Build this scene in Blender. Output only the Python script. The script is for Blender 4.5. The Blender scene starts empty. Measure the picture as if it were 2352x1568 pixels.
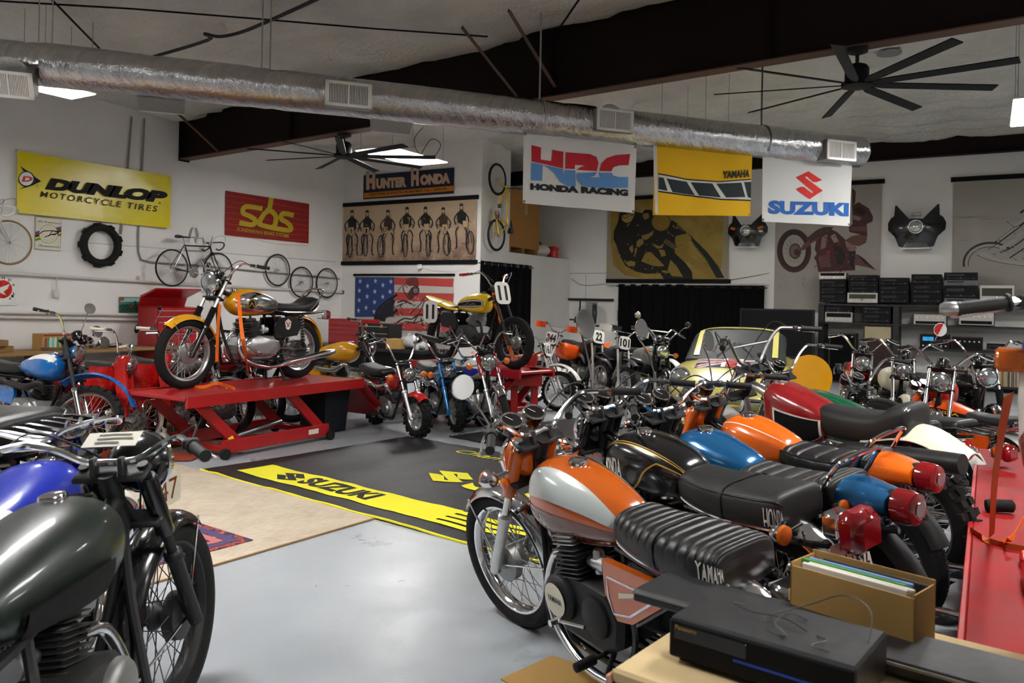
import bpy, bmesh, math, random
from mathutils import Vector, Matrix
from mathutils.geometry import tessellate_polygon
random.seed(11)
SC = bpy.context.scene
COL = SC.collection
PI = math.pi
R = math.radians

# ------------------------------------------------------------------ camera
FPX, YAW, ROLL, CAMH, CX0, HY0 = 1829.0, R(30.9), 0.02, 1.48, 1176.0, 695.0
FW = Vector((-math.sin(YAW), math.cos(YAW), 0)); RT = Vector((math.cos(YAW), math.sin(YAW), 0)); UP = Vector((0, 0, 1))
cam_d = bpy.data.cameras.new('camera'); cam = bpy.data.objects.new('camera', cam_d); COL.objects.link(cam)
_c, _s = math.cos(ROLL), math.sin(ROLL)
_ix = RT*_c + UP*_s; _iy = -RT*_s + UP*_c; _iz = -FW
cam.matrix_world = Matrix(((_ix.x, _iy.x, _iz.x, 0), (_ix.y, _iy.y, _iz.y, 0), (_ix.z, _iy.z, _iz.z, CAMH), (0, 0, 0, 1)))
cam_d.sensor_width = 36; cam_d.lens = FPX/2352*36; cam_d.shift_y = -(784-HY0)/2352; cam_d.clip_start = .05
cam_d.dof.use_dof = True; cam_d.dof.focus_distance = 5.0; cam_d.dof.aperture_fstop = 4.5
SC.camera = cam

# ------------------------------------------------------------------ world, exposure
w = bpy.data.worlds.new('world'); SC.world = w; w.use_nodes = True
w.node_tree.nodes['Background'].inputs[0].default_value = (.8, .85, .9, 1); w.node_tree.nodes['Background'].inputs[1].default_value = .02
SC.view_settings.view_transform = 'Standard'; SC.view_settings.look = 'None'; SC.view_settings.gamma = 1
SC.view_settings.use_curve_mapping = False; SC.view_settings.exposure = 0.0
PANEL_EMIT = 48.0
try:
    SC.cycles.use_denoising = True; SC.cycles.max_bounces = 5; SC.cycles.diffuse_bounces = 3; SC.cycles.glossy_bounces = 2
    SC.cycles.use_adaptive_sampling = True; SC.cycles.adaptive_threshold = .2; SC.cycles.adaptive_min_samples = 6
    SC.cycles.sample_clamp_indirect = 6.0; SC.cycles.caustics_reflective = False; SC.cycles.caustics_refractive = False
except Exception: pass

# ------------------------------------------------------------------ measuring helpers: a sight line meets a known plane of the room
def ray(px, py):
    u = (px-CX0)/FPX; v = -(py-HY0)/FPX
    return FW + RT*(u*_c - v*_s) + UP*(u*_s + v*_c)
EYE = Vector((0, 0, CAMH))
def at_x(px, py, x): d = ray(px, py); return EYE + d*(x/d.x)
def at_y(px, py, y): d = ray(px, py); return EYE + d*(y/d.y)
def at_z(px, py, z): d = ray(px, py); return EYE + d*((z-CAMH)/d.z)
def at_t(px, py, t): return EYE + ray(px, py)*t
def at_pl(px, py, p, n): d = ray(px, py); return EYE + d*((p-EYE).dot(n)/d.dot(n))

# ------------------------------------------------------------------ materials
MATS = {}
def lin(c):
    if isinstance(c, str):
        c = c.lstrip('#'); c = [int(c[i:i+2], 16)/255 for i in (0, 2, 4)]
        c = [x/12.92 if x <= .04045 else ((x+.055)/1.055)**2.4 for x in c]
    return (c[0], c[1], c[2], 1)
def mat(name, col, rough=.5, metal=0., coat=0., spec=.5, var=.12, nscale=30., bump=0., bscale=200., emit=0., alpha=1., trans=0., flake=0.):
    if name in MATS: return MATS[name]
    m = bpy.data.materials.new(name); m.use_nodes = True; nt = m.node_tree; N = nt.nodes; L = nt.links
    b = N['Principled BSDF']; c = lin(col)
    tc = N.new('ShaderNodeTexCoord'); no = N.new('ShaderNodeTexNoise'); no.inputs['Scale'].default_value = nscale; no.inputs['Detail'].default_value = 3
    L.new(tc.outputs['Object'], no.inputs['Vector'])
    mx = N.new('ShaderNodeMix'); mx.data_type = 'RGBA'; L.new(no.outputs['Fac'], mx.inputs['Factor'])
    mx.inputs['A'].default_value = tuple(x*(1-var) for x in c[:3])+(1,); mx.inputs['B'].default_value = tuple(min(1, x*(1+var)) for x in c[:3])+(1,)
    L.new(mx.outputs['Result'], b.inputs['Base Color'])
    mr = N.new('ShaderNodeMapRange'); L.new(no.outputs['Fac'], mr.inputs['Value'])
    mr.inputs['To Min'].default_value = max(0.02, rough*.8); mr.inputs['To Max'].default_value = min(1, rough*1.2); L.new(mr.outputs['Result'], b.inputs['Roughness'])
    b.inputs['Metallic'].default_value = metal; b.inputs['Coat Weight'].default_value = coat; b.inputs['Coat Roughness'].default_value = .06
    b.inputs['Specular IOR Level'].default_value = spec
    if bump:
        n2 = N.new('ShaderNodeTexNoise'); n2.inputs['Scale'].default_value = bscale; n2.inputs['Detail'].default_value = 3
        L.new(tc.outputs['Object'], n2.inputs['Vector']); bp = N.new('ShaderNodeBump'); bp.inputs['Strength'].default_value = bump; bp.inputs['Distance'].default_value = .01
        L.new(n2.outputs['Fac'], bp.inputs['Height']); L.new(bp.outputs['Normal'], b.inputs['Normal'])
    if emit: b.inputs['Emission Color'].default_value = c; b.inputs['Emission Strength'].default_value = emit
    if trans: b.inputs['Transmission Weight'].default_value = trans
    if alpha < 1: b.inputs['Alpha'].default_value = alpha
    MATS[name] = m; return m
PAL = dict(
 chrome=dict(col=(.78,.78,.8), rough=.1, metal=1, var=.03), steel=dict(col=(.45,.45,.46), rough=.32, metal=1), alu=dict(col=(.62,.62,.62), rough=.36, metal=1, var=.15),
 dullalu=dict(col=(.33,.33,.32), rough=.5, metal=.85, var=.25), castdark=dict(col=(.06,.06,.06), rough=.5, metal=.6, var=.3),
 rubber=dict(col=(.010,.010,.010), rough=.75, spec=.25, bump=.1), blackp=dict(col=(.006,.006,.007), rough=.2, coat=.5), blackm=dict(col=(.011,.011,.012), rough=.5, spec=.4),
 vinyl=dict(col=(.009,.009,.010), rough=.36, bump=.12, bscale=500), vinyld=dict(col=(.012,.012,.012), rough=.5, bump=.15, bscale=500), grip=dict(col=(.015,.015,.015), rough=.6, spec=.4),
 glass=dict(col=(.50,.53,.53), rough=.14, spec=.8, metal=.85, var=.5, nscale=45), lensred=dict(col='#8a0d16', rough=.12, coat=1, var=.2, nscale=80), lensamb=dict(col='#d8660a', rough=.15, coat=.8, var=.2, nscale=80),
 mirror=dict(col=(.86,.88,.9), rough=.03, metal=1, var=.01), white=dict(col='#e6e4de', rough=.35, coat=.3, var=.03), cream=dict(col='#dcd5bd', rough=.4, coat=.2, var=.04), plate=dict(col='#e9e7e1', rough=.4, var=.03),
 orangeA=dict(col='#c45a0c', rough=.22, coat=1, var=.1, nscale=400), orangeB=dict(col='#f06a08', rough=.25, coat=1, var=.05), brownor=dict(col='#6e2d0c', rough=.25, coat=1, var=.1, nscale=300), pearl=dict(col='#c3cbc9', rough=.22, coat=1, var=.05, nscale=400),
 blueA=dict(col='#0f5f96', rough=.22, coat=1, metal=.35, var=.12, nscale=500), blueB=dict(col='#0a66b4', rough=.28, coat=.8, var=.06), blueC=dict(col='#1b2fa6', rough=.3, coat=.6, var=.06), blueM=dict(col='#0d78b8', rough=.25, coat=.8, metal=.3, var=.1),
 redA=dict(col='#8e1218', rough=.25, coat=.9, var=.1), redB=dict(col='#c81410', rough=.28, coat=.8, var=.05), redL=dict(col='#a80f14', rough=.4, coat=.3, var=.18, nscale=12, bump=.05, bscale=60), redw=dict(col='#8e1115', rough=.6, spec=.2, var=.35, nscale=5),
 yellowA=dict(col='#f0a90a', rough=.25, coat=.9, var=.05), yellowB=dict(col='#f2c80a', rough=.3, coat=.7, var=.05), yellowC=dict(col='#e3d97a', rough=.3, coat=.8, var=.04), greenT=dict(col='#0b5c3a', rough=.25, coat=.9, var=.1), greenD=dict(col='#0c1c15', rough=.38, coat=.35, var=.25, nscale=18),
 gold=dict(col='#b3893a', rough=.35, metal=.3), orangeK=dict(col='#f0560a', rough=.35, coat=.4, var=.05), strap=dict(col='#f0700a', rough=.8, var=.1, bump=.2, bscale=800), greytank=dict(col='#8d8f88', rough=.35, coat=.5),
 black=dict(col=(.004,.004,.005), rough=.7, spec=.2), ink=dict(col=(.008,.008,.008), rough=.8), wood=dict(col='#8a6a3d', rough=.7, var=.25, nscale=6), ply=dict(col='#a9793c', rough=.75, var=.18, nscale=9), card=dict(col='#b08a4e', rough=.85, var=.1, nscale=12),
 paper=dict(col='#dcd8cc', rough=.8, var=.04), gold2=dict(col='#d4a62a', rough=.5), curtain=dict(col=(.004,.004,.005), rough=1., spec=.1, var=.2), pipe=dict(col='#cfcac4', rough=.5, var=.05), spoke=dict(col=(.5,.5,.5), rough=.3, metal=1),
 purple=dict(col='#45257a', rough=.4), teal=dict(col='#1d8a8e', rough=.4), cloth=dict(col='#d9d9d6', rough=.9, var=.03), clothy=dict(col='#f2bc14', rough=.9, var=.04), hyel=dict(col='#e6dd25', rough=.8, var=.06, nscale=8),
)
def M(n):
    if isinstance(n, bpy.types.Material): return n
    if n in MATS: return MATS[n]
    if n in PAL: return mat(n, **PAL[n])
    if n.startswith('#'): return mat('paint_'+n[1:], n, rough=.75, var=.05)
    raise KeyError(n)

# ------------------------------------------------------------------ mesh builder
def catmull(pts, sub=6, closed=False):
    P = [Vector(p) for p in pts]; n = len(P)
    if n < 3: return P
    out = []
    rng = range(n) if closed else range(n-1)
    for i in rng:
        p0 = P[(i-1) % n] if (closed or i > 0) else P[0]; p1 = P[i]; p2 = P[(i+1) % n]; p3 = P[(i+2) % n] if (closed or i+2 < n) else P[-1]
        for k in range(sub):
            t = k/sub; t2 = t*t; t3 = t2*t
            out.append(.5*((2*p1)+(-p0+p2)*t+(2*p0-5*p1+4*p2-p3)*t2+(-p0+3*p1-3*p2+p3)*t3))
    if not closed: out.append(P[-1])
    return out
def lerp(a, b, t): return a+(b-a)*t
class B:
    def __init__(s): s.v = []; s.f = []; s.m = []; s.T = None; s.mi = 0
    def add(s, vs, fs, mi=None):
        o = len(s.v)
        if s.T is not None: vs = [s.T @ Vector(v) for v in vs]
        s.v += [tuple(v) for v in vs]; s.f += [tuple(i+o for i in f) for f in fs]; s.m += [s.mi if mi is None else mi]*len(fs); return s
    def box(s, x0, x1, y0, y1, z0, z1, mi=None):
        vs = [(x0,y0,z0),(x1,y0,z0),(x1,y1,z0),(x0,y1,z0),(x0,y0,z1),(x1,y0,z1),(x1,y1,z1),(x0,y1,z1)]
        return s.add(vs, [(3,2,1,0),(4,5,6,7),(0,1,5,4),(1,2,6,5),(2,3,7,6),(3,0,4,7)], mi)
    def cbox(s, x0, x1, y0, y1, z0, z1, c=.01, mi=None, mtx=None):
        c = min(c, (x1-x0)*.45, (y1-y0)*.45, (z1-z0)*.45)
        vs = []; idx = {}
        X = (x0, x1); Y = (y0, y1); Z = (z0, z1)
        for i in (0,1):
            for j in (0,1):
                for k in (0,1):
                    sx, sy, sz = (c,-c)[i], (c,-c)[j], (c,-c)[k]
                    for a in range(3):
                        idx[i,j,k,a] = len(vs); p = [X[i]+sx, Y[j]+sy, Z[k]+sz]; p[a] = (X[i],Y[j],Z[k])[a]; vs.append(p)
        F = []
        def q(*ks): F.append(tuple(idx[k] for k in ks))
        for i in (0,1):
            o = [(0,0),(1,0),(1,1),(0,1)]; o = o if i else o[::-1]
            q(*[(i,a,b,0) for a,b in o]); q(*[(b,i,a,1) for a,b in o]); q(*[(a,b,i,2) for a,b in o])
        for a in (0,1):
            for b in (0,1):
                F.append((idx[0,a,b,1],idx[1,a,b,1],idx[1,a,b,2],idx[0,a,b,2])); F.append((idx[a,0,b,0],idx[a,1,b,0],idx[a,1,b,2],idx[a,0,b,2])); F.append((idx[a,b,0,0],idx[a,b,1,0],idx[a,b,1,1],idx[a,b,0,1]))
                for k in (0,1): F.append((idx[a,b,k,0],idx[a,b,k,1],idx[a,b,k,2]))
        ctr = Vector(((x0+x1)/2,(y0+y1)/2,(z0+z1)/2)); G = []
        for f in F:
            p = [Vector(vs[i]) for i in f]; nn = (p[1]-p[0]).cross(p[2]-p[0]); mid = sum(p, Vector())/len(p)
            G.append(f if nn.dot(mid-ctr) > 0 else f[::-1])
        if mtx is not None: vs = [mtx @ Vector(v) for v in vs]
        return s.add(vs, G, mi)
    def rings(s, rr, closed_ring=True, cap=True, loop=False, mi=None):
        n = len(rr[0]); vs = [p for r_ in rr for p in r_]; fs = []; k = len(rr)
        for i in range(k if loop else k-1):
            a = i*n; b = ((i+1) % k)*n
            for j in range(n if closed_ring else n-1):
                j2 = (j+1) % n; fs.append((a+j, a+j2, b+j2, b+j))
        if cap and not loop and closed_ring: fs.append(tuple(range(n))[::-1]); fs.append(tuple((k-1)*n+j for j in range(n)))
        return s.add(vs, fs, mi)
    def tube(s, pts, r=.01, n=8, cap=True, closed=False, mi=None, flat=1.):
        P = [Vector(p) for p in pts]; k = len(P)
        P2 = [P[0]]
        rr0 = r if isinstance(r, (list, tuple)) else [r]*k
        R2 = [rr0[0]]
        for p, q in zip(P[1:], rr0[1:]):
            if (p-P2[-1]).length > 1e-5: P2.append(p); R2.append(q)
        P, rr0, k = P2, R2, len(P2)
        if k < 2: return s
        rings = []; nrm = None
        for i in range(k):
            if closed: t = P[(i+1) % k]-P[i-1]
            else: t = P[min(i+1, k-1)]-P[max(i-1, 0)]
            if t.length < 1e-9: t = Vector((0,0,1))
            t.normalize()
            if nrm is None:
                a = Vector((0,0,1)) if abs(t.z) < .9 else Vector((0,1,0)); nrm = (a-t*a.dot(t)).normalized()
            else:
                nrm = nrm-t*nrm.dot(t)
                nrm = nrm.normalized() if nrm.length > 1e-6 else t.orthogonal().normalized()
            bn = t.cross(nrm)
            rings.append([P[i]+(nrm*math.cos(2*PI*j/n)*flat+bn*math.sin(2*PI*j/n))*rr0[i] for j in range(n)])
        return s.rings(rings, True, cap, closed, mi)
    def ctube(s, pts, r=.01, n=8, sub=5, closed=False, mi=None, flat=1.):
        c = catmull(pts, sub, closed)
        if isinstance(r, (list, tuple)):
            k = len(c); m_ = len(r); r = [lerp(r[min(int(i/(k-1)*(m_-1)), m_-2)], r[min(int(i/(k-1)*(m_-1)), m_-2)+1], i/(k-1)*(m_-1)-min(int(i/(k-1)*(m_-1)), m_-2)) for i in range(k)]
        return s.tube(c, r, n, True, closed, mi, flat)
    def lathe(s, prof, o=(0,0,0), ax=(0,0,1), n=20, mi=None, sx=1., sy=1.):
        ax = Vector(ax).normalized(); a = Vector((0,0,1)) if abs(ax.z) < .9 else Vector((1,0,0)); u = (a-ax*a.dot(ax)).normalized(); w_ = ax.cross(u); o = Vector(o)
        rings = [[o+ax*h+(u*math.cos(2*PI*j/n)*sx+w_*math.sin(2*PI*j/n)*sy)*max(r, 1e-4) for j in range(n)] for r, h in prof]
        return s.rings(rings, True, True, False, mi)
    def torus(s, o, ax, Rr, r, n=40, k=10, mi=None, sy=1.):
        ax = Vector(ax).normalized(); a = Vector((0,0,1)) if abs(ax.z) < .9 else Vector((1,0,0)); u = (a-ax*a.dot(ax)).normalized(); w_ = ax.cross(u); o = Vector(o)
        rings = []
        for i in range(n):
            d = u*math.cos(2*PI*i/n)+w_*math.sin(2*PI*i/n)
            rings.append([o+d*(Rr+r*math.cos(2*PI*j/k))+ax*(r*sy*math.sin(2*PI*j/k)) for j in range(k)])
        return s.rings(rings, True, False, True, mi)
    def prism(s, poly, fn, d0, d1, mi=None):
        """poly: 2-D outline; fn(u, v, d) -> 3-D"""
        n = len(poly); a = [fn(p[0], p[1], d0) for p in poly]; b = [fn(p[0], p[1], d1) for p in poly]
        tri = tessellate_polygon([[Vector((p[0], p[1], 0)) for p in poly]])
        fs = [tuple(t) for t in tri]+[tuple(i+n for i in t[::-1]) for t in tri]+[(i, (i+1) % n, n+(i+1) % n, n+i) for i in range(n)]
        return s.add(a+b, fs, mi)
    def sweep(s, prof, path_fn, k, mi=None, closed=True):
        return s.rings([[path_fn(i/(k-1), p) for p in prof] for i in range(k)], closed, closed, False, mi)
    def mesh(s, name, mats, smooth=True, ang=38, recalc=True):
        me = bpy.data.meshes.new(name); me.from_pydata(s.v, [], s.f)
        if recalc:
            bm = bmesh.new(); bm.from_mesh(me); bmesh.ops.recalc_face_normals(bm, faces=bm.faces); bm.to_mesh(me); bm.free()
        if not isinstance(mats, (list, tuple)): mats = [mats]
        for m_ in mats: me.materials.append(M(m_))
        if len(mats) > 1: me.polygons.foreach_set('material_index', [min(i, len(mats)-1) for i in s.m])
        if smooth:
            me.polygons.foreach_set('use_smooth', [True]*len(me.polygons))
            try: me.set_sharp_from_angle(angle=R(ang))
            except Exception: pass
        me.update(); return me
    def obj(s, name, mats, parent=None, mtx=None, smooth=True, ang=38, recalc=True, label=None):
        return link(name, s.mesh(name, mats, smooth, ang, recalc), parent, mtx, label)
def link(name, me, parent=None, mtx=None, label=None):
    o = bpy.data.objects.new(name, me); COL.objects.link(o)
    if parent is not None: o.parent = parent
    if mtx is not None: o.matrix_local = mtx
    if label: o['label'] = label
    return o
def tag(o, label, cat=None, group=None, kind=None):
    o['label'] = label
    if cat: o['category'] = cat
    if group: o['group'] = group
    if kind: o['kind'] = kind
    return o
def thing(name, label, cat, loc=(0,0,0), rz=0., group=None, mtx=None):
    o = bpy.data.objects.new(name, None); COL.objects.link(o); o.empty_display_size = .1
    o.matrix_world = mtx if mtx is not None else Matrix.Translation(Vector(loc)) @ Matrix.Rotation(rz, 4, 'Z')
    return tag(o, label, cat, group)
def struct(name, b, mats, **k):
    o = b.obj(name, mats, smooth=k.get('smooth', False)); o['kind'] = 'structure'; return o
def stuff(o): o['kind'] = 'stuff'; return o

# ------------------------------------------------------------------ flat print (lettering, logos, painted pictures)
_TC = {}
def text2d(s, bold=0., shear=0., space=1.):
    key = (s, bold, shear, space)
    if key in _TC: return _TC[key]
    cu = bpy.data.curves.new('t', 'FONT'); cu.body = s; cu.size = 1; cu.offset = bold; cu.shear = shear; cu.space_character = space; cu.resolution_u = 3; cu.fill_mode = 'FRONT'
    ob = bpy.data.objects.new('t', cu); COL.objects.link(ob)
    dg = bpy.context.evaluated_depsgraph_get(); me = bpy.data.meshes.new_from_object(ob.evaluated_get(dg))
    vs = [(v.co.x, v.co.y) for v in me.vertices]; fs = [tuple(p.vertices) for p in me.polygons]
    bpy.data.objects.remove(ob); bpy.data.curves.remove(cu); bpy.data.meshes.remove(me)
    x0 = min(v[0] for v in vs); x1 = max(v[0] for v in vs); y0 = min(v[1] for v in vs); y1 = max(v[1] for v in vs)
    vs = [((v[0]-x0)/(x1-x0), (v[1]-y0)/(y1-y0)) for v in vs]
    _TC[key] = (vs, fs); return vs, fs
class Print:
    def __init__(s): s.items = []
    def raw(s, vs, fs, m, layer=None): s.items.append((vs, fs, m, layer)); return s
    def text(s, t, x0, y0, x1, y1, m, bold=.02, shear=0., space=1., rise=0., layer=None):
        vs, fs = text2d(t, bold, shear, space)
        return s.raw([(lerp(x0, x1, a), lerp(y0, y1, b)+rise*a) for a, b in vs], fs, m, layer)
    def poly(s, pts, m, layer=None):
        tri = tessellate_polygon([[Vector((p[0], p[1], 0)) for p in pts]]); return s.raw(list(pts), [tuple(t) for t in tri], m, layer)
    def ell(s, cx, cy, rx, ry, m, n=32, rot=0., layer=None):
        pts = [(rx*math.cos(2*PI*i/n), ry*math.sin(2*PI*i/n)) for i in range(n)]; c, d = math.cos(rot), math.sin(rot)
        return s.poly([(cx+x*c-y*d, cy+x*d+y*c) for x, y in pts], m, layer)
    def ring(s, cx, cy, rx, ry, wd, m, n=40, a0=0., a1=2*PI, asp=1., layer=None):
        vs = []; fs = []
        for i in range(n+1):
            a = lerp(a0, a1, i/n); vs += [(cx+(rx)*math.cos(a), cy+(ry)*math.sin(a)), (cx+(rx-wd)*math.cos(a), cy+(ry-wd*asp)*math.sin(a))]
        for i in range(n): fs.append((2*i, 2*i+1, 2*i+3, 2*i+2))
        return s.raw(vs, fs, m, layer)
    def stroke(s, pts, wd, m, asp=1., smooth=True, layer=None):
        P = [Vector((p[0], p[1]*1., 0)) for p in pts]
        if smooth and len(P) > 2: P = catmull(P, 5)
        vs = []; fs = []; k = len(P)
        for i in range(k):
            t = P[min(i+1, k-1)]-P[max(i-1, 0)]; t = Vector((t.x*asp, t.y, 0)); t.normalize() if t.length > 0 else None; n_ = Vector((-t.y/asp, t.x, 0))
            q = wd[i*(len(wd)-1)//(k-1)] if isinstance(wd, (list, tuple)) else wd
            vs += [(P[i]+n_*q*.5)[:2], (P[i]-n_*q*.5)[:2]]
        for i in range(k-1): fs.append((2*i, 2*i+1, 2*i+3, 2*i+2))
        return s.raw(vs, fs, m, layer)
    def obj(s, name, fn, parent=None, sub=0, base=.0015, step=.0006, label=None, mtx=None):
        b = B(); mats = []
        for i, (vs, fs, m, layer) in enumerate(s.items):
            if m not in mats: mats.append(m)
            for _ in range(sub):
                nv = list(vs); nf = []; cache = {}
                def mid(a, c):
                    k = (min(a, c), max(a, c))
                    if k not in cache: cache[k] = len(nv); nv.append(((nv[a][0]+nv[c][0])/2, (nv[a][1]+nv[c][1])/2))
                    return cache[k]
                for f in fs:
                    tris = [(f[0], f[j], f[j+1]) for j in range(1, len(f)-1)]
                    for a, c, d in tris:
                        e, g, h = mid(a, c), mid(c, d), mid(d, a); nf += [(a, e, h), (e, c, g), (h, g, d), (e, g, h)]
                vs, fs = nv, nf
            d = base+step*(i if layer is None else layer)
            b.add([fn(v[0], v[1], d) for v in vs], fs, mats.index(m))
        return b.obj(name, mats, parent, mtx, smooth=False, recalc=False, label=label)
# ================================================================== room shell
XL, YH, XP, YB = -12.7, 13.61, -8.92, 17.68
XR, YF = 6.0, -5.0
def zc(x): return 4.67+.058*(x+12.7)
def nodes_mat(name):
    m = bpy.data.materials.new(name); m.use_nodes = True; MATS[name] = m
    return m, m.node_tree.nodes, m.node_tree.links, m.node_tree.nodes['Principled BSDF']
def ramp(N, stops, interp='LINEAR'):
    r = N.new('ShaderNodeValToRGB'); e = r.color_ramp.elements; r.color_ramp.interpolation = interp
    while len(e) > 1: e.remove(e[-1])
    e[0].position = stops[0][0]; e[0].color = lin(stops[0][1])
    for p, c in stops[1:]: q = e.new(p); q.color = lin(c)
    return r
def noise(N, L, vec, sc, det=4, rough=.55, dist=0.):
    n = N.new('ShaderNodeTexNoise'); n.inputs['Scale'].default_value = sc; n.inputs['Detail'].default_value = det; n.inputs['Roughness'].default_value = rough; n.inputs['Distortion'].default_value = dist
    L.new(vec, n.inputs['Vector']); return n
def mapping(N, L, vec, sc=(1,1,1), rot=(0,0,0)):
    mp = N.new('ShaderNodeMapping'); mp.inputs['Scale'].default_value = sc; mp.inputs['Rotation'].default_value = rot; L.new(vec, mp.inputs['Vector']); return mp.outputs[0]
def bumpn(N, L, b, h, st, dist=.01):
    bp = N.new('ShaderNodeBump'); bp.inputs['Strength'].default_value = st; bp.inputs['Distance'].default_value = dist; L.new(h, bp.inputs['Height']); L.new(bp.outputs[0], b.inputs['Normal'])
# painted concrete floor
m, N, L, b = nodes_mat('floor_paint'); tc = N.new('ShaderNodeTexCoord')
n1 = noise(N, L, tc.outputs['Object'], .55, 4); n2 = noise(N, L, tc.outputs['Object'], 1.1, 8, .68, .3); n3 = noise(N, L, tc.outputs['Object'], 40, 3)
r1 = ramp(N, [(.3, (.32,.345,.37)), (.7, (.42,.445,.47))]); L.new(n1.outputs['Fac'], r1.inputs[0])
r2 = ramp(N, [(.60, (1,1,1)), (.63, (.70,.70,.69))]); L.new(n2.outputs['Fac'], r2.inputs[0])
mx = N.new('ShaderNodeMix'); mx.data_type = 'RGBA'; mx.blend_type = 'MULTIPLY'; mx.inputs['Factor'].default_value = .55; L.new(r1.outputs[0], mx.inputs['A']); L.new(r2.outputs[0], mx.inputs['B']); L.new(mx.outputs['Result'], b.inputs['Base Color'])
rr = ramp(N, [(.35, (.26,.26,.26)), (.7, (.46,.46,.46))]); L.new(n2.outputs['Fac'], rr.inputs[0]); L.new(rr.outputs[0], b.inputs['Roughness'])
bumpn(N, L, b, n3.outputs['Fac'], .12, .006)
# wall paint
m, N, L, b = nodes_mat('wall_paint'); tc = N.new('ShaderNodeTexCoord')
n1 = noise(N, L, tc.outputs['Object'], .8, 5); n2 = noise(N, L, tc.outputs['Object'], 60, 3); n3 = noise(N, L, tc.outputs['Object'], 5, 6, .7)
r1 = ramp(N, [(.3, (.74,.715,.69)), (.7, (.82,.80,.77))]); L.new(n1.outputs['Fac'], r1.inputs[0])
r2 = ramp(N, [(.72, (1,1,1)), (.8, (.7,.68,.64))]); L.new(n3.outputs['Fac'], r2.inputs[0])
mx = N.new('ShaderNodeMix'); mx.data_type = 'RGBA'; mx.blend_type = 'MULTIPLY'; mx.inputs['Factor'].default_value = .4; L.new(r1.outputs[0], mx.inputs['A']); L.new(r2.outputs[0], mx.inputs['B']); L.new(mx.outputs['Result'], b.inputs['Base Color'])
b.inputs['Roughness'].default_value = .55; bumpn(N, L, b, n2.outputs['Fac'], .1, .004)
# insulation blanket facing
m, N, L, b = nodes_mat('insulation'); tc = N.new('ShaderNodeTexCoord')
n1 = noise(N, L, tc.outputs['Object'], 1.2, 5); n2 = noise(N, L, mapping(N, L, tc.outputs['Object'], (3, 14, 3)), 1.0, 6, .65, .8); n3 = noise(N, L, tc.outputs['Object'], 16, 5, .6, .5)
r1 = ramp(N, [(.3, (.60,.57,.52)), (.7, (.78,.74,.68))]); L.new(n1.outputs['Fac'], r1.inputs[0]); L.new(r1.outputs[0], b.inputs['Base Color'])
ad = N.new('ShaderNodeMath'); ad.operation = 'ADD'; L.new(n2.outputs['Fac'], ad.inputs[0]); L.new(n3.outputs['Fac'], ad.inputs[1])
b.inputs['Roughness'].default_value = .45; bumpn(N, L, b, ad.outputs[0], .7, .06)
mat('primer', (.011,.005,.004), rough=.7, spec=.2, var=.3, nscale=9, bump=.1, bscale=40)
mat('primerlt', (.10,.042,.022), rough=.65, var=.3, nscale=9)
mat('darkroom', (.10,.095,.09), rough=.8)

struct('floor', B().box(XL-.1, XR+.1, YF-.1, YB+.1, -.1, 0), 'floor_paint')
struct('wall_left', B().box(XL-.12, XL, YF, YB, 0, 4.9), 'wall_paint')
struct('wall_back_left', B().box(XL, XP-.1, YH, YH+.1, 0, zc(XP)+.1), 'wall_paint')
LZ, LY = 2.575, 14.74      # loft ledge height, edge of the full-height pier
wp = B().box(XP-.1, XP, YH, LY, 0, zc(XP)+.1).box(XP-.1, XP, LY, YB, 0, LZ)
struct('wall_partition', wp, 'wall_paint')
struct('floor_loft', B().box(XL, XP-.1, YH+.1, YB, LZ-.12, LZ), 'ply')
struct('wall_back', B().box(XL, XR, YB, YB+.12, 0, 5.8), 'wall_paint')
mat('dim_wall', (.30,.29,.28), rough=.7)
struct('wall_right', B().box(XR, XR+.12, YF, YB, 0, 5.9), 'dim_wall')
struct('wall_front', B().box(XL, XR, YF-.12, YF, 0, 5.9), 'dim_wall')
# recessed upper part of the back wall panel joint lines, thin battens
for i, (x, z0, z1) in enumerate(((-8.48, 0, 2.2), (-3.98, 0, 4.4))): struct('trim_%d' % (i+1), B().box(x-.004, x+.004, YB-.006, YB, z0, z1), 'dullalu')
struct('trim_3', B().box(XP, -7.95, YB-.006, YB, 2.23, 2.245), 'dullalu')
struct('trim_4', B().box(XL, XL+.006, 7.6, 13.4, 2.32, 2.328), 'dullalu')

# ceiling: sagging insulation blanket between purlins
def ceil_mesh():
    b_ = B(); nx, ny = 170, 330; x0, x1, y0, y1 = XL-.1, XR+.1, YF-.1, YB+.1
    from mathutils import noise as mn
    vs = []
    for j in range(ny+1):
        y = lerp(y0, y1, j/ny)
        for i in range(nx+1):
            x = lerp(x0, x1, i/nx)
            z = zc(x); q = min(1, max(0, (y-9.6)/7.6)); q = q*q*(3-2*q); z = lerp(z, 4.86, q)
            pu = abs(math.sin(PI*(x+.55)/1.55)); se = abs(math.sin(PI*(y-.4)/1.5))
            z += -.085*pu**.8*(0.5+.5*se) + .05 - .05*se**.5
            z += .075*mn.noise(Vector((x*.55, y*.55, 3.1))) + .045*mn.noise(Vector((x*1.9+5, y*1.2, .3))) + .022*mn.noise(Vector((x*6, y*2.4, 7.7)))+.014*mn.noise(Vector((x*4, y*11, 1.7))) + .028*math.sin(2*PI*y/.62+2.6*mn.noise(Vector((x*.7, y*.6, 9))))*(.4+q)
            vs.append((x, y, z))
    fs = [(j*(nx+1)+i, j*(nx+1)+i+1, (j+1)*(nx+1)+i+1, (j+1)*(nx+1)+i) for j in range(ny) for i in range(nx)]
    return b_.add(vs, fs)
o = struct('ceiling', ceil_mesh(), 'insulation', smooth=True)
struct('roof', B().box(XL-.2, XR+.2, YF-.2, YB+.2, 6.0, 6.1), 'darkroom')

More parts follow.
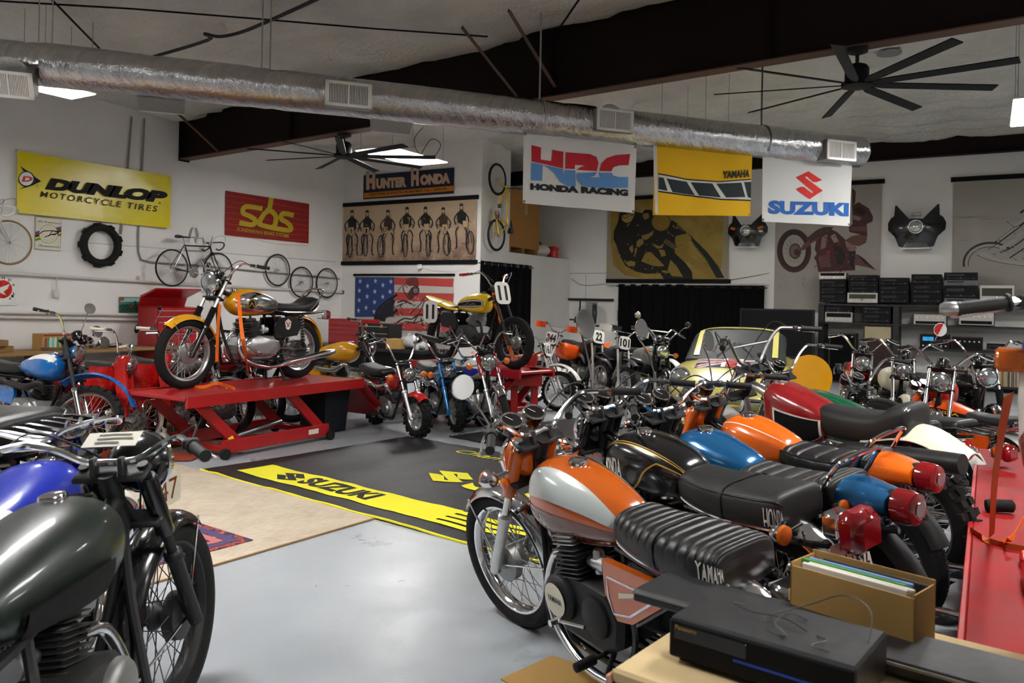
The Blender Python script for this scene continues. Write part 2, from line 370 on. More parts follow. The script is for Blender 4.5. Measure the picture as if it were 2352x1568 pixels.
# rafter (tapered I-section) across the room, and the end-wall beam
def zrb(x): return 3.985+.0325*(x+12.7)
rf = thing('rafter', 'dark red-brown tapered steel roof beam crossing above the duct', 'beam', (XL, 9.4, 0)); rf['kind'] = 'structure'
Tm = Matrix.Translation((-XL, -9.4, 0))
b_ = B(); b_.T = Tm
pr = [(XL+.02, zrb(XL)), (XR, zrb(XR)), (XR, zc(XR)), (XL+.02, zc(XL)+.02)]
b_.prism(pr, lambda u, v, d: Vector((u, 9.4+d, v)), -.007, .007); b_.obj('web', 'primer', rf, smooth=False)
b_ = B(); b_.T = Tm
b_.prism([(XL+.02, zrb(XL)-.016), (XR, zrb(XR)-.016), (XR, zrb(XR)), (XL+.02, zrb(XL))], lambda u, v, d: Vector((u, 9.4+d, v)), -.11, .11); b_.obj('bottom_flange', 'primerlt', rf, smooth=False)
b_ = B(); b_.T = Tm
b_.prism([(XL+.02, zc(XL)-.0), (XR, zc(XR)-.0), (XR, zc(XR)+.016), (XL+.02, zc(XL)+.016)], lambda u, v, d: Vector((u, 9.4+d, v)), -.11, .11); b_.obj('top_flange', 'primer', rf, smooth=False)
b_ = B(); b_.T = Tm; b_.box(XL+.005, XL+.03, 9.29, 9.51, 3.94, 4.72); b_.obj('end_plate', 'primer', rf, smooth=False)
for x in (-9.9, -5.05, -2.2): b_ = B(); b_.T = Tm; b_.box(x-.005, x+.005, 9.31, 9.49, zrb(x), zc(x)); b_.obj('stiffener', 'primer', rf, smooth=False)
eb = thing('end_beam', 'dark steel beam along the top of the back wall', 'beam', (XP, YB-.1, 4.5)); eb['kind'] = 'structure'
b_ = B(); b_.T = Matrix.Translation((-XP, -(YB-.1), -4.5)); b_.box(XP-2, XR, YB-.2, YB-.19, 4.5, 5.3); b_.obj('web', 'primer', eb, smooth=False)
b_ = B(); b_.T = Matrix.Translation((-XP, -(YB-.1), -4.5)); b_.box(XP-2, XR, YB-.28, YB-.1, 4.485, 4.5); b_.obj('flange', 'primer', eb, smooth=False)
# flange braces
def brace(a, c, label):
    b_ = B(); d = (c-a); L_ = d.length; d.normalize()
    q = d.to_track_quat('Z', 'Y').to_matrix().to_4x4(); q.translation = a
    b_.T = Matrix.Translation(-a) @ q; b_.box(-.025, .025, -.003, .003, 0, L_).box(-.025, -.019, -.003, .045, 0, L_)
    o = b_.obj('flange_brace', 'primerlt', None, Matrix.Translation(a), smooth=False); tag(o, label, 'brace'); return o
brace(at_y(1275, 200, 9.3), Vector((-5.0, 8.15, 4.98)), 'rusty angle brace rising from the roof beam, the thicker of two')
brace(at_y(1188, 222, 9.3), Vector((-5.75, 8.25, 4.93)), 'rusty angle brace rising from the roof beam, left of the thicker one')
brace(at_y(500, 347, 9.3), Vector((-11.7, 8.3, 4.66)), 'angle brace at the wall end of the roof beam')
brace(Vector((-5.9, 9.5, 4.22)), Vector((-5.6, 10.3, 4.9)), 'angle brace on the far side of the roof beam')

# ------------------------------------------------------------------ luminous ceiling panels
mat('panel_light', (1, .985, .96), emit=PANEL_EMIT, rough=.6)
def panel(x, y, z, lx, ly, label):
    t = thing('ceiling_light', label, 'ceiling light', (x, y, z), group='hanging panel lights')
    B().box(-lx/2-.012, lx/2+.012, -ly/2-.012, ly/2+.012, .008, .03).obj('housing', 'white', t, smooth=False)
    B().box(-lx/2, lx/2, -ly/2, ly/2, -.002, .006).obj('diffuser', 'panel_light', t, smooth=False)
    for sx in (-1, 1):
        for sy in (-1, 1): B().tube([(sx*lx*.45, sy*ly*.45, .03), (sx*lx*.45, sy*ly*.45, zc(x)-z-.02)], .0035, 5).obj('hanger_wire', 'dullalu', t)
panel(-8.52, 10.56, 3.9, .74, 1.52, 'bright panel light hanging beyond the far ceiling fan')
panel(-9.58, 5.35, 3.9, .5, .62, 'bright panel light half hidden under the left end of the duct')
panel(.58, 11.45, 3.9, .74, 1.52, 'bright panel light cut by the right edge of the picture')
panel(-3.9, 11.9, 3.92, .74, 1.3, 'bright panel light hidden behind the yellow flag')
panel(-4.0, 2.2, 3.9, .74, 1.52, 'panel light above the open floor, outside the picture')
panel(.6, 4.6, 3.9, .74, 1.52, 'panel light above the row of motorcycles, outside the picture')
panel(-8.5, 1.0, 3.9, .74, 1.52, 'panel light near the left wall, outside the picture')
panel(2.6, .2, 3.9, .74, 1.52, 'panel light over the red lift, outside the picture')
panel(4.4, 8.5, 3.9, .74, 1.52, 'panel light near the right wall, outside the picture')
# ================================================================== motorcycle kit
def sgn(x): return 1 if x >= 0 else -1
class Loft:
    """sections (x, z_bottom, z_top, half_width, power) swept along x"""
    def __init__(s, secs, x0=0., z0=0., sx=1., sy=1., sz=1.):
        s.k = [Vector((q[0]*sx+x0, q[1]*sz+z0, q[2]*sz+z0)) for q in secs]; s.w = [q[3]*sy for q in secs]; s.p = [q[4] if len(q) > 4 else 2.3 for q in secs]
    def sec(s, u):
        n = len(s.k)-1; f = min(max(u, 0), 1)*n; i = min(int(f), n-1); t = f-i
        def cr(a):
            p0, p1, p2, p3 = a[max(i-1, 0)], a[i], a[i+1], a[min(i+2, n)]; t2 = t*t; t3 = t2*t
            return .5*((2*p1)+(p2-p0)*t+(2*p0-5*p1+4*p2-p3)*t2+(3*p1-3*p2+p3-p0)*t3)
        return cr(s.k), max(cr(s.w), .004), cr(s.p)
    def pt(s, u, a, off=0., mod=None):
        k, w_, p = s.sec(u); c, d = math.cos(a), math.sin(a); h = (k.z-k.y)/2; zz = (k.z+k.y)/2
        y = w_*sgn(c)*abs(c)**(2/p); z = h*sgn(d)*abs(d)**(2/p)
        if mod: z += mod(u, a, k.x, y)
        r_ = math.hypot(y, z) or 1; r2 = math.hypot(y/(w_*w_), z/(h*h+1e-6)) or 1
        return Vector((k.x, y+off*(y/(w_*w_))/r2, zz+z+off*(z/(h*h+1e-6))/r2))
    def build(s, b, nu=28, na=28, mod=None, mi=None):
        return b.rings([[s.pt(i/(nu-1), 2*PI*j/na, 0, mod) for j in range(na)] for i in range(nu)], True, True, False, mi)
    def patch(s, b, u0, u1, a0, a1, off=.0015, nu=26, na=10, mod=None, mi=None):
        """a0/a1 may be functions of u; angles in degrees, 0 = left side, 90 = top"""
        g = []
        for i in range(nu):
            u = lerp(u0, u1, i/(nu-1)); lo = a0(u) if callable(a0) else a0; hi = a1(u) if callable(a1) else a1
            g.append([s.pt(u, R(lerp(lo, hi, j/(na-1))), off, mod) for j in range(na)])
        return b.rings(g, False, False, False, mi)
TANKS = dict(
 r5=[(0,.05,.10,.05,2.2),(.05,.0,.15,.09,2.4),(.18,-.03,.2,.118,2.5),(.34,-.05,.235,.142,2.5),(.48,-.05,.245,.146,2.5),(.58,-.03,.225,.125,2.4),(.635,.03,.16,.07,2.2)],
 cb=[(0,.02,.11,.07,2.4),(.05,-.02,.165,.105,2.6),(.18,-.05,.21,.135,2.8),(.36,-.06,.24,.155,2.8),(.5,-.06,.24,.155,2.8),(.6,-.04,.21,.135,2.6),(.65,.02,.15,.08,2.3)],
 slim=[(0,.04,.10,.05,2.2),(.05,.01,.14,.08,2.4),(.18,-.02,.18,.105,2.4),(.34,-.04,.215,.125,2.4),(.46,-.04,.22,.125,2.4),(.55,-.01,.195,.10,2.3),(.6,.05,.14,.06,2.2)],
 brit=[(0,.03,.09,.06,2.2),(.06,-.01,.14,.10,2.4),(.2,-.03,.19,.13,2.5),(.36,-.04,.22,.145,2.5),(.48,-.03,.21,.13,2.4),(.56,.02,.165,.09,2.3),(.6,.07,.12,.05,2.1)],
 mx=[(0,.02,.10,.08,3.),(.05,-.06,.135,.12,3.2),(.2,-.12,.18,.14,3.2),(.36,-.14,.22,.15,3.2),(.46,-.12,.24,.145,3.2),(.54,-.06,.235,.12,3.),(.57,.02,.20,.08,2.6)],
 girder=[(0,.02,.07,.05,2.2),(.08,-.04,.12,.10,2.3),(.25,-.07,.185,.15,2.3),(.42,-.08,.225,.175,2.3),(.55,-.07,.225,.17,2.3),(.64,-.03,.19,.135,2.3),(.69,.05,.13,.06,2.1)],
 mini=[(0,.02,.07,.05,2.4),(.04,-.03,.10,.075,2.6),(.2,-.05,.115,.085,2.6),(.38,-.05,.13,.085,2.6),(.46,-.02,.12,.06,2.4),(.5,.02,.09,.04,2.2)],
)
_W = {}
def tread_knob(b, Rr, tw, n, side=True, h=.016):
    for i in range(n):
        a = 2*PI*i/n
        rows = ((-.2, .2),) if i % 2 else ((-.42, -.12), (.12, .42))
        rows = list(rows)+([(-.62, -.42), (.42, .62)] if side and i % 2 else [])
        for y0, y1 in rows:
            rad = Rr-h*.2-(.0 if abs(y0+y1) < .9 else .016)
            c = Matrix.Rotation(a, 4, 'Y'); da = PI*Rr/n*.62
            vs = [c @ Vector((sx*da, yy*tw*.98, rad+hh)) for hh in (-.008, h) for sx, yy in ((-1, y0), (1, y0), (1, y1), (-1, y1))]
            b.add(vs, [(4,5,6,7),(0,1,5,4),(1,2,6,5),(2,3,7,6),(3,0,4,7)])
def wheel(root, name, mtx, Rr, tw, tire='street', rimc='chrome', hubr=.075, drum=1, hubc='dullalu', spokec='spoke', ww=False, nsp=36, disc=0, low=False):
    key = (Rr, tw, tire, hubr, drum, ww, nsp, low)
    if key not in _W:
        d = {}; Rm = Rr-tw*.86; seg = 32 if low else 56
        prof = [(Rm-.004, -.30), (Rm+.01, -.40), (lerp(Rm, Rr, .45), -.5), (lerp(Rm, Rr, .78), -.46), (lerp(Rm, Rr, .94), -.30), (Rr, -.1), (Rr, .1), (lerp(Rm, Rr, .94), .30), (lerp(Rm, Rr, .78), .46), (lerp(Rm, Rr, .45), .5), (Rm+.01, .40), (Rm-.004, .30)]
        if tire == 'knob': prof = [(q[0] if q[0] < lerp(Rm, Rr, .7) else q[0]-.012, q[1]) for q in prof]
        b = B(); b.rings([[Vector((math.sin(2*PI*i/seg)*q[0], q[1]*tw, math.cos(2*PI*i/seg)*q[0])) for q in prof] for i in range(seg)], True, False, True)
        d['tire'] = b.mesh('tire', 'rubber', ang=50)
        if tire == 'knob': b = B(); tread_knob(b, Rr-.014, tw, 36 if not low else 28); d['tread'] = b.mesh('tread', 'rubber', smooth=False)
        elif not low:
            b = B(); n = 84
            for i in range(n):
                for sd in (-1, 1):
                    c = Matrix.Rotation(2*PI*(i+(.5 if sd > 0 else 0))/n, 4, 'Y'); da = PI*Rr/n*.55
                    vs = [c @ Vector((x, y*tw, r_)) for r_ in (-1, 0) for x, y in ()]
                    p = [(-da, .03), (da*.9, .07), (da*2.2, .33), (da*.4, .30)]
                    vs = [c @ Vector((x, sd*y*tw, (Rr if y < .2 else lerp(Rm, Rr, .93))+dz)) for dz in (-.006, .004) for x, y in p]
                    b.add(vs, [(4,5,6,7),(0,1,5,4),(1,2,6,5),(2,3,7,6),(3,0,4,7)])
            d['tread'] = b.mesh('tread', 'rubber', smooth=False)
        b = B(); rp = [(Rm+.012, -.37), (Rm+.014, -.33), (Rm-.004, -.29), (Rm-.012, -.12), (Rm-.015, 0), (Rm-.012, .12), (Rm-.004, .29), (Rm+.014, .33), (Rm+.012, .37), (Rm-.006, .34), (Rm-.02, .14), (Rm-.022, 0), (Rm-.02, -.14), (Rm-.006, -.34)]
        b.rings([[Vector((math.sin(2*PI*i/seg)*q[0], q[1]*tw, math.cos(2*PI*i/seg)*q[0])) for q in rp] for i in range(seg)], True, False, True); d['rim'] = b
        if tire == 'mag':
            b = B(); b.lathe([(Rm-.01, -.02), (Rm-.015, .012), (Rm*.75, .02), (.06, .022), (.055, .035), (.0, .035)], ax=(0, 1, 0), n=28); b.lathe([(Rm-.01, .02), (Rm-.015, -.012), (Rm*.75, -.02), (.06, -.022), (.055, -.035), (.0, -.035)], ax=(0, 1, 0), n=28)
            for i in range(5):
                c = Matrix.Rotation(2*PI*i/5, 4, 'Y'); b.cbox(-.014, .014, -.03, .03, .04, Rm-.01, .006, mtx=c)
            d['hub'] = b
        else:
            hw = min(.055, tw*.62)
            b = B(); b.lathe([(.012, -hw-.03), (.02, -hw-.02), (.03, -hw-.005), (hubr*.62, -hw), (hubr*.62, -hw+.008), (.03, -hw*.3), (.03, hw*.2), (hubr, hw*.25), (hubr, hw), (hubr*.8, hw+.006), (hubr*.3, hw+.010), (.02, hw+.02), (.012, hw+.03)][::1] if drum > 0 else [(.012, hw+.03), (.02, hw+.02), (.03, hw+.005), (hubr*.62, hw), (hubr*.62, hw-.008), (.03, hw*.3), (.03, -hw*.2), (hubr, -hw*.25), (hubr, -hw), (hubr*.8, -hw-.006), (hubr*.3, -hw-.010), (.02, -hw-.02), (.012, -hw-.03)], ax=(0, 1, 0), n=26)
            d['hub'] = b
            b = B()
            for i in range(nsp):
                sd = 1 if i % 2 else -1; rh = hubr*.95 if sd*drum > 0 else hubr*.6; lean = .55*(1 if (i//2) % 2 else -1)
                a = 2*PI*i/nsp; a2 = a+lean
                b.tube([(math.sin(a2)*rh, sd*hw*.8, math.cos(a2)*rh), (math.sin(a)*(Rm-.015), sd*tw*.04, math.cos(a)*(Rm-.015))], .0021 if not low else .0026, 4, cap=False)
            d['spokes'] = b
        if ww:
            b = B(); b.rings([[Vector((math.sin(2*PI*i/seg)*r_, y*tw, math.cos(2*PI*i/seg)*r_)) for r_, y in ((lerp(Rm, Rr, .12), .43), (lerp(Rm, Rr, .45), .515), (lerp(Rm, Rr, .72), .49))] for i in range(seg)], False, False, True)
            b.rings([[Vector((math.sin(2*PI*i/seg)*r_, -y*tw, math.cos(2*PI*i/seg)*r_)) for r_, y in ((lerp(Rm, Rr, .12), .43), (lerp(Rm, Rr, .45), .515), (lerp(Rm, Rr, .72), .49))] for i in range(seg)], False, False, True)
            d['ww'] = b.mesh('whitewall', 'cream')
        _W[key] = d
    d = _W[key]
    def gm(k, c):
        kk = (key, k, c)
        if kk not in _W: _W[kk] = d[k].mesh(k, c)
        return _W[kk]
    t = link(name, d['tire'], root, mtx)
    if 'tread' in d: stuff(link('tread_blocks', d['tread'], t))
    link('rim', gm('rim', rimc), t); link('hub', gm('hub', hubc), t)
    if 'spokes' in d: stuff(link('spokes', gm('spokes', spokec), t))
    if 'ww' in d: link('whitewall', d['ww'], t)
    if disc:
        b = B(); b.lathe([(disc*.45, .003), (disc, .003), (disc, -.003), (disc*.45, -.003)], (0, .05 if drum > 0 else -.05, 0), (0, 1, 0), 36); b.obj('brake_disc', 'steel', t)
    return t
def fender(root, name, c, cx, cz, Rr, a0, a1, wd, crown=.35, flare=0., T=None, th=.003, k=26, lip=0.):
    b = B(); b.T = T; prof = []
    n = 9
    for j in range(n): y = lerp(-1, 1, j/(n-1)); prof.append((y, 0))
    for j in range(n): y = lerp(1, -1, j/(n-1)); prof.append((y, -1))
    def fn(t, p):
        a = R(lerp(a0, a1, t)); w2 = wd/2*(1-.25*max(0, t-.85)/.15*0)
        rr_ = Rr+flare*max(0, (t-.5)*2)**2-crown*wd*abs(p[0])**2.4+p[1]*th
        return Vector((cx+math.sin(a)*rr_, p[0]*w2, cz+math.cos(a)*rr_))
    b.sweep(prof, fn, k); return b.obj(name, c, root)
def helix(o, d, L_, r_, turns, n=10):
    d = Vector(d).normalized(); u = d.orthogonal().normalized(); w_ = d.cross(u); o = Vector(o)
    return [o+d*(L_*i/(turns*n))+(u*math.cos(2*PI*i/n)+w_*math.sin(2*PI*i/n))*r_ for i in range(turns*n+1)]
def cylstack(b, base, up, n, pitch, sx, sy, th=.004, core=.7):
    """finned cylinder: base point, up direction in x-z plane"""
    up = Vector(up).normalized(); ang = math.atan2(up.x, up.z); m = Matrix.Translation(Vector(base)) @ Matrix.Rotation(ang, 4, 'Y')
    b.cbox(-sx*core, sx*core, -sy*core, sy*core, 0, n*pitch, .01, mtx=m)
    for i in range(n): b.cbox(-sx, sx, -sy, sy, i*pitch+.002, i*pitch+.002+th, .0018, mtx=m)
    return m
BASE = dict(wb=1.34, Rf=.315, Rr=.315, twf=.085, twr=.1, tire='street', rimc='chrome', rake=27, fl=.74, fw=.095, fork=('chrome', 'alu'), boots=None, shroud=None, steer=0,
  ff=('chrome', .03, -105, 50, .12), ffh=None, hb=(.15, .39, .10), barc='chrome', grips='grip', mirrors=(), hl=(.088, 'blackp'), gauges=2, plate=None,
  tank=('r5', .31, .665, 1, 1, 1, 'orangeA'), cap='chrome', seat=dict(x0=-.33, x1=.37, z=.775, th=.13, w=.125, c='vinyl', ribs=9, up=.03), rf=('chrome', .035, -115, 20, .13), tl=('box', 'lensred'), sig='lensamb', sigball=True,
  eng='twin', engc=('dullalu', 'alu', 'castdark'), ex=1, exc='chrome', frame='blackp', side='orangeA', shock='chrome', stand='side', hubr=.08, drumf=1, drumr=-1, disc=0, low=False, ww=False, rack=False, rail=False, knee=None)
def bike(label, px, py, ref, head, lean=8., z=0., cat='motorcycle', group=None, name='motorcycle', pos=None, sc=1., **kw):
    S = dict(BASE); S.update(kw); wb, Rf, Rr = S['wb'], S['Rf'], S['Rr']; low = S['low']
    rot = Matrix.Rotation(R(120.9+head), 4, 'Z') @ Matrix.Rotation(-R(lean), 4, 'X')
    rk = R(S['rake']); fd = Vector((-math.sin(rk), 0, math.cos(rk))); ax = Vector((wb, 0, Rf)); Tp = ax+fd*S['fl']; fn_ = Vector((math.cos(rk), 0, math.sin(rk)))
    Sx = Tp-fn_*.045                       # steering axis point
    ST = Matrix.Translation(Sx) @ Matrix.Rotation(R(S['steer']), 4, fd) @ Matrix.Translation(-Sx)
    sax = ST @ ax; refs = dict(top=Tp, front=Vector((sax.x, sax.y, 0)), rear=Vector((0, 0, 0)), axle=sax)
    if isinstance(ref, str): ref = refs[ref]
    off = rot @ Vector(ref)*sc
    if pos is None: p = at_z(px, py, z+off.z)-off
    else: p = Vector(pos)
    p.z = z
    root = thing(name, label, cat, group=group, mtx=Matrix.Translation(p) @ rot @ Matrix.Scale(sc, 4))
    def NB(front=False): b = B(); b.T = ST if front else None; return b
    # wheels
    wheel(root, 'front_wheel', ST @ Matrix.Translation(ax), Rf, S['twf'], S['tire'], S['rimc'], S['hubr'], S['drumf'], S.get('hubc', 'dullalu'), S.get('spokec', 'spoke'), ww=S['ww'], low=low, disc=S['disc'])
    wheel(root, 'rear_wheel', Matrix.Translation((0, 0, Rr)), Rr, S['twr'], S['tire'], S['rimc'], S['hubr'], S['drumr'], S.get('hubc', 'dullalu'), S.get('spokec', 'spoke'), ww=S['ww'], low=low)
    fw_ = S['fw']; fl = S['fl']
    # fork
    if S.get('link'):
        lc = S['link']
        for sd in (-1, 1):
            b = NB(1); q0 = Tp-fd*.02; q1 = ax+fd*.05-fn_*.07
            b.rings([[Vector(p_)+Vector((dx*w_, sd*.075+dy*.022, 0)) for dx, dy in ((-1,-1),(1,-1),(1.2,0),(1,1),(-1,1),(-1.2,0))] for p_, w_ in ((q0, .05), (lerp(q0, q1, .4), .055), (lerp(q0, q1, .8), .04), (q1, .03))])
            b.obj('fork_leg', lc, root)
            b = NB(1); b.tube([q1+Vector((-.03, sd*.082, -.02)), ax+Vector((.0, sd*.082, 0))], [.028, .022], 8); b.lathe([(.0, -.012), (.03, -.012), (.03, .012), (0, .012)], ax+Vector((0, sd*.085, 0)), (0, 1, 0), 12); b.obj('link_arm', 'alu', root)
        b = NB(1); b.cbox(Tp.x-.07, Tp.x+.06, -.09, .09, Tp.z-.09, Tp.z+.0, .03); b.obj('fork_crown', lc, root)
    else:
        for sd in (-1, 1):
            o_ = Vector((0, sd*fw_, 0))
            b = NB(1); b.tube([ax+fd*.26+o_, Tp+o_+fd*.02], .0175, 10); b.obj('fork_tube', S['fork'][0], root)
            b = NB(1); b.lathe([(.014, -.035), (.024, -.03), (.026, .0), (.0255, .26), (.0265, .27), (.031, .275), (.031, .30), (.022, .31)], ax+o_, fd, 12); b.cbox(-.02, .03, -.014, .014, -.03, .03, .006, mtx=Matrix.Translation(ax+o_)); b.obj('fork_slider', S['fork'][1], root)
            if S['boots']:
                prof = []
                for i in range(13): prof += [(.026, .29+i*.0165), (.034, .29+i*.0165+.008)]
                b = NB(1); b.lathe(prof, ax+o_, fd, 12); b.obj('fork_boot', S['boots'], root)
            if S['shroud']:
                b = NB(1); b.lathe([(.029, fl-.27), (.031, fl-.26), (.031, fl-.04), (.026, fl-.03)], ax+o_, fd, 14); b.obj('fork_shroud', S['shroud'], root)
        b = NB(1)
        for dd, th in ((0, .022), (-.19, .026)):
            m = Matrix.Translation(Tp+fd*dd) @ Matrix.Rotation(-rk, 4, 'Y'); b.cbox(-.06, .022, -fw_-.024, fw_+.024, -th/2, th/2, .01, mtx=m)
        b.tube([Sx+fd*.02, Sx-fd*.2], .028, 12); b.obj('triple_clamp', S.get('clampc', 'blackm'), root)
    # front fender
    if S['ff']:
        c, gap, a0, a1, wd = S['ff']; fender(root, 'front_fender', c, wb, Rf, Rf+gap, a0, a1, wd, T=ST)
        for sd in (-1, 1):
            for a in (a0*.85, a1*.8): b = NB(1); b.tube([ax+Vector((0, sd*.075, 0)), ax+Vector((math.sin(R(a))*(Rf+gap-.02), sd*wd*.46, math.cos(R(a))*(Rf+gap-.02)))], .0045, 6); b.obj('fender_stay', 'chrome', root)
    if S['ffh']:
        c, gap, a0, a1, wd = S['ffh']; fender(root, 'front_fender', c, wb-.02, Rf+.02, Rf+gap, a0, a1, wd, crown=.22, flare=.03, T=ST)
    # handlebar
    rise, hw, pull = S['hb']; C = Tp+fd*.045-fn_*.02
    half = [Vector((0, 0, 0)), Vector((0, .055, 0)), Vector((.015, .10, rise*.12)), Vector((.005, .165, rise*.62)), Vector((-.02, .225, rise*.97)), Vector((-.05, .27, rise)), Vector((-.05-pull, hw, rise-.025))]
    hbpts = [C+Vector((v.x, -v.y, v.z)) for v in half[::-1]]+[C+v for v in half[1:]]
    b = NB(1); b.ctube(hbpts, .0112, 8, 5)
    if S.get('xbar'): b.tube([C+half[3]+Vector((0, 0, .0)), C+Vector((half[3].x, -half[3].y, half[3].z))], .008, 8)
    hbo = b.obj('handlebar', S['barc'], root)
    for sd in (-1, 1): b = NB(1); b.cbox(-.015, .015, -.011, .011, -.045, .016, .005, mtx=Matrix.Translation(C+Vector((0, sd*.045, 0)))); b.obj('bar_clamp', 'castdark', root)
    for sd in (-1, 1):
        e = C+Vector((half[6].x, sd*half[6].y, half[6].z)); i_ = C+Vector((half[5].x, sd*half[5].y, half[5].z)); dr = (e-i_).normalized(); g0 = e-dr*.115
        b = NB(1); prof = [(.012, 0), (.023, .0), (.023, .006), (.0165, .008)]
        for i in range(12): prof += [(.0172, .012+i*.0085), (.0158, .016+i*.0085)]
        prof += [(.018, .118), (.018, .124), (.0, .125)]
        b.lathe(prof, g0, dr, 12); b.obj('grip', S['grips'], root)
        b = NB(1); b.cbox(-.016, .03, -.02, .02, -.016, .014, .006, mtx=Matrix.Translation(g0-dr*.035)); b.obj('switch_housing', 'castdark', root)
        if S.get('levers', True):
            b = NB(1); f_ = Vector((1, 0, -.25)).normalized()
            b.ctube([g0-dr*.05+f_*.02, g0-dr*.02+f_*.045, g0+dr*.05+f_*.062, g0+dr*.13+f_*.06+Vector((0, 0, -.004))], [.008, .006, .0055, .005], 6, 4); b.lathe([(0, -.008), (.008, -.004), (.008, .004), (0, .008)], g0+dr*.133+f_*.06, dr, 8); b.obj('lever', 'alu', root)
        if not low:
            b = NB(1); b.ctube([g0-dr*.05+Vector((.03, 0, 0)), g0-dr*.12+Vector((.09, 0, .02)), Vector((Tp.x+.1, sd*.05, Tp.z-.02)), Tp-fd*.25+Vector((-.03, sd*.03, 0))], .0035, 5, 6); b.obj('cable', 'blackm', root)
    for sd, v, rad, bc, ov in S['mirrors']:
        st = C+Vector((half[5].x, sd*(half[5].y+.01), half[5].z+.01)); tip = st+Vector(v); mid = lerp(st, tip, .45)+Vector((.01, -sd*.0, .015))
        if S.get('mirstem') == 'bent': mid = Vector((tip.x, tip.y, lerp(st.z, tip.z, .35)))
        fc = Vector((-1, sd*.12, .12)).normalized() if not S.get('mirface') else Vector(S['mirface']).normalized()
        b = NB(1); b.ctube([st, mid, tip-fc*.03-UP*rad*.5, tip-fc*.016], .0045, 6, 5); b.obj('mirror_stem', 'chrome', root)
        b = NB(1); b.lathe([(0, -.022), (rad*.6, -.018), (rad*.95, -.006), (rad, .0), (rad*.97, .004)], tip, fc, 24, sx=ov, sy=1); mo = b.obj('mirror', bc, root)
        b = NB(1); b.lathe([(rad*.93, .0042), (0, .0046)], tip, fc, 24, sx=ov, sy=1); b.obj('mirror_glass', 'mirror' if not S.get('mirhalf') else 'plate', mo)
        if S.get('mirhalf'):
            b = NB(1); u_ = fc.orthogonal().normalized(); w_ = fc.cross(u_); u_, w_ = (u_, w_) if abs(u_.z) > abs(w_.z) else (w_, u_); u_ = u_ if u_.z > 0 else -u_
            b.prism([(rad*.9*math.cos(a), rad*.9*math.sin(a)) for a in [R(25+180*k/16) for k in range(17)]], lambda p_, q_, d: tip+w_*p_+u_*q_+fc*d, .005, .007); b.obj('red_half', S['mirhalf'], mo)
    # headlight & instruments
    if S['hl']:
        r_, c = S['hl'][:2]; hc = Tp+Vector((.075+r_*.55, 0, -.10))+(Vector(S['hl'][2]) if len(S['hl']) > 2 else Vector())
        b = NB(1); b.lathe([(.01, -r_*1.25), (r_*.5, -r_*1.15), (r_*.85, -r_*.75), (r_*.98, -r_*.2), (r_, 0)], hc, (1, 0, -.04), 28); ho = b.obj('headlight', c, root)
        b = NB(1); b.lathe([(r_*1.0, -.012), (r_*1.06, -.008), (r_*1.06, .012), (r_*.95, .016), (r_*.93, .006)], hc, (1, 0, -.04), 28); b.obj('headlight_ring', 'chrome', ho)
        b = NB(1); b.lathe([(r_*.94, .006), (r_*.75, .02), (r_*.45, .03), (0, .034)], hc, (1, 0, -.04), 24); b.obj('headlight_lens', 'glass', ho)
        if not S.get('link'):
            for sd in (-1, 1): b = NB(1); b.tube([hc+Vector((-r_*.4, sd*r_*.9, 0)), Tp+Vector((.02, sd*fw_, -.1))], .009, 6); b.obj('headlight_bracket', 'blackm', ho)
    for g in range(S['gauges']):
        y = 0 if S['gauges'] == 1 else (-.062, .062)[g]; gr = .046; gd = Vector((-.5, 0, .87)); go = Tp+fn_*.05+Vector((.02, y, .055))
        b = NB(1); b.lathe([(.02, -.06), (gr*.8, -.055), (gr, -.03), (gr*1.03, 0), (gr*1.03, .008)], go, gd, 20); gg = b.obj('gauge', S.get('gaugec', 'blackp'), root)
        b = NB(1); b.torus(go+gd.normalized()*.008, gd, gr, .005, 24, 6); b.obj('gauge_ring', 'chrome', gg)
        b = NB(1); b.lathe([(gr*.97, .006), (0, .007)], go, gd, 20); b.obj('gauge_face', 'gface', gg)
        b = NB(1); dv = Vector((.87, 0, .5)); b.tube([go+gd.normalized()*.011-dv*.005, go+gd.normalized()*.011+dv*.03+Vector((0, .015, 0))], .0016, 4); b.obj('gauge_needle', 'plate', gg)
    if S['plate']:
        num, pw, ph, pc = S['plate']; pcen = Tp+Vector((.11, 0, -.06)); pm = Matrix(((0, 0, 1, pcen.x), (1, 0, 0, 0), (0, 1, 0, pcen.z), (0, 0, 0, 1))) @ Matrix.Rotation(-R(14), 4, 'X')
        numplate(root, num, pw, ph, ST @ pm, pc)
    if S['sig']:
        for sd in (-1, 1):
            b = NB(1); p0 = Tp+Vector((.06, sd*(fw_+.01), -.12)); p1 = p0+Vector((.01, sd*.12, .0)); b.tube([p0, p1], .008, 8)
            if S['sigball']: b.lathe([(0, -.05), (.025, -.042), (.036, -.018), (.038, 0)], p1, (1, 0, 0), 16)
            else: b.lathe([(0, -.03), (.03, -.03), (.034, 0)], p1, (1, 0, 0), 16)
            so = b.obj('turn_signal', 'chrome' if S['sigball'] else 'blackm', root)
            b = NB(1); b.lathe([(.038, 0), (.036, .012), (.02, .02), (0, .022)], p1, (1, 0, 0), 16); b.obj('signal_lens', S['sig'], so)
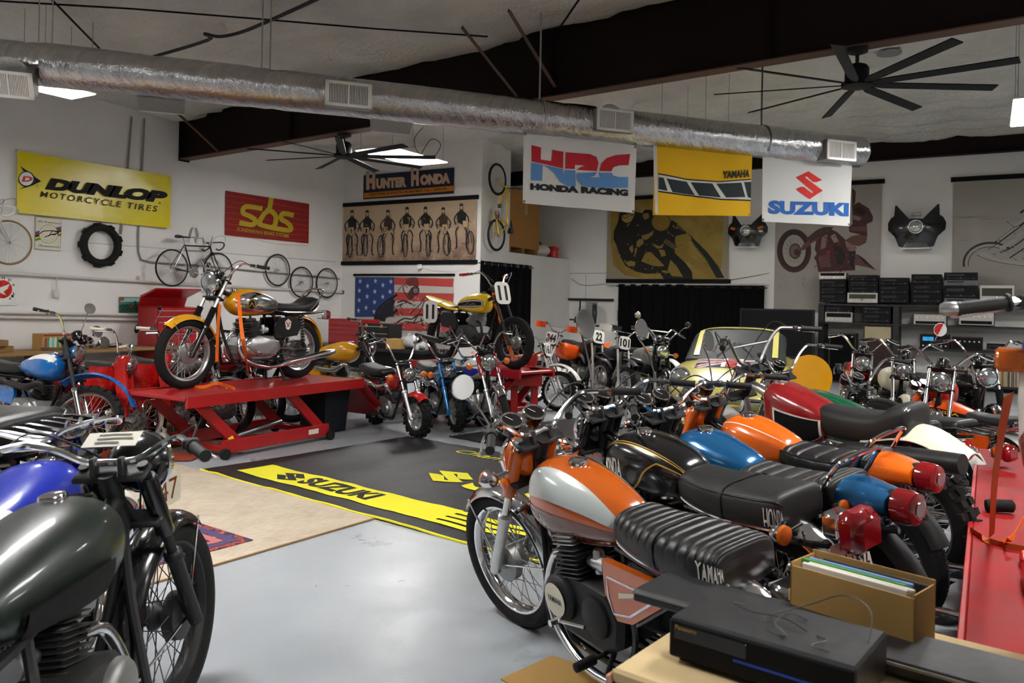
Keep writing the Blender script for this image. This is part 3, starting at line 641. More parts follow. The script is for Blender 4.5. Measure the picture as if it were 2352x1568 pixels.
    # tank
    if S['tank']:
        kind, tx, tz, sx, sy, sz, tcol = S['tank']; TL = Loft(TANKS[kind], tx, tz, sx, sy, sz)
        if S.get('tankrot'): pass
        b = B(); TL.build(b, 30, 32); to = b.obj('fuel_tank', tcol, root, ang=60)
        if S['cap']:
            cpt = TL.pt(.72 if not S.get('capu') else S['capu'], PI/2); b = B(); b.lathe([(.036, -.012), (.038, .006), (.034, .014), (.02, .018), (0, .018)], cpt, (-.08, 0, 1), 20); b.obj('fuel_cap', S['cap'], to)
        S['_TL'] = TL; S['_to'] = to
        for pt_ in S.get('patches', ()):
            mcol, u0, u1, a0, a1 = pt_[:5]; b = B()
            TL.patch(b, u0, u1, a0, a1, pt_[5] if len(pt_) > 5 else .0015); b.obj('tank_stripe_or_reflection', mcol, to); b = B()
            g0_, g1_ = a0, a1
            TL.patch(b, u0, u1, (lambda u, f=g0_: 180-(f(u) if callable(f) else f)), (lambda u, f=g1_: 180-(f(u) if callable(f) else f)), pt_[5] if len(pt_) > 5 else .0015)
            b.obj('tank_stripe_or_reflection', mcol, to)
        if S.get('emblem'):
            txt, mcol, u0, u1, a0, a1 = S['emblem'][:6]
            for sd in (0, 1):
                if sd and low: continue
                pr = Print(); pr.text(txt, 0, 0, 1, 1, mcol, .03)
                if sd == 0: pr.obj('tank_lettering', lambda u, v, d: TL.pt(lerp(u1, u0, u), R(lerp(a0, a1, v)), .003), to)
                else: pr.obj('tank_lettering', lambda u, v, d: TL.pt(lerp(u0, u1, u), PI-R(lerp(a0, a1, v)), .003), to)
    # seat
    st = S['seat']
    if st:
        x0, x1, zt, th, sw = st['x0'], st['x1'], st['z'], st['th'], st['w']; up = st.get('up', .03); nose = st.get('nose', .75); L_ = x1-x0
        sec = [(0, zt+up-th*.75, zt+up-.04, sw*.72, 3.5), (.03, zt+up-th, zt+up-.005, sw*.95, 4), (.2, zt+up*.5-th, zt+up*.45, sw, 4), (.5, zt-th, zt, sw, 3.8), (.75, zt-th, zt-.004, sw*.9, 3.4), (.95, zt-th*.9, zt+st.get('front', .005), sw*nose, 3), (1., zt-th*.7, zt-.03, sw*nose*.8, 2.6)]
        if st.get('hump'): sec[0] = (0, zt+up-th*.6, zt+up-.03, sw*.6, 3); sec[2] = (.16, zt-th, zt+up*.9, sw, 3.6); sec[3] = (.36, zt-th, zt, sw, 3.8)
        SL = Loft([(x0+q[0]*L_, q[1], q[2], q[3], q[4]) for q in sec]); nr = st.get('ribs', 0); amp = st.get('amp', .006)
        def mod(u, a, x, y):
            if math.sin(a) <= .05 or not nr: return 0
            if st.get('span') and not (st['span'][0] < u < st['span'][1]): return 0
            return -amp*(1-abs(math.sin(PI*u*nr)))**3*2.5*min(1, math.sin(a)*2)
        b = B(); SL.build(b, max(24, nr*8+1) if not low else 24, 24, mod if nr else None); so = b.obj('seat', st['c'], root, ang=50)
        if st.get('piping'):
            for sd in (0, 1): b = B(); b.tube([SL.pt(u/20, R(28) if not sd else PI-R(28), .002) for u in range(1, 20)], .004, 6); b.obj('seat_piping', st['piping'], so)
        if st.get('trim'):
            for sd in (0, 1): b = B(); b.tube([SL.pt(u/20, R(-35) if not sd else PI+R(35), .003) for u in range(0, 20)], .006, 6); b.obj('seat_trim', st['trim'], so)
        if st.get('strapx'):
            u = st['strapx']; b = B(); b.rings([[SL.pt(u+du, R(a), .004) for du in (-.012, .012)] for a in range(-30, 211, 12)], False, False); b.obj('seat_strap', 'vinyld', so)
        if st.get('text'):
            for face in ('rear',):
                pr = Print(); pr.text(st['text'], 0, 0, 1, 1, 'plate', .02)
                k_, w_, p_ = SL.sec(.06)
                zz0 = zt+up-th*.72; zz1 = zt+up-th*.3; tw_ = st.get('tw', .55)
                pr.obj('seat_lettering', lambda u, v, d: Vector((x0-.004-.0*v, lerp(sw*tw_, -sw*tw_, u), lerp(zz0, zz1, v))), so)
        if st.get('sidetext'):
            pr = Print(); pr.text(st['sidetext'], 0, 0, 1, 1, 'plate', .02); a_, c_ = st.get('sta', (-20, 8)); u0, u1 = st.get('stu', (.28, .06))
            pr.obj('seat_lettering', lambda u, v, d: SL.pt(lerp(u0, u1, u), R(lerp(a_, c_, v)), .003), so)
        S['_SL'] = SL
    # rear fender, tail
    if S['rf']:
        c, gap, a0, a1, wd = S['rf'][:5]; fender(root, 'rear_fender', c, 0, Rr+(S['rf'][5] if len(S['rf']) > 5 else .02), Rr+gap, a0, a1, wd, k=28)
    if S.get('mxf'):
        c, pts, wd = S['mxf']; pp = catmull([Vector((x, 0, z_)) for x, z_ in pts], 8); b = B(); n = 9
        prof = [(lerp(-1, 1, j/(n-1)), 0) for j in range(n)]+[(lerp(1, -1, j/(n-1)), -1) for j in range(n)]; k_ = len(pp)
        def fnm(t, p_):
            i = min(int(t*(k_-1)+.5), k_-1); w_ = wd/2*(1-.35*t**3); return pp[i]+Vector((0, p_[0]*w_, -.22*wd*abs(p_[0])**2.2+p_[1]*.004))
        b.sweep(prof, fnm, k_); b.obj('rear_fender', c, root)
    tail = Vector(S.get('tail', (-.36, 0, .66)))
    if S.get('cowl'):
        c = S['cowl']; zz = S['seat']['z']+S['seat'].get('up', .03); xx = S['seat']['x0']
        CL = Loft([(xx+.16, zz-.13, zz-.05, .10, 3), (xx+.08, zz-.135, zz-.015, .118, 2.8), (xx-.02, zz-.135, zz-.01, .115, 2.6), (xx-.12, zz-.13, zz-.025, .095, 2.5), (xx-.175, zz-.125, zz-.035, .08, 2.4)]); b = B(); CL.build(b, 18, 24); b.obj('tail_cowl', c, root, ang=60)
        tail = Vector((xx-.175, 0, zz-.085))
    if S['tl']:
        k_, c = S['tl']
        if k_ == 'box':
            b = B(); b.cbox(tail.x-.015, tail.x+.06, -.05, .05, tail.z-.05, tail.z+.045, .012); to_ = b.obj('taillight_housing', 'chrome', root)
            q = S.get('tls', 1.); b = B(); b.cbox(tail.x-.012-.073*q, tail.x-.012, -.056*q, .056*q, tail.z-.056*q, tail.z+.05*q, .022*q); b.obj('taillight_lens', c, to_)
        elif k_ == 'round':
            b = B(); b.lathe([(.03, .03), (.056, .02), (.06, -.01)], tail, (1, 0, 0), 24); to_ = b.obj('taillight_housing', 'blackm', root)
            b = B(); b.lathe([(.06, -.005), (.066, -.012), (.066, -.06), (.06, -.085), (.045, -.095), (.03, -.095), (.028, -.10), (0, -.10)], tail, (1, 0, 0), 28); b.obj('taillight_lens', c, to_)
    if S.get('reflect'):
        for sd in (-1, 1): b = NB(1); b.lathe([(0, -.008), (.026, -.008), (.028, 0), (.02, .006), (0, .007)], Tp-fd*.2+Vector((0, sd*(fw_+.04), 0)), (0, sd, 0), 16); b.obj('reflector', 'lensamb', root)
    if S['sig']:
        for sd in (-1, 1):
            b = B(); p0 = tail+Vector((.14, sd*.05, -.02)); p1 = p0+Vector((-.02, sd*.13, 0)); b.tube([p0, p1], .008, 8); b.lathe([(0, .05), (.025, .042), (.036, .018), (.038, 0)], p1, (1, 0, 0), 16); so = b.obj('turn_signal', 'chrome', root)
            b = B(); b.lathe([(.038, 0), (.036, -.012), (.02, -.02), (0, -.022)], p1, (1, 0, 0), 16); b.obj('signal_lens', S['sig'], so)
    if S.get('lplate'):
        pr = Print(); pw_, ph_ = .105, .08; m = Matrix.Translation(tail+Vector((-.03, 0, -.13))) @ Matrix(((0, 0, -1, 0), (-1, 0, 0, 0), (0, 1, 0, 0), (0, 0, 0, 1))) @ Matrix.Rotation(R(-12), 4, 'X')
        b = B(); b.prism([(-pw_+.01, -ph_), (pw_-.01, -ph_), (pw_, -ph_+.01), (pw_, ph_-.01), (pw_-.01, ph_), (-pw_+.01, ph_), (-pw_, ph_-.01), (-pw_, -ph_+.01)], lambda u, v, d: Vector((u, v, d)), -.001, .001); po = b.obj('licence_plate', 'plate', root, m, smooth=False)
        top, midt, bot = S['lplate']
        if top: pr.text(top, -.055, .05, .055, .068, 'redA', .02)
        pr.text(midt, -.092, -.035, .092, .035, 'ink', .02)
        if bot: pr.text(bot, -.05, -.066, .05, -.048, 'redA', .0)
        pr.obj('plate_lettering', lambda u, v, d: Vector((u, v, d)), po)
    if S['rail']:
        xx = S['seat']['x0']; zz = S['seat']['z']+S['seat'].get('up', .03); b = B(); rh = S['rail'] if not isinstance(S['rail'], bool) else .05
        b.ctube([(xx+.16, .135, zz-.15), (xx+.06, .14, zz-.06), (xx-.01, .135, zz+rh*.5), (xx-.05, .11, zz+rh), (xx-.06, 0, zz+rh+.012), (xx-.05, -.11, zz+rh), (xx-.01, -.135, zz+rh*.5), (xx+.06, -.14, zz-.06), (xx+.16, -.135, zz-.15)], .0105, 8, 6); b.obj('grab_rail', 'chrome', root)
    if S['rack']:
        xx = S['seat']['x0']; zz = S['seat']['z']-.02; b = B()
        for i, y in enumerate((-.12, -.07, -.025, .025, .07, .12)): b.ctube([(xx+.12, y, zz-.02), (xx-.05, y*1.05, zz), (xx-.28, y*1.05, zz+.0), (xx-.33, y, zz+.05 if abs(y) < .1 else zz+.02)], .007, 6, 4)
        b.ctube([(xx-.05, -.13, zz-.01), (xx-.28, -.135, zz-.01), (xx-.345, -.08, zz+.03), (xx-.345, .08, zz+.03), (xx-.28, .135, zz-.01), (xx-.05, .13, zz-.01)], .008, 6, 5); b.obj('luggage_rack', 'chrome', root)
    # frame
    fc = S['frame']; hd = Sx-fd*.1; rw = .105; zf = S.get('zf', .2); piv = Vector((.42*wb/1.34, 0, Rr+.03)); ztail = (st['z']-st['th']-.01) if st else .68
    b = B()
    b.ctube([hd+Vector((0, 0, .02)), (hd.x-.2, 0, hd.z-.06), (.45, 0, ztail+.0)], [.028, .026, .022], 10, 4)
    for sd in (-1, 1):
        b.ctube([hd-fd*.06, (hd.x-.03+.0, sd*.03, zf+.32), (hd.x-.12, sd*.1, zf+.03), (hd.x-.22, sd*rw, zf), (.45, sd*rw, zf), (.35, sd*rw, zf+.12), (.36, sd*rw, ztail-.12), (.42, sd*.06, ztail)], .0155, 8, 5)
        b.ctube([(.46, sd*.06, ztail), (.2, sd*.1, ztail), (-.12, sd*.105, ztail+.01), (-.28, sd*.09, ztail+.03)], .0125, 8, 3)
        b.tube([(.36, sd*rw, zf+.18), (.02, sd*.105, ztail)], .011, 8)
    b.obj('frame', fc, root)
    b = B()
    for sd in (-1, 1): b.ctube([piv+Vector((0, sd*.09, 0)), (.2, sd*.1, Rr+.005), (-.04, sd*.1, Rr)], .0165, 8, 3)
    b.tube([piv+Vector((0, -.1, 0)), piv+Vector((0, .1, 0))], .022, 10); b.obj('swingarm', S.get('swc', fc), root)
    if S['shock']:
        lo = S.get('shk', ((0.02, Rr+.02), (.06, ztail+.02)))
        for sd in (-1, 1):
            p0 = Vector((lo[0][0], sd*.125, lo[0][1])); p1 = Vector((lo[1][0], sd*.118, lo[1][1])); dv = p1-p0; LL = dv.length
            b = B(); b.lathe([(.012, 0), (.018, .01), (.018, LL*.45), (.009, LL*.46), (.009, LL*.96), (.016, LL)], p0, dv, 10); so = b.obj('shock_absorber', 'blackm', root)
            b = B(); b.tube(helix(p0+dv*.18, dv, LL*.74, .026, 9, 8 if low else 10), .0048, 5); b.obj('spring', S['shock'], so)
    if S['side']:
        for sd in (-1, 1):
            b = B(); pl = S.get('sidep', [(.12, .05), (.42, .02), (.44, .12), (.40, .24), (.14, .25), (.06, .17)]); b.prism([(x, ztail-.28+z_) for x, z_ in pl], lambda u, v, d: Vector((u, sd*(.105+d), v)), 0, .03); so = b.obj('side_cover', S['side'], root, ang=30)
            if S.get('sidetrim'): b = B(); xs = [p_[0] for p_ in pl]; b.prism([(lerp(sum(xs)/len(xs), x, .62), ztail-.28+lerp(.14, z_, .5)) for x, z_ in pl], lambda u, v, d: Vector((u, sd*(.135+d), v)), 0, .004); b.obj('side_badge', S['sidetrim'], so)
    engine(root, S, low, zf)
    exhaust(root, S, low, zf)
    # foot controls, chain, stand
    b = B(); sp = .09
    b.lathe([(sp*.5, -.003), (sp, -.003), (sp, .003), (sp*.5, .003)], (0, .062, Rr), (0, 1, 0), 28)
    b.tube([(0, .062, Rr+sp), (piv.x+.08, .075, piv.z+.035)], .007, 6); b.tube([(0, .062, Rr-sp), (piv.x+.08, .075, piv.z-.035)], .007, 6); b.obj('chain', 'castdark', root)
    for sd in (-1, 1):
        b = B(); b.tube([(.5, sd*.1, zf+.04), (.49, sd*.19, zf+.045)], .008, 6); b.lathe([(.018, 0), (.019, .01), (.017, .085), (.0, .09)], (.49, sd*.19, zf+.045), (0, sd, 0), 10); b.obj('foot_peg', 'rubber', root)
    if S['stand'] == 'side':
        tl_ = math.tan(R(lean)); foot = Vector((.47, .24, .24*tl_+.004)); b = B(); b.tube([(.5, .09, zf+.03), foot], .011, 8); b.cbox(-.035, .035, -.015, .025, -.002, .008, .003, mtx=Matrix.Translation(foot)); b.obj('kickstand', 'blackm', root)
    elif S['stand'] == 'center':
        b = B()
        for sd in (-1, 1): b.tube([(.38, sd*.07, zf+.08), (.30, sd*.14, .012)], .012, 8); b.tube([(.30, sd*.14, .01), (.24, sd*.15, .006)], .012, 8)
        b.tube([(.34, -.1, zf-.03), (.34, .1, zf-.03)], .01, 8); b.obj('centre_stand', 'blackm', root)
    S['root'] = root; S['T'] = ST; S['Tp'] = Tp; S['ax'] = ax; S['C'] = C
    return S
mat('gface', (.012,.012,.014), rough=.25, coat=.2, var=.6, nscale=120)
def numplate(root, num, pw, ph, m, pc='plate', fg='ink', nm='number_plate'):
    c = min(pw, ph)*.28; out = []
    for cx, cy, a0 in ((pw/2-c, ph/2-c, 0), (-pw/2+c, ph/2-c, 90), (-pw/2+c, -ph/2+c, 180), (pw/2-c, -ph/2+c, 270)):
        for i in range(6): a = R(a0+18*i); out.append((cx+c*math.cos(a), cy+c*math.sin(a)))
    b = B(); b.prism(out, lambda u, v, d: Vector((u, v, d)), -.002, .002); po = b.obj(nm, pc, root, m, smooth=False)
    if num:
        pr = Print(); ww = pw*min(.84, .3*len(num)); pr.text(num, -ww/2, -ph*.33, ww/2, ph*.33, fg, .045); pr.obj('number', lambda u, v, d: Vector((u, v, d+.002)), po)
    return po
def engine(root, S, low, zf):
    k = S['eng']; cc, cv, cy = S['engc']; ex, ez = S.get('engpos', (.64, zf+.19))
    if not k: return
    w_ = S.get('engw', .14)
    b = B(); prof = [(-.24, -.10), (-.16, -.15), (.10, -.15), (.19, -.08), (.20, .0), (.14, .08), (.0, .10), (-.20, .09), (-.26, .0)]
    n = len(prof); b.rings([[Vector((ex+p[0]*s_, y, ez+p[1]*s_)) for p in prof] for y, s_ in ((-w_, .90), (-w_+.02, 1), (w_-.02, 1), (w_, .90))], True, True); b.obj('crankcase', cc, root)
    for sd in (-1, 1):
        b = B(); r1 = S.get('cov', (.085, .07))
        b.lathe([(r1[0], -.02), (r1[0], .015), (r1[0]*.88, .028), (r1[0]*.6, .034), (0, .036)], (ex+.09, sd*w_, ez-.01), (0, sd, 0), 28); co = b.obj('engine_cover', cv, root)
        b = B(); b.lathe([(r1[1], -.02), (r1[1], .012), (r1[1]*.8, .022), (0, .024)], (ex-.12, sd*w_, ez-.02), (0, sd, 0), 24); b.obj('clutch_cover', cv if not S.get('cov2') else S['cov2'], root)
        if S.get('covtext') and sd == 1:
            pr = Print(); pr.ell(0, 0, r1[0]*.72, r1[0]*.72, 'cream'); pr.text(S['covtext'], -r1[0]*.5, -.012, r1[0]*.5, .012, 'ink', .02); pr.obj('engine_badge', lambda u, v, d: Vector((ex+.09-u, w_+.037+d, ez-.01+v)), co, base=.001)
    ti = S.get('tilt', .22); up = Vector((math.sin(ti), 0, math.cos(ti))); base = Vector((ex+.03, 0, ez+.08))
    ys = {'twin': (-.075, .075), 'four': (-.15, -.05, .05, .15), 'single': (0,), 'big': (0,)}[k if k in ('twin', 'four', 'single', 'big') else 'single']
    nf = 7 if k != 'big' else 9; sz = {'twin': (.075, .068), 'four': (.07, .047), 'single': (.075, .08), 'big': (.085, .095)}[k if k in ('twin', 'four', 'big') else 'single']; pit = .017
    for y in ys:
        b = B(); cylstack(b, base+Vector((0, y, 0)), up, nf, pit, sz[0], sz[1]); b.obj('cylinder', cy, root)
        b = B(); m = cylstack(b, base+Vector((0, y, 0))+up*(nf*pit+.004), up, 3, pit*.9, sz[0]*.92, sz[1]*.92, core=.8); b.cbox(-sz[0]*.55, sz[0]*.55, -sz[1]*.7, sz[1]*.7, 3*pit*.9, 3*pit*.9+.03, .012, mtx=m); b.lathe([(.012, 0), (.012, .03), (.006, .05)], base+Vector((0, y, 0))+up*(nf*pit+.075), up, 8); b.obj('cylinder_head', S.get('headc', cy), root)
        b = B(); p0 = base+Vector((-sz[0], y, 0))+up*.07; b.lathe([(.02, 0), (.022, .03), (.028, .032), (.028, .075), (.034, .08), (.034, .11)], p0, (-1, 0, .1), 14); b.lathe([(.02, -.03), (.022, .05), (.016, .06)], p0+Vector((-.055, 0, 0)), (0, 0, 1), 12); b.obj('carburettor', 'alu', root)
    if not low:
        b = B(); b.ctube([(ex-.1, -w_-.02, ez-.02), (ex-.13, -w_-.06, ez-.08), (ex-.2, -w_-.065, ez-.02), (ex-.28, -w_-.07, ez+.07)], .009, 6, 4); b.obj('kick_lever', 'chrome', root)
        b = B(); b.ctube([(ex-.08, w_+.03, ez-.06), (ex+.06, w_+.055, ez-.075)], .007, 6, 3); b.lathe([(.013, 0), (.013, .05), (0, .052)], (ex+.06, w_+.04, ez-.075), (0, 1, 0), 10); b.obj('shift_lever', 'chrome', root)
def exhaust(root, S, low, zf):
    ex, ez = S.get('engpos', (.64, zf+.19)); c = S['exc']; k = S['ex']; Rr = S['Rr']
    if not k: return
    sides = (-1, 1) if k in (1, 2, 'up2') else (-1,) if k in ('R', 'upR') else (1,)
    for sd in sides:
        y = sd*.165; b = B()
        if k in (1, 'R', 'L', 2):
            pts = [(ex+.09, sd*.06, ez+.15), (ex+.19, sd*.075, ez+.12), (ex+.24, sd*.1, ez-.02), (ex+.16, sd*.13, ez-.15), (ex-.05, y, zf-.03), (.4, y, zf-.03), (.3, y, zf-.01)]
            b.ctube(pts, .019, 10, 5); eo = b.obj('exhaust_pipe', c, root)
            b = B(); b.ctube([(.36, y, zf-.02), (.26, y, zf+.0), (.0, y, zf+.03), (-.3, y, zf+.07), (-.42, y, zf+.085)], [.02, .036, .04, .04, .026], 14, 5); b.obj('muffler', c, eo)
        else:
            zz = S['seat']['z']-S['seat']['th']-S.get('exd', .07) if S['seat'] else .6; yy = sd*.15
            if k in ('upR', 'upL', 'up2'):
                b.ctube([(ex+.09, sd*.03, ez+.15), (ex+.17, sd*.06, ez+.16), (ex+.17, sd*.12, ez+.25), (ex+.02, yy, zz-.02), (.35, yy, zz), (.3, yy, zz)], [.02, .022, .03, .036, .026, .02], 10, 5); eo = b.obj('exhaust_pipe', c, root)
                q = S.get('exr', 1.); b = B(); b.ctube([(.32, yy, zz), (.22, yy, zz+.01), (-.1, yy, zz+.03), (-.26*q, yy, zz+.045)], [.02, .038*q, .04*q, .036*q], 14, 4); b.obj('muffler', S.get('mufc', c), eo)
# ================================================================== the motorcycles
CAPR = (.77, 0, .90)
# -- right row, foreground
r1 = bike('orange and white vintage road motorcycle with ribbed black seat, nearest in the right row', 1195, 1434, 'front', 32, lean=9, steer=7,
  wb=1.32, Rf=.32, Rr=.31, twf=.085, twr=.092, fl=.69, rake=27, tank=('r5', .39, .63, .90, 1.02, 1.02, 'orangeA'), shroud='orangeA', fork=('chrome', 'alu'), hl=(.095, 'orangeA'), hb=(.10, .40, .15), grips='grip', reflect=True,
  mirrors=((1, (.12, .015, .15), .066, 'chrome', .75), (-1, (.04, -.05, .27), .066, 'chrome', 1.)), mirface=(-1, -.25, .12),
  patches=(('pearl', .10, .93, lambda u: -2+10*math.sin(PI*u), lambda u: 10+52*math.sin(PI*min(1, max(0, (u-.02)/1.02)))**.8), ('brownor', .08, .95, -48, -4), ('white', .06, .95, -58, -52)),
  emblem=('YAMAHA', 'plate', .60, .86, -30, -10), capu=.54,
  seat=dict(x0=-.10, x1=.43, z=.775, th=.14, w=.14, c='vinyl', ribs=20, amp=.004, up=.005, trim='chrome', strapx=.52, sidetext='YAMAHA', stu=(.30, .03), sta=(-6, 15)),
  side='orangeA', sidep=[(.14, .20), (.32, .07), (.42, .05), (.46, .12), (.46, .26), (.16, .26)], ff=('chrome', .03, -95, 48, .115), eng='twin', engc=('blackm', 'blackm', 'castdark'), headc='dullalu', cov=(.09, .075), covtext='YAMAHA', ex=1, frame='blackp', rf=('chrome', .035, -80, 25, .13), tl=('box', 'lensred'), tail=(-.27, 0, .66), sig='lensamb', hubr=.09)
r2 = bike('black vintage road motorcycle with gold tank stripes and chrome rear fender', 1455, 985, (.83, 0, .90), 33, lean=8, twf=.085, twr=.105, wb=1.36, Rf=.33, Rr=.32, fl=.70,
  tank=('cb', .41, .655, .8, 1, 1, 'blackp'), shroud='blackp', hl=(.09, 'blackp'), hb=(.09, .39, .15), reflect=True, mirrors=((-1, (.05, .02, .25), .056, 'chrome', 1.),), mirface=(-1, -.3, .1), capu=.58,
  patches=(('gold', .10, .90, lambda u: 32+14*math.sin(PI*u), lambda u: 35+14*math.sin(PI*u)), ('gold', .10, .90, lambda u: 38+14*math.sin(PI*u), lambda u: 40+14*math.sin(PI*u)), ('gold', .45, .92, -24, -21), ('gold', .08, .5, lambda u: -24+50*max(0, min(1, (.5-u)*6)), lambda u: -20+50*max(0, min(1, (.5-u)*6))), ('gold', .905, .92, -22, 38)),
  emblem=('HONDA', 'plate', .58, .82, -6, 14), seat=dict(x0=-.10, x1=.46, z=.79, th=.15, w=.15, c='vinyld', ribs=0, up=.02, trim='chrome', piping='vinyl', strapx=.5, sidetext='HONDA', stu=(.26, .03), sta=(-16, 8)),
  side='blackp', ff=('chrome', .03, -100, 45, .12), eng='four', engc=('dullalu', 'alu', 'castdark'), engw=.17, ex=2, tl=('box', 'lensred'), tls=1.45, tail=(-.27, 0, .71), rf=('chrome', .04, -80, 25, .14), rail=.0, lplate=('ALABAMA', 'VM 1492', 'Shirley'))
r3 = bike('metallic blue road motorcycle with blue tail cowl and round red taillight', 1597, 982, (.80, 0, .90), 33, lean=8, wb=1.34, fl=.70, tank=('slim', .42, .68, .78, 1.12, 1, 'blueA'), shroud='blackp', fork=('blackm', 'blackm'), hl=(.085, 'blackp'), hb=(.09, .39, .15), capu=.58, patches=(('white', .93, .945, -40, 80),),
  seat=dict(x0=-.04, x1=.48, z=.79, th=.12, w=.135, c='vinyld', ribs=16, amp=.003, up=.045, hump=True), cowl='blueA', tl=('round', 'lensred'), rail=.09, side='blueA', ff=('blueA', .03, -80, 45, .115), ex='R', eng='twin', engc=('castdark', 'dullalu', 'castdark'), sig=None, rf=('blackm', .035, -70, 25, .12), mirrors=((-1, (.03, -.03, .20), .055, 'chrome', 1.),), mirface=(-1, -.3, .1), grips='grip')
r4 = bike('bright orange road motorcycle with orange tail cowl and round red taillight', 1697, 950, (.80, 0, .90), 33, lean=8, wb=1.34, fl=.70, tank=('slim', .42, .68, .78, 1.12, 1, 'orangeB'), shroud='orangeB', fork=('chrome', 'alu'), hl=(.085, 'orangeB'), hb=(.09, .39, .15), capu=.58, patches=(('white', .10, .93, lambda u: 44+6*math.sin(PI*u), lambda u: 47+6*math.sin(PI*u)),),
  seat=dict(x0=-.04, x1=.48, z=.79, th=.12, w=.135, c='vinyl', ribs=12, amp=.004, up=.045, hump=True, piping='vinyl'), cowl='orangeB', tl=('round', 'lensred'), rail=.09, side='orangeB', ff=('orangeB', .03, -80, 45, .115), ex='R', eng='twin', sig=None, rf=('blackm', .035, -70, 25, .12))
r5 = bike('motocross motorcycle with dark red tank, plain black seat and cream rear fender', 1790, 876, (.80, 0, .98), 32, lean=7, sc=1.05, wb=1.42, Rf=.345, Rr=.33, twf=.085, twr=.125, tire='knob', rake=29, fl=.80, tank=('mx', .43, .74, .74, .95, 1.0, 'redA'), cap='alu', hl=None, gauges=0, sig=None, tl=None, hb=(.19, .43, .12), barc='steel', xbar=True,
  seat=dict(sidetext='H', stu=(.16, .09), sta=(38, 62), x0=-.06, x1=.50, z=.88, th=.17, w=.125, c='vinyld', up=.07, hump=True), ff=None, ffh=('white', .10, -40, 75, .13), rf=None, mxf=('cream', [(.2, .79), (.0, .84), (-.14, .83), (-.32, .74)], .26), ex='upL', exr=1.35, exd=.03, exc='blackm', side=None, eng='single', engc=('dullalu', 'dullalu', 'castdark'), engpos=(.68, .44), zf=.26, shock='blackm', frame='steel', emblem=('Husqvarna', 'plate', .56, .92, -30, -19), levers=True, hubr=.06,
  patches=(('plate', .12, .60, -34, 12), ('black', .15, .57, -31, 9, .0024)))  # black patch paints in the dark reflections of a chrome knee panel
# -- left foreground
l1 = bike('dark green old military-style motorcycle with black fenders, nearest on the left', 140, 1136, (.74, 0, .92), 2, lean=6, steer=-4, wb=1.36, Rf=.335, Rr=.335, twf=.095, twr=.1, rimc='blackm', rake=27, fl=.66, fork=('blackm', 'blackm'), shroud='blackp', boots=None, ff=('blackp', .035, -120, 32, .14), hb=(.07, .40, .16), hl=(.10, 'blackp', (.05, 0, .09)), gauges=0, sig=None,
  hubc='castdark', spokec='castdark', tank=('girder', .22, .70, .95, .92, .95, 'greenD'), capu=.6, knee=True, seat=dict(x0=-.2, x1=.26, z=.74, th=.08, w=.14, c='vinyl', up=.02), side=None, eng='single', engc=('castdark', 'dullalu', 'castdark'), ex='R', exc='chrome', rf=('greenD', .04, -100, 30, .15), tl=None, stand='center', frame='blackm', hubr=.085, drumf=-1, engpos=(.58, .40))
TLg = l1['_TL']
b = B(); gp = TLg.pt(.8, PI/2); b.lathe([(.05, -.01), (.052, .008), (.046, .014), (.044, .008), (0, .008)], gp, (.15, 0, 1), 24); b.obj('tank_gauge', 'blackp', l1['_to'])
for a0, a1 in ((-40, -4), (220, 184)):
    b = B(); TLg.patch(b, .22, .55, a0, a1, .014, 14, 8); TLg.patch(b, .22, .55, a0, a1, .001, 14, 8); b.obj('knee_pad', 'rubber', l1['_to'])
b = B(); b.T = l1['T']; tp = l1['Tp']; b.cbox(-.001, .001, -.09, .09, -.035, .035, .0008, mtx=Matrix.Translation(tp+Vector((.05, .03, .09))) @ Matrix.Rotation(R(58), 4, 'Y')); no = b.obj('note_card', 'paper', l1['root'])
pr = Print()
for k, (a_, e_) in enumerate(((-.05, .06), (-.05, .07), (-.05, .03))): pr.stroke([(a_, .020-.019*k), (lerp(a_, e_, .5), .0215-.019*k), (e_, .019-.019*k)], .008, '#6b675e')
nm_ = l1['T'] @ Matrix.Translation(tp+Vector((.05, .03, .09))) @ Matrix.Rotation(R(58), 4, 'Y')
pr.obj('note_writing', lambda u, v, d: nm_ @ Vector((-d-.001, -u, v)), no)
pm = l1['T'] @ Matrix.Translation(l1['ax']+Vector((.02, 0, .435))) @ Matrix(((1, 0, 0, 0), (0, 0, -1, 0), (0, 1, 0, 0), (0, 0, 0, 1)))
po = B().prism([(-.13, -.055), (.13, -.055), (.14, .04), (.10, .06), (-.13, .06), (-.15, .0)], lambda u, v, d: Vector((u, v, d)), -.001, .001).obj('front_number_plate', 'cream', l1['root'], pm, smooth=False)
pr = Print(); pr.text('947', -.11, -.035, .11, .04, 'brownor', .0); pr.obj('number', lambda u, v, d: Vector((u, v, d)), po, base=.002)
l2 = bike('blue and white small motorcycle with round badge, behind the dark green one', 230, 1125, (1.28, 0, .60), 8, lean=7, steer=-8, wb=1.24, Rf=.29, Rr=.29, ff=('white', .035, -100, 55, .13), tank=('brit', .22, .62, 1.1, 1.1, 1.05, 'blueC'), shroud='blueC', fork=('chrome', 'alu'), hl=(.085, 'blueC'), gauges=1, hb=(.0, .33, .12), seat=dict(x0=-.25, x1=.34, z=.76, th=.11, w=.13, c='white', up=.02), side='white', eng='single', ex='R', rf=('white', .035, -110, 25, .13), sig=None, fl=.60, emblem=('200', 'plate', .55, .70, -5, 18), low=True, mirrors=())
l3 = bike('black motorcycle with quilted black seat and chrome luggage rack, at the left edge', 205, 982, (-.58, 0, .79), 62, lean=6, sc=1.2, wb=1.32, rack=True, tank=('cb', .28, .66, 1, 1, 1, 'blackp'), seat=dict(x0=-.25, x1=.38, z=.80, th=.16, w=.16, c='vinyl', ribs=8, amp=.004, up=.02, piping='vinyl'), side='blackp', ex=1, eng='four', engw=.17, sig=None, tl=('box', 'lensred'), tail=(-.30, 0, .62), low=True)
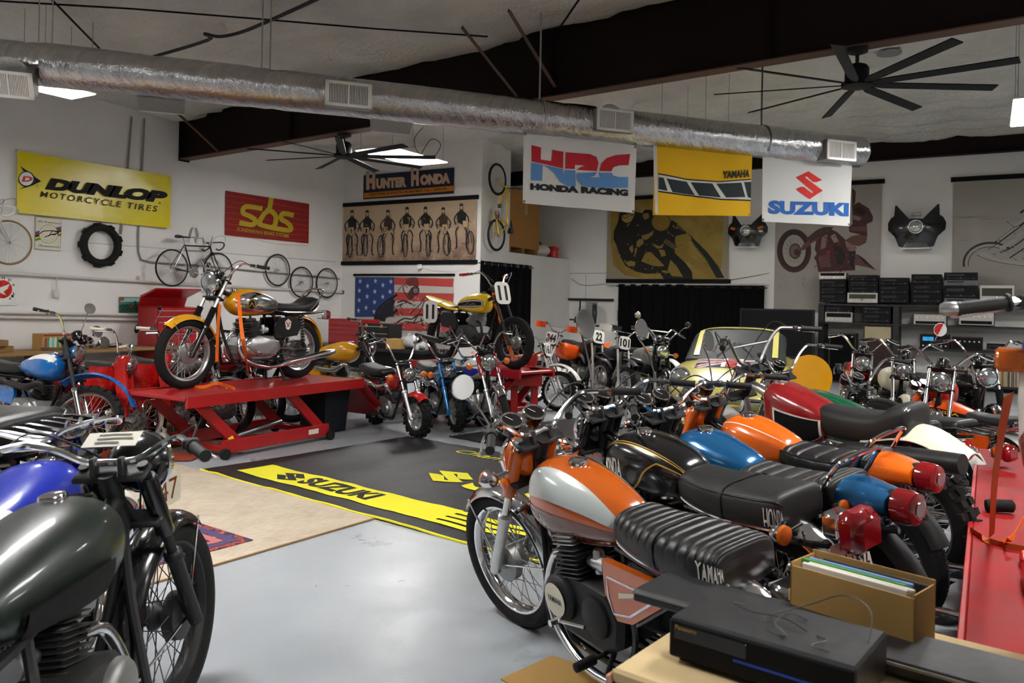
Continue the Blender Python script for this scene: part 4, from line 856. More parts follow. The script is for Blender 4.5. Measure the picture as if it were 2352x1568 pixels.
l4 = bike('blue enduro motorcycle with high blue front fender beside the workbench', 196, 968, 'axle', -120, lean=6, steer=36, wb=1.36, Rf=.335, Rr=.32, tire='knob', rake=29, fl=.80, tank=('slim', .34, .70, 1, 1, 1, 'blueB'), fork=('blackm', 'chrome'), hl=(.085, 'blueB'), shroud=None, ff=None, ffh=('blueB', .10, -48, 68, .125), hb=(.15, .40, .10), xbar=False, gauges=2, seat=dict(x0=-.28, x1=.4, z=.80, th=.12, w=.12, c='vinyl', ribs=14, amp=.004, up=.02), side='blueB', ex='upR', exc='blackm', rf=('blueB', .06, -80, 20, .12), eng='single', sig=None, low=True, patches=(('white', .35, .9, 28, 62),), emblem=('YAMAHA', 'ink', .5, .8, 36, 54), mirrors=((1, (0, .02, .26), .055, 'chrome', 1.),), mirstem='bent', mirface=(.6, -.6, .1))
def cub(label, px, py, head, ww, legs=True, **k):
    d = dict(wb=1.19, Rf=.285, Rr=.285, twf=.065, twr=.07, rake=27, fl=.60, link='redB', ff=('redB' if not ww else 'blackp', .03, -120, 30, .12), tank=None, hl=None, gauges=0, steer=34, hb=(.22, .33, .14), grips='cream', seat=dict(x0=-.2, x1=.26, z=.76, th=.1, w=.12, c='vinyl', up=.01), side='redB', eng='single', engpos=(.55, .30), tilt=1.3, zf=.18, ex='R', rf=('redB', .035, -100, 35, .13), sig=None, tl=('box', 'lensred'), ww=ww, hubr=.10, low=True, engc=('dullalu', 'alu', 'castdark')); d.update(k)
    S = bike(label, px, py, 'axle', head, lean=5, **d); ro = S['root']; tp = S['Tp']
    b = B(); CL = Loft([(.1, .52, .64, .09, 2.6), (.3, .44, .62, .085, 2.6), (.5, .40, .56, .07, 2.6), (.7, .44, .62, .06, 2.6), (.86, .56, .8, .055, 2.6), (.93, .7, .88, .05, 2.6)]); CL.build(b, 24, 16); b.obj('body_spine', 'redB', ro)
    b = B(); b.T = S['T']; b.cbox(tp.x-.06, tp.x+.10, -.085, .085, tp.z-.10, tp.z+.075, .045); no = b.obj('headlight_nacelle', 'redB', ro)
    b = B(); b.T = S['T']; b.lathe([(.08, 0), (.075, .02), (.05, .035), (0, .04)], (tp.x+.09, 0, tp.z-.015), (1, 0, -.1), 24, sy=1.15); b.obj('headlight_lens', 'glass', no)
    b = B(); b.T = S['T']; b.torus((tp.x+.092, 0, tp.z-.015), (1, 0, -.1), .08, .008, 24, 6); b.obj('headlight_ring', 'chrome', no)
    if legs:
        for sd in (-1, 1):
            b = B(); g = []
            for i in range(9):
                t = i/8; g.append([Vector((lerp(.86, .70, t)+.05*math.sin(PI*t)-.09*q*q, sd*lerp(.05, lerp(.22, .26, t), q), lerp(.78, .2, t))) for q in (0, .35, .7, 1)])
            b.rings(g, False, False); b.rings([[v+Vector((-.006, 0, 0)) for v in r_] for r_ in g], False, False); b.obj('leg_shield', 'cream' if k.get('cs') else 'redB', ro)
    return S
l5 = cub('red step-through motorcycle with whitewall tires, beside the blue enduro', 312, 968, -118, True, mirrors=((1, (0, .02, .18), .05, 'blackm', 1.),), mirstem='bent')
l6 = cub('red step-through motorcycle with black tires under the front of the lift', 411, 955, -118, False, mirrors=((-1, (.02, -.05, .2), .04, 'blackm', .6),))
ROWK = dict(lean=5, steer=32, low=True, sig=None, hb=(.14, .37, .10))
l8 = bike('grey-tanked motorcycle parked behind the legs of the lift', 517, 938, 'axle', -118, tank=('brit', .3, .66, 1, 1, 1, 'greytank'), shroud='blackp', hubr=.11, ff=('chrome', .03, -95, 45, .11), side='greytank', eng='single', ex='R', **ROWK)
l9 = bike('motorcycle with silver drum hub behind the middle of the lift', 597, 930, 'axle', -118, tank=('slim', .3, .64, 1, 1, .9, 'redA'), shroud='redA', hubr=.11, wb=1.25, Rf=.29, Rr=.29, fl=.62, ff=('redA', .03, -95, 45, .11), side='redA', eng='single', ex='R', **ROWK)
l10 = bike('motorcycle with small spoked wheel beside the dark bin under the lift', 673, 915, 'axle', -118, tank=('slim', .3, .62, 1, 1, .9, 'blackp'), shroud='blackp', hubr=.09, wb=1.25, Rf=.29, Rr=.29, fl=.60, ff=('chrome', .03, -95, 45, .11), side='blackp', eng='single', ex='R', **ROWK)
l11 = bike('motorcycle with yellow tank and round headlight behind the red lift', 858, 797, (1.16, 0, .88), -118, tank=('slim', .3, .70, 1, 1.1, 1.05, 'yellowA'), hl=(.09, 'chrome'), gauges=1, shroud='blackp', ff=('chrome', .03, -95, 45, .11), side='yellowA', eng='single', ex='upR', **ROWK)
# -- on the lift: yellow and chrome twin
l7 = bike('yellow and chrome vintage twin motorcycle strapped on the red lift', 425, 892, 'front', 149.1, lean=0, z=.60, steer=4, wb=1.42, Rf=.335, Rr=.325, twf=.09, twr=.105, rake=28, fl=.80, fork=('alu', 'blackp'), boots='rubber', tank=('brit', .33, .73, 1.05, 1.1, 1.1, 'yellowA'), ff=('yellowA', .04, -72, 42, .125), hl=(.105, 'chrome', (0, 0, .08)), hb=(.14, .42, .14), gauges=2, rimc='alu',
  seat=dict(x0=-.22, x1=.40, z=.83, th=.11, w=.135, c='vinyl', up=.07, hump=True, trim='chrome'), rail=.08, rf=('yellowA', .045, -95, 20, .135), tl=('box', 'lensred'), tail=(-.40, 0, .70), side='blackp', sidetrim=None, eng='twin', engc=('dullalu', 'chrome', 'castdark'), cov=(.10, .08), ex=1, hubr=.10, disc=0, sig=None, stand='center', shock='dullalu',
  patches=(('chrome', .06, .84, lambda u: -40, lambda u: 8+34*math.sin(PI*u)),), levers=True)
ro = l7['root']
b = B(); b.rings([[Vector((.60+x*s_, .15+d, .39+z_*s_)) for x, z_ in [(-.20, -.04), (-.13, -.10), (.0, -.105), (.12, -.095), (.19, -.02), (.17, .07), (.09, .105), (-.08, .07), (-.18, .04)]] for d, s_ in ((0, 1), (.03, 1), (.045, .85))], True, True); b.obj('primary_cover', 'alu', ro)
pr = Print(); pr.poly([(0, .10), (.075, .05), (.05, -.07), (0, -.1), (-.05, -.07), (-.075, .05)], 'plate'); pr.stroke([(-.05, .045), (.03, -.05)], .02, 'redB', smooth=False); pr.stroke([(.05, .045), (-.03, -.05)], .02, 'redB', smooth=False); pr.obj('side_badge', lambda u, v, d: Vector((.26-u*.6, .137+d, .60+v*.6)), ro)
pr = Print(); pr.ell(0, 0, .05, .05, 'gold'); pr.ell(0, 0, .042, .042, 'blackp'); pr.stroke([(-.03, -.015), (.0, .02), (.03, -.015)], .012, 'gold'); pr.obj('tank_badge', lambda u, v, d: l7['_TL'].pt(.58-u*1.2, R(-8)+v*6, d+.004), l7['_to'])
# -- small bikes in the middle
def mini(label, px, py, head, col, steer=0, **k):
    d = dict(lean=5, wb=1.04, Rf=.235, Rr=.235, twf=.105, twr=.11, tire='knob', rimc='alu', rake=26, fl=.60, fw=.085, fork=('chrome', 'alu'), ff=(col, .035, -80, 40, .13), tank=None, hl=(.07, col), gauges=0, hb=(.24, .31, .08), seat=dict(x0=-.16, x1=.44, z=.70, th=.10, w=.12, c='vinyl', up=.03), side=None, eng='single', engpos=(.46, .28), tilt=1.25, zf=.17, ex='upR', exc='chrome', rf=(col, .035, -80, 30, .13), sig='lensamb', tl=('box', 'lensred'), tail=(-.26, 0, .56), low=True, hubr=.06, engw=.1, shock='chrome', cov=(.06, .055)); d.update(k)
    S = bike(label, px, py, 'front', head, steer=steer, **d); b = B()
    Loft([(-.16, .50, .58, .05, 2.6), (.1, .46, .60, .07, 2.6), (.4, .42, .58, .075, 2.6), (.62, .46, .64, .06, 2.6), (.76, .58, .74, .045, 2.6)]).build(b, 20, 16); bo = b.obj('body_frame', col, S['root']); S['body'] = bo; return S
m2 = mini('red mini trail motorcycle with flared red fender in front of the lift ramp', 962, 1005, -146, 'redB', steer=6, lean=-5, wb=1.10, hb=(.26, .34, .10))
pr = Print(); pr.poly([(0, 0), (.10, .09), (.16, .09), (.06, 0)], 'teal'); pr.poly([(.07, 0), (.17, .09), (.24, .09), (.14, 0)], 'purple'); pr.text('CT70', -.1, -.045, .02, -.015, 'plate', .01); pr.obj('decal', lambda u, v, d: Vector((.52-u, -.078-d, .50+v)), m2['body'])
m3 = mini('blue mini trail motorcycle, the left of the blue pair', 1050, 991, -158, 'blueM', lean=-5, tank=('mini', .42, .56, .8, 1, 1, 'blueM'), fork=('blueM', 'blueM'), emblem=None, ff=('blackm', .03, -60, 40, .12))
m4 = mini('blue mini trail motorcycle, the right of the blue pair', 1106, 978, -158, 'blueM', lean=-5, tank=('mini', .42, .56, .8, 1, 1, 'blueM'), fork=('blueM', 'blueM'), ff=('blackm', .03, -60, 40, .12))
m5 = bike('white and blue road motorcycle with chrome front fender beside the red wheel stand', 1127, 833, (1.15, 0, .87), -158, steer=-6, sc=.95, tank=('brit', .32, .68, 1, 1, 1, 'white'), patches=(('blueC', .1, .9, -30, 10),), ff=('chrome', .03, -95, 45, .11), hl=(.088, 'chrome'), side='white', ex='R', eng='twin', low=True, lean=-6, shroud='redA', hb=(.17, .38, .10))
m6 = bike('yellow flat-track racing motorcycle with number 11 plates on the second lift', 1180, 846, 'front', -135, lean=0, z=.63, wb=1.42, Rf=.335, Rr=.335, twf=.1, twr=.11, rake=26, fl=.78, fork=('blackm', 'blackm'), ff=None, rf=None, hl=None, gauges=0, sig=None, tl=None, tank=('r5', .36, .74, .9, .95, .95, 'yellowB'), cap='blackm', patches=(('black', .08, .92, -18, 16), ('plate', .1, .9, -14, 12, .0022), ('black', .12, .88, -10, 8, .003)), emblem=('YAMAHA', 'plate', .3, .72, -7, 5), seat=dict(x0=.0, x1=.40, z=.80, th=.06, w=.12, c='vinyl', up=.05, hump=True), plate=('11', .27, .30, 'plate'), ex='R', exc='blackm', mufc='blackm', side='blackm', eng='big', engc=('castdark', 'castdark', 'dullalu'), engpos=(.66, .44), zf=.28, shock='blackm', hb=(.16, .40, .20), grips='redB', barc='chrome', low=False, stand=None, rimc='blackm')
b = B(); Loft([(-.34, .90, .93, .06, 2.6), (-.2, .84, .9, .11, 2.6), (.0, .76, .86, .125, 2.6), (.25, .72, .80, .12, 2.6), (.4, .71, .77, .1, 2.6)]).build(b, 20, 18); b.obj('tail_section', 'yellowB', m6['root'])
for sd in (-1, 1): numplate(m6['root'], '11', .31, .31, Matrix.Translation((-.12, sd*.15, .70)) @ Matrix(((-sd, 0, 0, 0), (0, 0, sd, 0), (0, 1, 0, 0), (0, 0, 0, 1))), nm='side_number_plate')
# -- dirt bikes along the curtain
def mx(label, px, py, ref, head, col, num, **k):
    d = dict(lean=6, wb=1.46, Rf=.345, Rr=.335, twf=.085, twr=.115, tire='knob', rimc='alu', rake=27, fl=.86, fork=('alu', 'alu'), ff=None, ffh=('white', .11, -38, 66, .13), rf=None, mxf=(col, [(.15, .83), (-.1, .88), (-.3, .92), (-.5, .93)], .18), hl=None, gauges=0, sig=None, tl=None, tank=('mx', .42, .78, .9, .9, .8, col), cap='blackm', seat=dict(x0=-.2, x1=.5, z=.92, th=.1, w=.1, c='vinyld', up=.02), plate=(num, .2, .21, 'plate'), ex='upR', exc='steel', side=col, eng='single', engpos=(.7, .46), zf=.3, shock='blackm', hb=(.12, .40, .12), xbar=True, low=True, hubr=.05, frame='dullalu'); d.update(k)
    return bike(label, px, py, ref, head, **d)
def handguards(S, c):
    for sd in (-1, 1):
        b = B(); b.T = S['T']; o_ = S['C']+Vector((.05, sd*.33, S_hb(S))); g = []
        for i in range(7): a = lerp(-1, 1, i/6); g.append([o_+Vector((.05-.05*a*a, sd*a*.11, z_)) for z_ in (-.05, -.02, .02, .05)])
        b.rings(g, False, False); b.rings([[v+Vector((.006, 0, 0)) for v in r_] for r_ in g], False, False); b.obj('hand_guard', c, S['root'])
def S_hb(S): return S['hb'][0]-.02
d1 = mx('red dirt motorcycle with white number 161 plate and white front fender', 1283, 898, 'axle', -126, 'redB', '161', sc=.8, plate=('161', .2, .24, 'plate'))
d2 = mx('orange dirt motorcycle with number 244 plate, behind the red 161', 1268, 776, (1.16, 0, 1.05), 138, 'orangeK', '244', sc=.92, plate=('244', .24, .2, 'plate'), ffh=('orangeK', .11, -38, 66, .13)); handguards(d2, 'orangeK')
d3 = mx('silver-forked dirt motorcycle with number 22 plate', 1372, 773, (1.16, 0, 1.05), -166, 'blackm', '22', sc=.95, steer=10, ffh=('blackm', .11, -30, 40, .12)); handguards(d3, 'blackm')
d4 = mx('dirt motorcycle with white hand guards, right of number 22', 1432, 787, (1.16, 0, 1.05), -170, 'blackm', '101', sc=.9, steer=8, ffh=('blackm', .11, -30, 40, .12)); handguards(d4, 'white')
d5 = mx('grey dirt motorcycle with side number 161, behind the yellow car nose', 1478, 803, (.6, 0, .9), -160, 'greytank', '', sc=.92, plate=None, side='plate')
for sd in (-1, 1): numplate(d5['root'], '161', .24, .2, Matrix.Translation((.24, sd*.145, .68)) @ Matrix(((-sd, 0, 0, 0), (0, 0, sd, 0), (0, 1, 0, 0), (0, 0, 0, 1))), nm='side_number_plate')
d6 = bike('black road motorcycle with round headlight in front of the black curtain', 1522, 801, (1.16, 0, .92), -176, lean=5, steer=8, sc=.97, low=True, tank=('brit', .3, .68, 1, 1.1, 1, 'greytank'), shroud='blackp', boots='rubber', hl=(.09, 'blackp'), ff=('blackp', .04, -80, 40, .12), side='blackp', ex='R', mirrors=((1, (.0, .12, .14), .05, 'blackm', 1.), (-1, (0, -.1, .16), .05, 'chrome', 1.)), hb=(.16, .4, .1))
# -- right background, between the red-tanked one and the stereo shelves
q1 = bike('green-tanked motorcycle just behind the dark red motocross one', 1890, 905, (.62, 0, .88), 28, lean=6, low=True, tank=('slim', .25, .68, 1.1, 1.1, 1, 'greenT'), ff=('chrome', .03, -95, 45, .11), side='greenT', hl=(.085, 'chrome'), hb=(.18, .40, .14), sig=None, seat=dict(x0=-.2, x1=.36, z=.78, th=.1, w=.12, c='vinyl', up=.02))
q2 = bike('red motorcycle with chrome headlight in front of the dark speaker', 1981, 838, (1.14, 0, .86), 160, lean=5, low=True, tank=('brit', .3, .66, 1, 1, 1, 'redB'), hl=(.08, 'chrome'), hb=(.16, .36, .08), ff=('chrome', .03, -95, 45, .11), side='redB', sig=None, gauges=1)
q3 = bike('cream motorcycle with red and white round mirror', 2078, 855, (1.14, 0, .86), 165, lean=5, low=True, tank=('brit', .3, .66, 1, 1, 1, 'cream'), hl=(.08, 'chrome'), hb=(.15, .38, .12), ff=('cream', .03, -95, 45, .11), side='cream', sig=None, gauges=1, mirrors=((1, (.0, .05, .16), .07, 'plate', 1.),), mirface=(1, .3, 0), mirhalf='redB')
q4 = bike('red-tanked motorcycle with chrome round mirror before the record shelf', 2160, 880, (1.1, 0, .86), 150, lean=5, low=True, tank=('brit', .3, .66, 1, 1, 1, 'redB'), hl=(.08, 'chrome'), hb=(.13, .36, .12), ff=('chrome', .03, -95, 45, .11), side='redB', sig=None, gauges=1)
q5 = bike('small motorcycle with orange fork and orange lettered tank', 2100, 893, (.99, 0, .87), 22, lean=5, sc=.88, low=True, wb=1.15, Rf=.27, Rr=.27, fl=.66, tank=('slim', .28, .60, .9, 1, .9, 'orangeK'), patches=(('black', .2, .8, -4, 22),), emblem=('HONDA', 'gold2', .28, .72, 2, 16), fork=('orangeK', 'alu'), shroud='orangeK', hl=(.075, 'chrome'), hb=(.18, .36, .1), ff=('chrome', .03, -95, 45, .11), side='orangeK', sig=None, seat=dict(x0=-.24, x1=.36, z=.72, th=.1, w=.125, c='vinyl', ribs=14, amp=.003, up=.03, sidetext='HONDA', stu=(.25, .06), sta=(-6, 10)), rack=True, tl=('box', 'lensred'), tail=(-.34, 0, .60), rf=('white', .035, -100, 25, .13))
q6 = bike('black motorcycle with round headlight and black fork boots before the record shelf', 2280, 862, (1.16, 0, .90), 175, steer=-12, lean=5, low=True, tank=('brit', .3, .68, 1, 1, 1, 'blackp'), hl=(.085, 'chrome'), hb=(.20, .40, .12), boots='rubber', ff=('chrome', .03, -95, 45, .11), side='blackp', sig=None)
q7 = bike('small motorcycle with chrome rear rack and white fender behind the red lift', 2235, 985, (-.2, 0, .66), 20, lean=5, low=True, wb=1.15, Rf=.27, Rr=.27, fl=.64, tank=('slim', .28, .58, .9, 1, .9, 'blackp'), hl=(.075, 'chrome'), hb=(.18, .36, .1), ff=('white', .03, -95, 45, .11), side='white', sig='lensamb', seat=dict(x0=-.16, x1=.36, z=.70, th=.09, w=.12, c='vinyl', up=.02), rack=True, tl=('box', 'lensred'), tail=(-.42, 0, .54), rf=('white', .035, -110, 25, .13))
# -- far right: enduro strapped on the right-hand lift
r0 = bike('white and red enduro motorcycle on the right-hand red lift, cut by the picture edge', 0, 0, 'front', -30.9, pos=(.36, 1.28, .42), lean=0, z=.42, wb=1.46, Rf=.33, Rr=.33, tire='street', rake=27, fl=.72, fork=('chrome', 'redB'), shroud='white', tank=('mx', .4, .80, 1, 1, 1, 'white'), patches=(('blueC', .3, .9, -30, -10), ('redA', .3, .9, -55, -32)), hl=None, ff=('redB', .03, -60, 40, .13), ffh=None, hb=(.09, .42, .07), seat=dict(x0=-.3, x1=.46, z=.9, th=.12, w=.12, c='vinyld', up=.02), side='white', ex='upR', exc='blackm', rf=None, mxf=('redB', [(.1, .80), (-.1, .85), (-.35, .84)], .18), eng='single', engpos=(.7, .46), zf=.3, stand=None, reflect=True, barc='chrome', sig=None, gauges=2)
b = B(); FL = Loft([(.90, .98, 1.06, .10, 2.4), (1.0, .66, 1.16, .24, 2.6), (1.14, .52, 1.17, .29, 2.8), (1.3, .50, 1.14, .27, 2.8), (1.5, .56, 1.04, .21, 2.6), (1.66, .72, .90, .10, 2.4)]); FL.build(b, 26, 28); fo = b.obj('fairing', 'white', r0['root'], ang=60)
for c, a0, a1 in (('blueC', 12, 26), ('redA', -40, -12), ('redB', -75, -45)):
    for m_ in (0, 1): b = B(); FL.patch(b, .2, .9, (180-a0 if m_ else a0), (180-a1 if m_ else a1), .002); b.obj('fairing_stripe', c, fo)
for sd in (-1, 1): b = B(); b.cbox(-.05, .05, -.035, .035, -.03, .03, .01, mtx=Matrix.Translation((1.14, sd*.31, .94))); so = b.obj('side_signal', 'lensamb', r0['root']); b = B(); b.tube([(1.14, sd*.24, .94), (1.14, sd*.30, .94)], .015, 8); b.obj('signal_stalk', 'blackm', so)

for sd in (-1, 1):
    half_ = r0['C']+Vector((-.05-.07, sd*.42, .09-.025)); b = B(); b.lathe([(.011, -.01), (.017, 0), (.0175, .035), (.012, .045), (0, .046)], half_, (-.2, sd, -.05), 14); b.obj('bar_end_weight', 'alu', r0['root'])
pr = Print(); pr.stroke([(.18, .205), (.33, .095), (.42, .075), (.44, .13), (.44, .205), (.18, .205)], .008, 'chrome', smooth=False); pr.poly([(.26, .185), (.38, .145), (.38, .165), (.26, .20)], 'cream'); zt_ = r1['seat']['z']-r1['seat']['th']-.01-.28
pr.obj('side_cover_trim', lambda u, v, d: Vector((u, .1355+d, zt_+v)), r1['root'])
# ================================================================== things on the walls
def WL(px, py, d=0): return at_x(px, py, XL+d)
def WH(px, py, d=0): return at_y(px, py, YH-d)
def WP(px, py, d=0): return at_x(px, py, XP+d)
def WB(px, py, d=0): return at_y(px, py, YB-d)
def sheet(name, label, cat, wall, corners, c, th=.006, off=.012, wave=.004, group=None, n=14):
    """thin hanging sheet or board on a wall; corners TL TR BL BR in sight-line pixels"""
    P = [wall(*q, off) for q in corners]
    ax = 1 if wall in (WL, WP) else 0
    a0 = (P[0][ax]+P[2][ax])/2; a1 = (P[1][ax]+P[3][ax])/2; z1 = (P[0].z+P[1].z)/2; z0 = (P[2].z+P[3].z)/2
    org = Vector((P[0].x if ax else a0, a0 if ax else P[0].y, z0)); sg = 1 if ax else -1
    def pt(s, t, d):
        w_ = wave*math.sin(7*s+3*t)*math.sin(2.5*s)+wave
        q = Vector((0, s*(a1-a0), t*(z1-z0))) if ax else Vector((s*(a1-a0), 0, t*(z1-z0)))
        if ax: q.x = d+w_
        else: q.y = -(d+w_)
        return q
    b = B(); g = [[pt(i/n, j/6, th) for j in range(7)] for i in range(n+1)]; b.rings(g, False, False)
    g2 = [[pt(i/n, j/6, 0) for j in range(7)] for i in range(n+1)]; b.rings(g2, False, False)
    b.rings([[g[i][0], g2[i][0]] for i in range(n+1)], False, False); b.rings([[g[i][6], g2[i][6]] for i in range(n+1)], False, False); b.rings([g[0], g2[0]], False, False); b.rings([g[n], g2[n]], False, False)
    o = b.obj(name, c, None, Matrix.Translation(org)); tag(o, label, cat, group)
    def fn(px, py, d): return wall(px, py, off+th+wave*2+d)-org
    return o, fn, (a0, a1, z0, z1), org
def bar_on(o, name, wall, p0, p1, h, c='black', off=.02):
    a = wall(*p0, off)-o.location; e = wall(*p1, off)-o.location; b = B()
    ax = 1 if wall in (WL, WP) else 0; zz = (a.z+e.z)/2
    if ax: b.box(min(a.x, e.x)-.02, max(a.x, e.x)+.012, a.y, e.y, zz-h/2, zz+h/2)
    else: b.box(a.x, e.x, a.y-.012, a.y+.02, zz-h/2, zz+h/2)
    return b.obj(name, c, o, smooth=False)
def tubeobj(name, label, cat, pts, r, c, n=8, curved=False, group=None, sub=5):
    o_ = Vector(pts[0]); b = B(); q = [Vector(p)-o_ for p in pts]
    (b.ctube(q, r, n, sub) if curved else b.tube(q, r, n)); o = b.obj(name, c, None, Matrix.Translation(o_)); return tag(o, label, cat, group)
mat('tirebanner', '#e3cf12', rough=.22, var=.06, nscale=3, bump=.25, bscale=9); mat('sbsred', '#8d1414', rough=.7, var=.12, nscale=5); mat('sbsyel', '#b8a01e', rough=.7, var=.08)
# Dunlop banner
o, fn, _, _ = sheet('banner', 'yellow motorcycle tire banner with black lettering on the left wall', 'banner', WL, [(36, 342), (393, 408), (40, 487), (387, 526)], 'tirebanner', wave=.012, off=.05)
pr = Print()
pr.poly([(46, 381), (72, 398), (80, 406), (95, 416), (74, 426), (44, 435), (58, 428), (50, 421), (56, 394)], 'ink'); pr.ell(61, 411, 18.5, 18, 'ink'); pr.ell(60.5, 410.5, 16, 15.5, 'plate'); pr.text('D', 49, 417, 75, 404, 'redB', .06, .2, rise=1)
pr.text('DUNLOP', 103, 435, 385, 407, 'ink', .085, .25, .92, rise=33); pr.text('MOTORCYCLE TIRES', 92, 452, 362, 438, '#3a3a1a', .01, .2, 1.25, rise=35); pr.ring(85, 427, 2.6, 2.6, .6, 'ink', 12); pr.ring(367, 466, 2.4, 2.4, .6, 'ink', 12)
pr.obj('banner_print', fn, o, step=.0003)
for p in ((38, 345), (391, 411), (42, 484), (385, 522)): b = B(); b.lathe([(.018, 0), (.018, .006), (.008, .008)], fn(*p, .0), (1, 0, 0), 10); b.obj('grommet', 'steel', o)
# sbs banner
o, fn, _, _ = sheet('banner', 'dark red brake banner with olive lettering on the left wall', 'banner', WL, [(517, 436), (712, 470), (517, 540), (705, 558)], 'sbsred', wave=.006)
S5 = lambda x, y: (500+x/5.843, 420+y/5.843)
pr = Print()
for i in range(8):
    y0 = 165+i*76; pr.stroke([S5(105, y0), S5(400, y0+40+i*0), S5(800, y0+122), S5(1215, y0+205-i*9)], .55, '#b5732a')
for pts in ([(600, 345), (380, 318), (340, 400), (440, 450), (510, 510), (460, 560), (290, 530)], [(1020, 435), (880, 410), (850, 480), (930, 530), (980, 590), (940, 635), (600, 570), (565, 520), (620, 420), (690, 350), (720, 200)], [(640, 375), (720, 380), (780, 450), (770, 560), (740, 590)]): pr.stroke([S5(*p) for p in pts], 11, 'sbsyel')
pr.text('SCANDINAVIAN BRAKE SYSTEMS', *S5(258, 640), *S5(960, 592), 'sbsyel', .01, .2, rise=17.0)
pr.obj('banner_print', fn, o, step=.0003)
# Schwinn enamel sign
o, fn, _, _ = sheet('sign', 'cream bicycle maker sign with rainbow stripes on the left wall', 'sign', WL, [(82, 497), (141, 506), (79, 571), (137, 577)], 'cream', wave=0)
S6 = lambda x, y: (x/3.319, 460+y/3.319)
pr = Print()
for i, c in enumerate(('#1b4fb5', '#b01c1c', '#151515', '#e0c01a', '#158a3a')):
    pr.poly([S6(268, 240+i*14), S6(318, 226+i*14), S6(318, 240+i*14), S6(268, 254+i*14)], c); pr.poly([S6(420, 208+i*14), S6(467, 198+i*14), S6(467, 212+i*14), S6(420, 222+i*14)], c)
pr.ell(*S6(370, 256), 22, 21.5, '#8b8472'); pr.ell(*S6(370, 256), 21, 20.5, 'cream'); pr.ring(*S6(370, 256), 15.5, 15.5, .5, '#8b8472')
pr.stroke([S6(300, 258), S6(330, 236), S6(400, 232), S6(446, 250), S6(400, 258), S6(340, 280)], 2.2, 'ink'); pr.stroke([S6(372, 275), S6(400, 236), S6(440, 238), S6(420, 262), S6(380, 258)], 1.8, 'ink')
pr.text('Schwinn', *S6(285, 164), *S6(462, 150), 'ink', .0, .5, rise=6); pr.text('Paramount', *S6(292, 350), *S6(455, 336), 'ink', .0, .5, rise=4)
pr.stroke([S6(275, 122), S6(469, 145), S6(458, 386), S6(262, 368), S6(275, 122)], .8, '#6f6a50', smooth=False)
pr.obj('sign_print', fn, o, step=.0003)
# Honda wing roundel
o, fn, _, _ = sheet('sign', 'white round sign with red disc and white wing at the left picture edge', 'sign', WL, [(-22, 636), (38, 640), (-22, 700), (38, 702)], 'wall_paint', wave=0, th=.003)
pr = Print(); pr.ell(7, 668, 27, 30, 'plate'); pr.ell(6, 664, 22, 21, 'redB'); pr.poly([(-14, 668), (0, 660), (22, 652), (18, 662), (8, 670), (14, 678), (0, 672), (-10, 676)], 'plate')
for ch, a in zip('HONDA', (150, 118, 86, 54, 22)): c_, s_ = math.cos(R(a)), math.sin(R(a)); pr.text(ch, 6+27*c_-3.4, 664-26*s_+3, 6+27*c_+3.4, 664-26*s_-3, 'ink', .03)
for ch, a in zip('AIL', (-52, -36, -20)): c_, s_ = math.cos(R(a)), math.sin(R(a)); pr.text(ch, 6+28*c_-3, 664-27*s_+3, 6+28*c_+3, 664-27*s_-3, 'ink', .03)
pr.obj('sign_print', fn, o, step=.0003)
# green photograph
o, fn, _, _ = sheet('photo_print', 'green tinted photograph of motorcycles beside the red tool chest', 'picture', WL, [(273, 682), (352, 682), (274, 718), (352, 718)], '#4f7a72', wave=0)
pr = Print(); pr.poly([(273, 700), (352, 700), (352, 717), (274, 717)], '#1d5a44'); pr.poly([(280, 684), (352, 684), (352, 692), (276, 693)], '#8fb5b0'); pr.poly([(273, 683), (286, 683), (284, 690), (273, 690)], '#8a4a22'); pr.poly([(298, 699), (307, 699), (307, 704), (298, 705)], '#c0583c'); pr.poly([(314, 698), (327, 698), (327, 704), (316, 705)], '#c0583c')
for x in (282, 291, 300, 311, 319, 330, 340): pr.ring(x, 712, 3.4, 4, .9, '#0b2a1e', 14); pr.stroke([(x-5, 703), (x, 699), (x+4, 706), (x-3, 710)], 2.2, '#0f3528')
pr.ell(311, 694, 2.2, 3.4, '#16402f'); pr.obj('picture_print', fn, o, step=.0002)
# conduits and rails
r_ = .02
tubeobj('conduit', 'white painted pipe running along the left wall below the bicycles', 'pipe', [WL(-60, 624, .05), WL(130, 634, .05), WL(400, 651, .05), WL(786, 671, .05)], .024, 'pipe')
tubeobj('conduit', 'upper of the two white pipes low on the left wall', 'pipe', [WL(-60, 716, .05), WL(352, 724, .05)], .024, 'pipe')
tubeobj('conduit', 'lower of the two white pipes low on the left wall', 'pipe', [WL(-60, 727, .05), WL(352, 735, .05)], .024, 'pipe')
tubeobj('conduit', 'short white pipe drop ending in a small box on the left wall', 'pipe', [WL(131, 636, .05), WL(130, 676, .05)], .017, 'pipe')
a = WL(303, 268, .03); tubeobj('conduit', 'left of two thin conduits rising behind the yellow banner', 'pipe', [a, WL(293, 392, .03), WL(278, 538, .03)], .015, 'dullalu')
a = WL(332, 272, .03); tubeobj('conduit', 'right of two thin conduits, bending along the wall behind the black bicycle', 'pipe', [a, WL(326, 392, .03), WL(318, 540, .03), WL(318, 578, .03), WL(324, 596, .03), WL(346, 602, .03), WL(460, 610, .03), WL(600, 624, .03), WL(780, 640, .03)], .015, 'dullalu')
for i, p in enumerate(((128, 676), (322, 640))):
    b = B(); b.cbox(-.03, .03, -.045, .045, -.05, .05, .01); tag(b.obj('junction_box', 'pipe', None, Matrix.Translation(WL(*p, .04))), ('small white box at the end of the short pipe drop', 'small white bracket clamped on the long wall pipe')[i], 'electrical box')
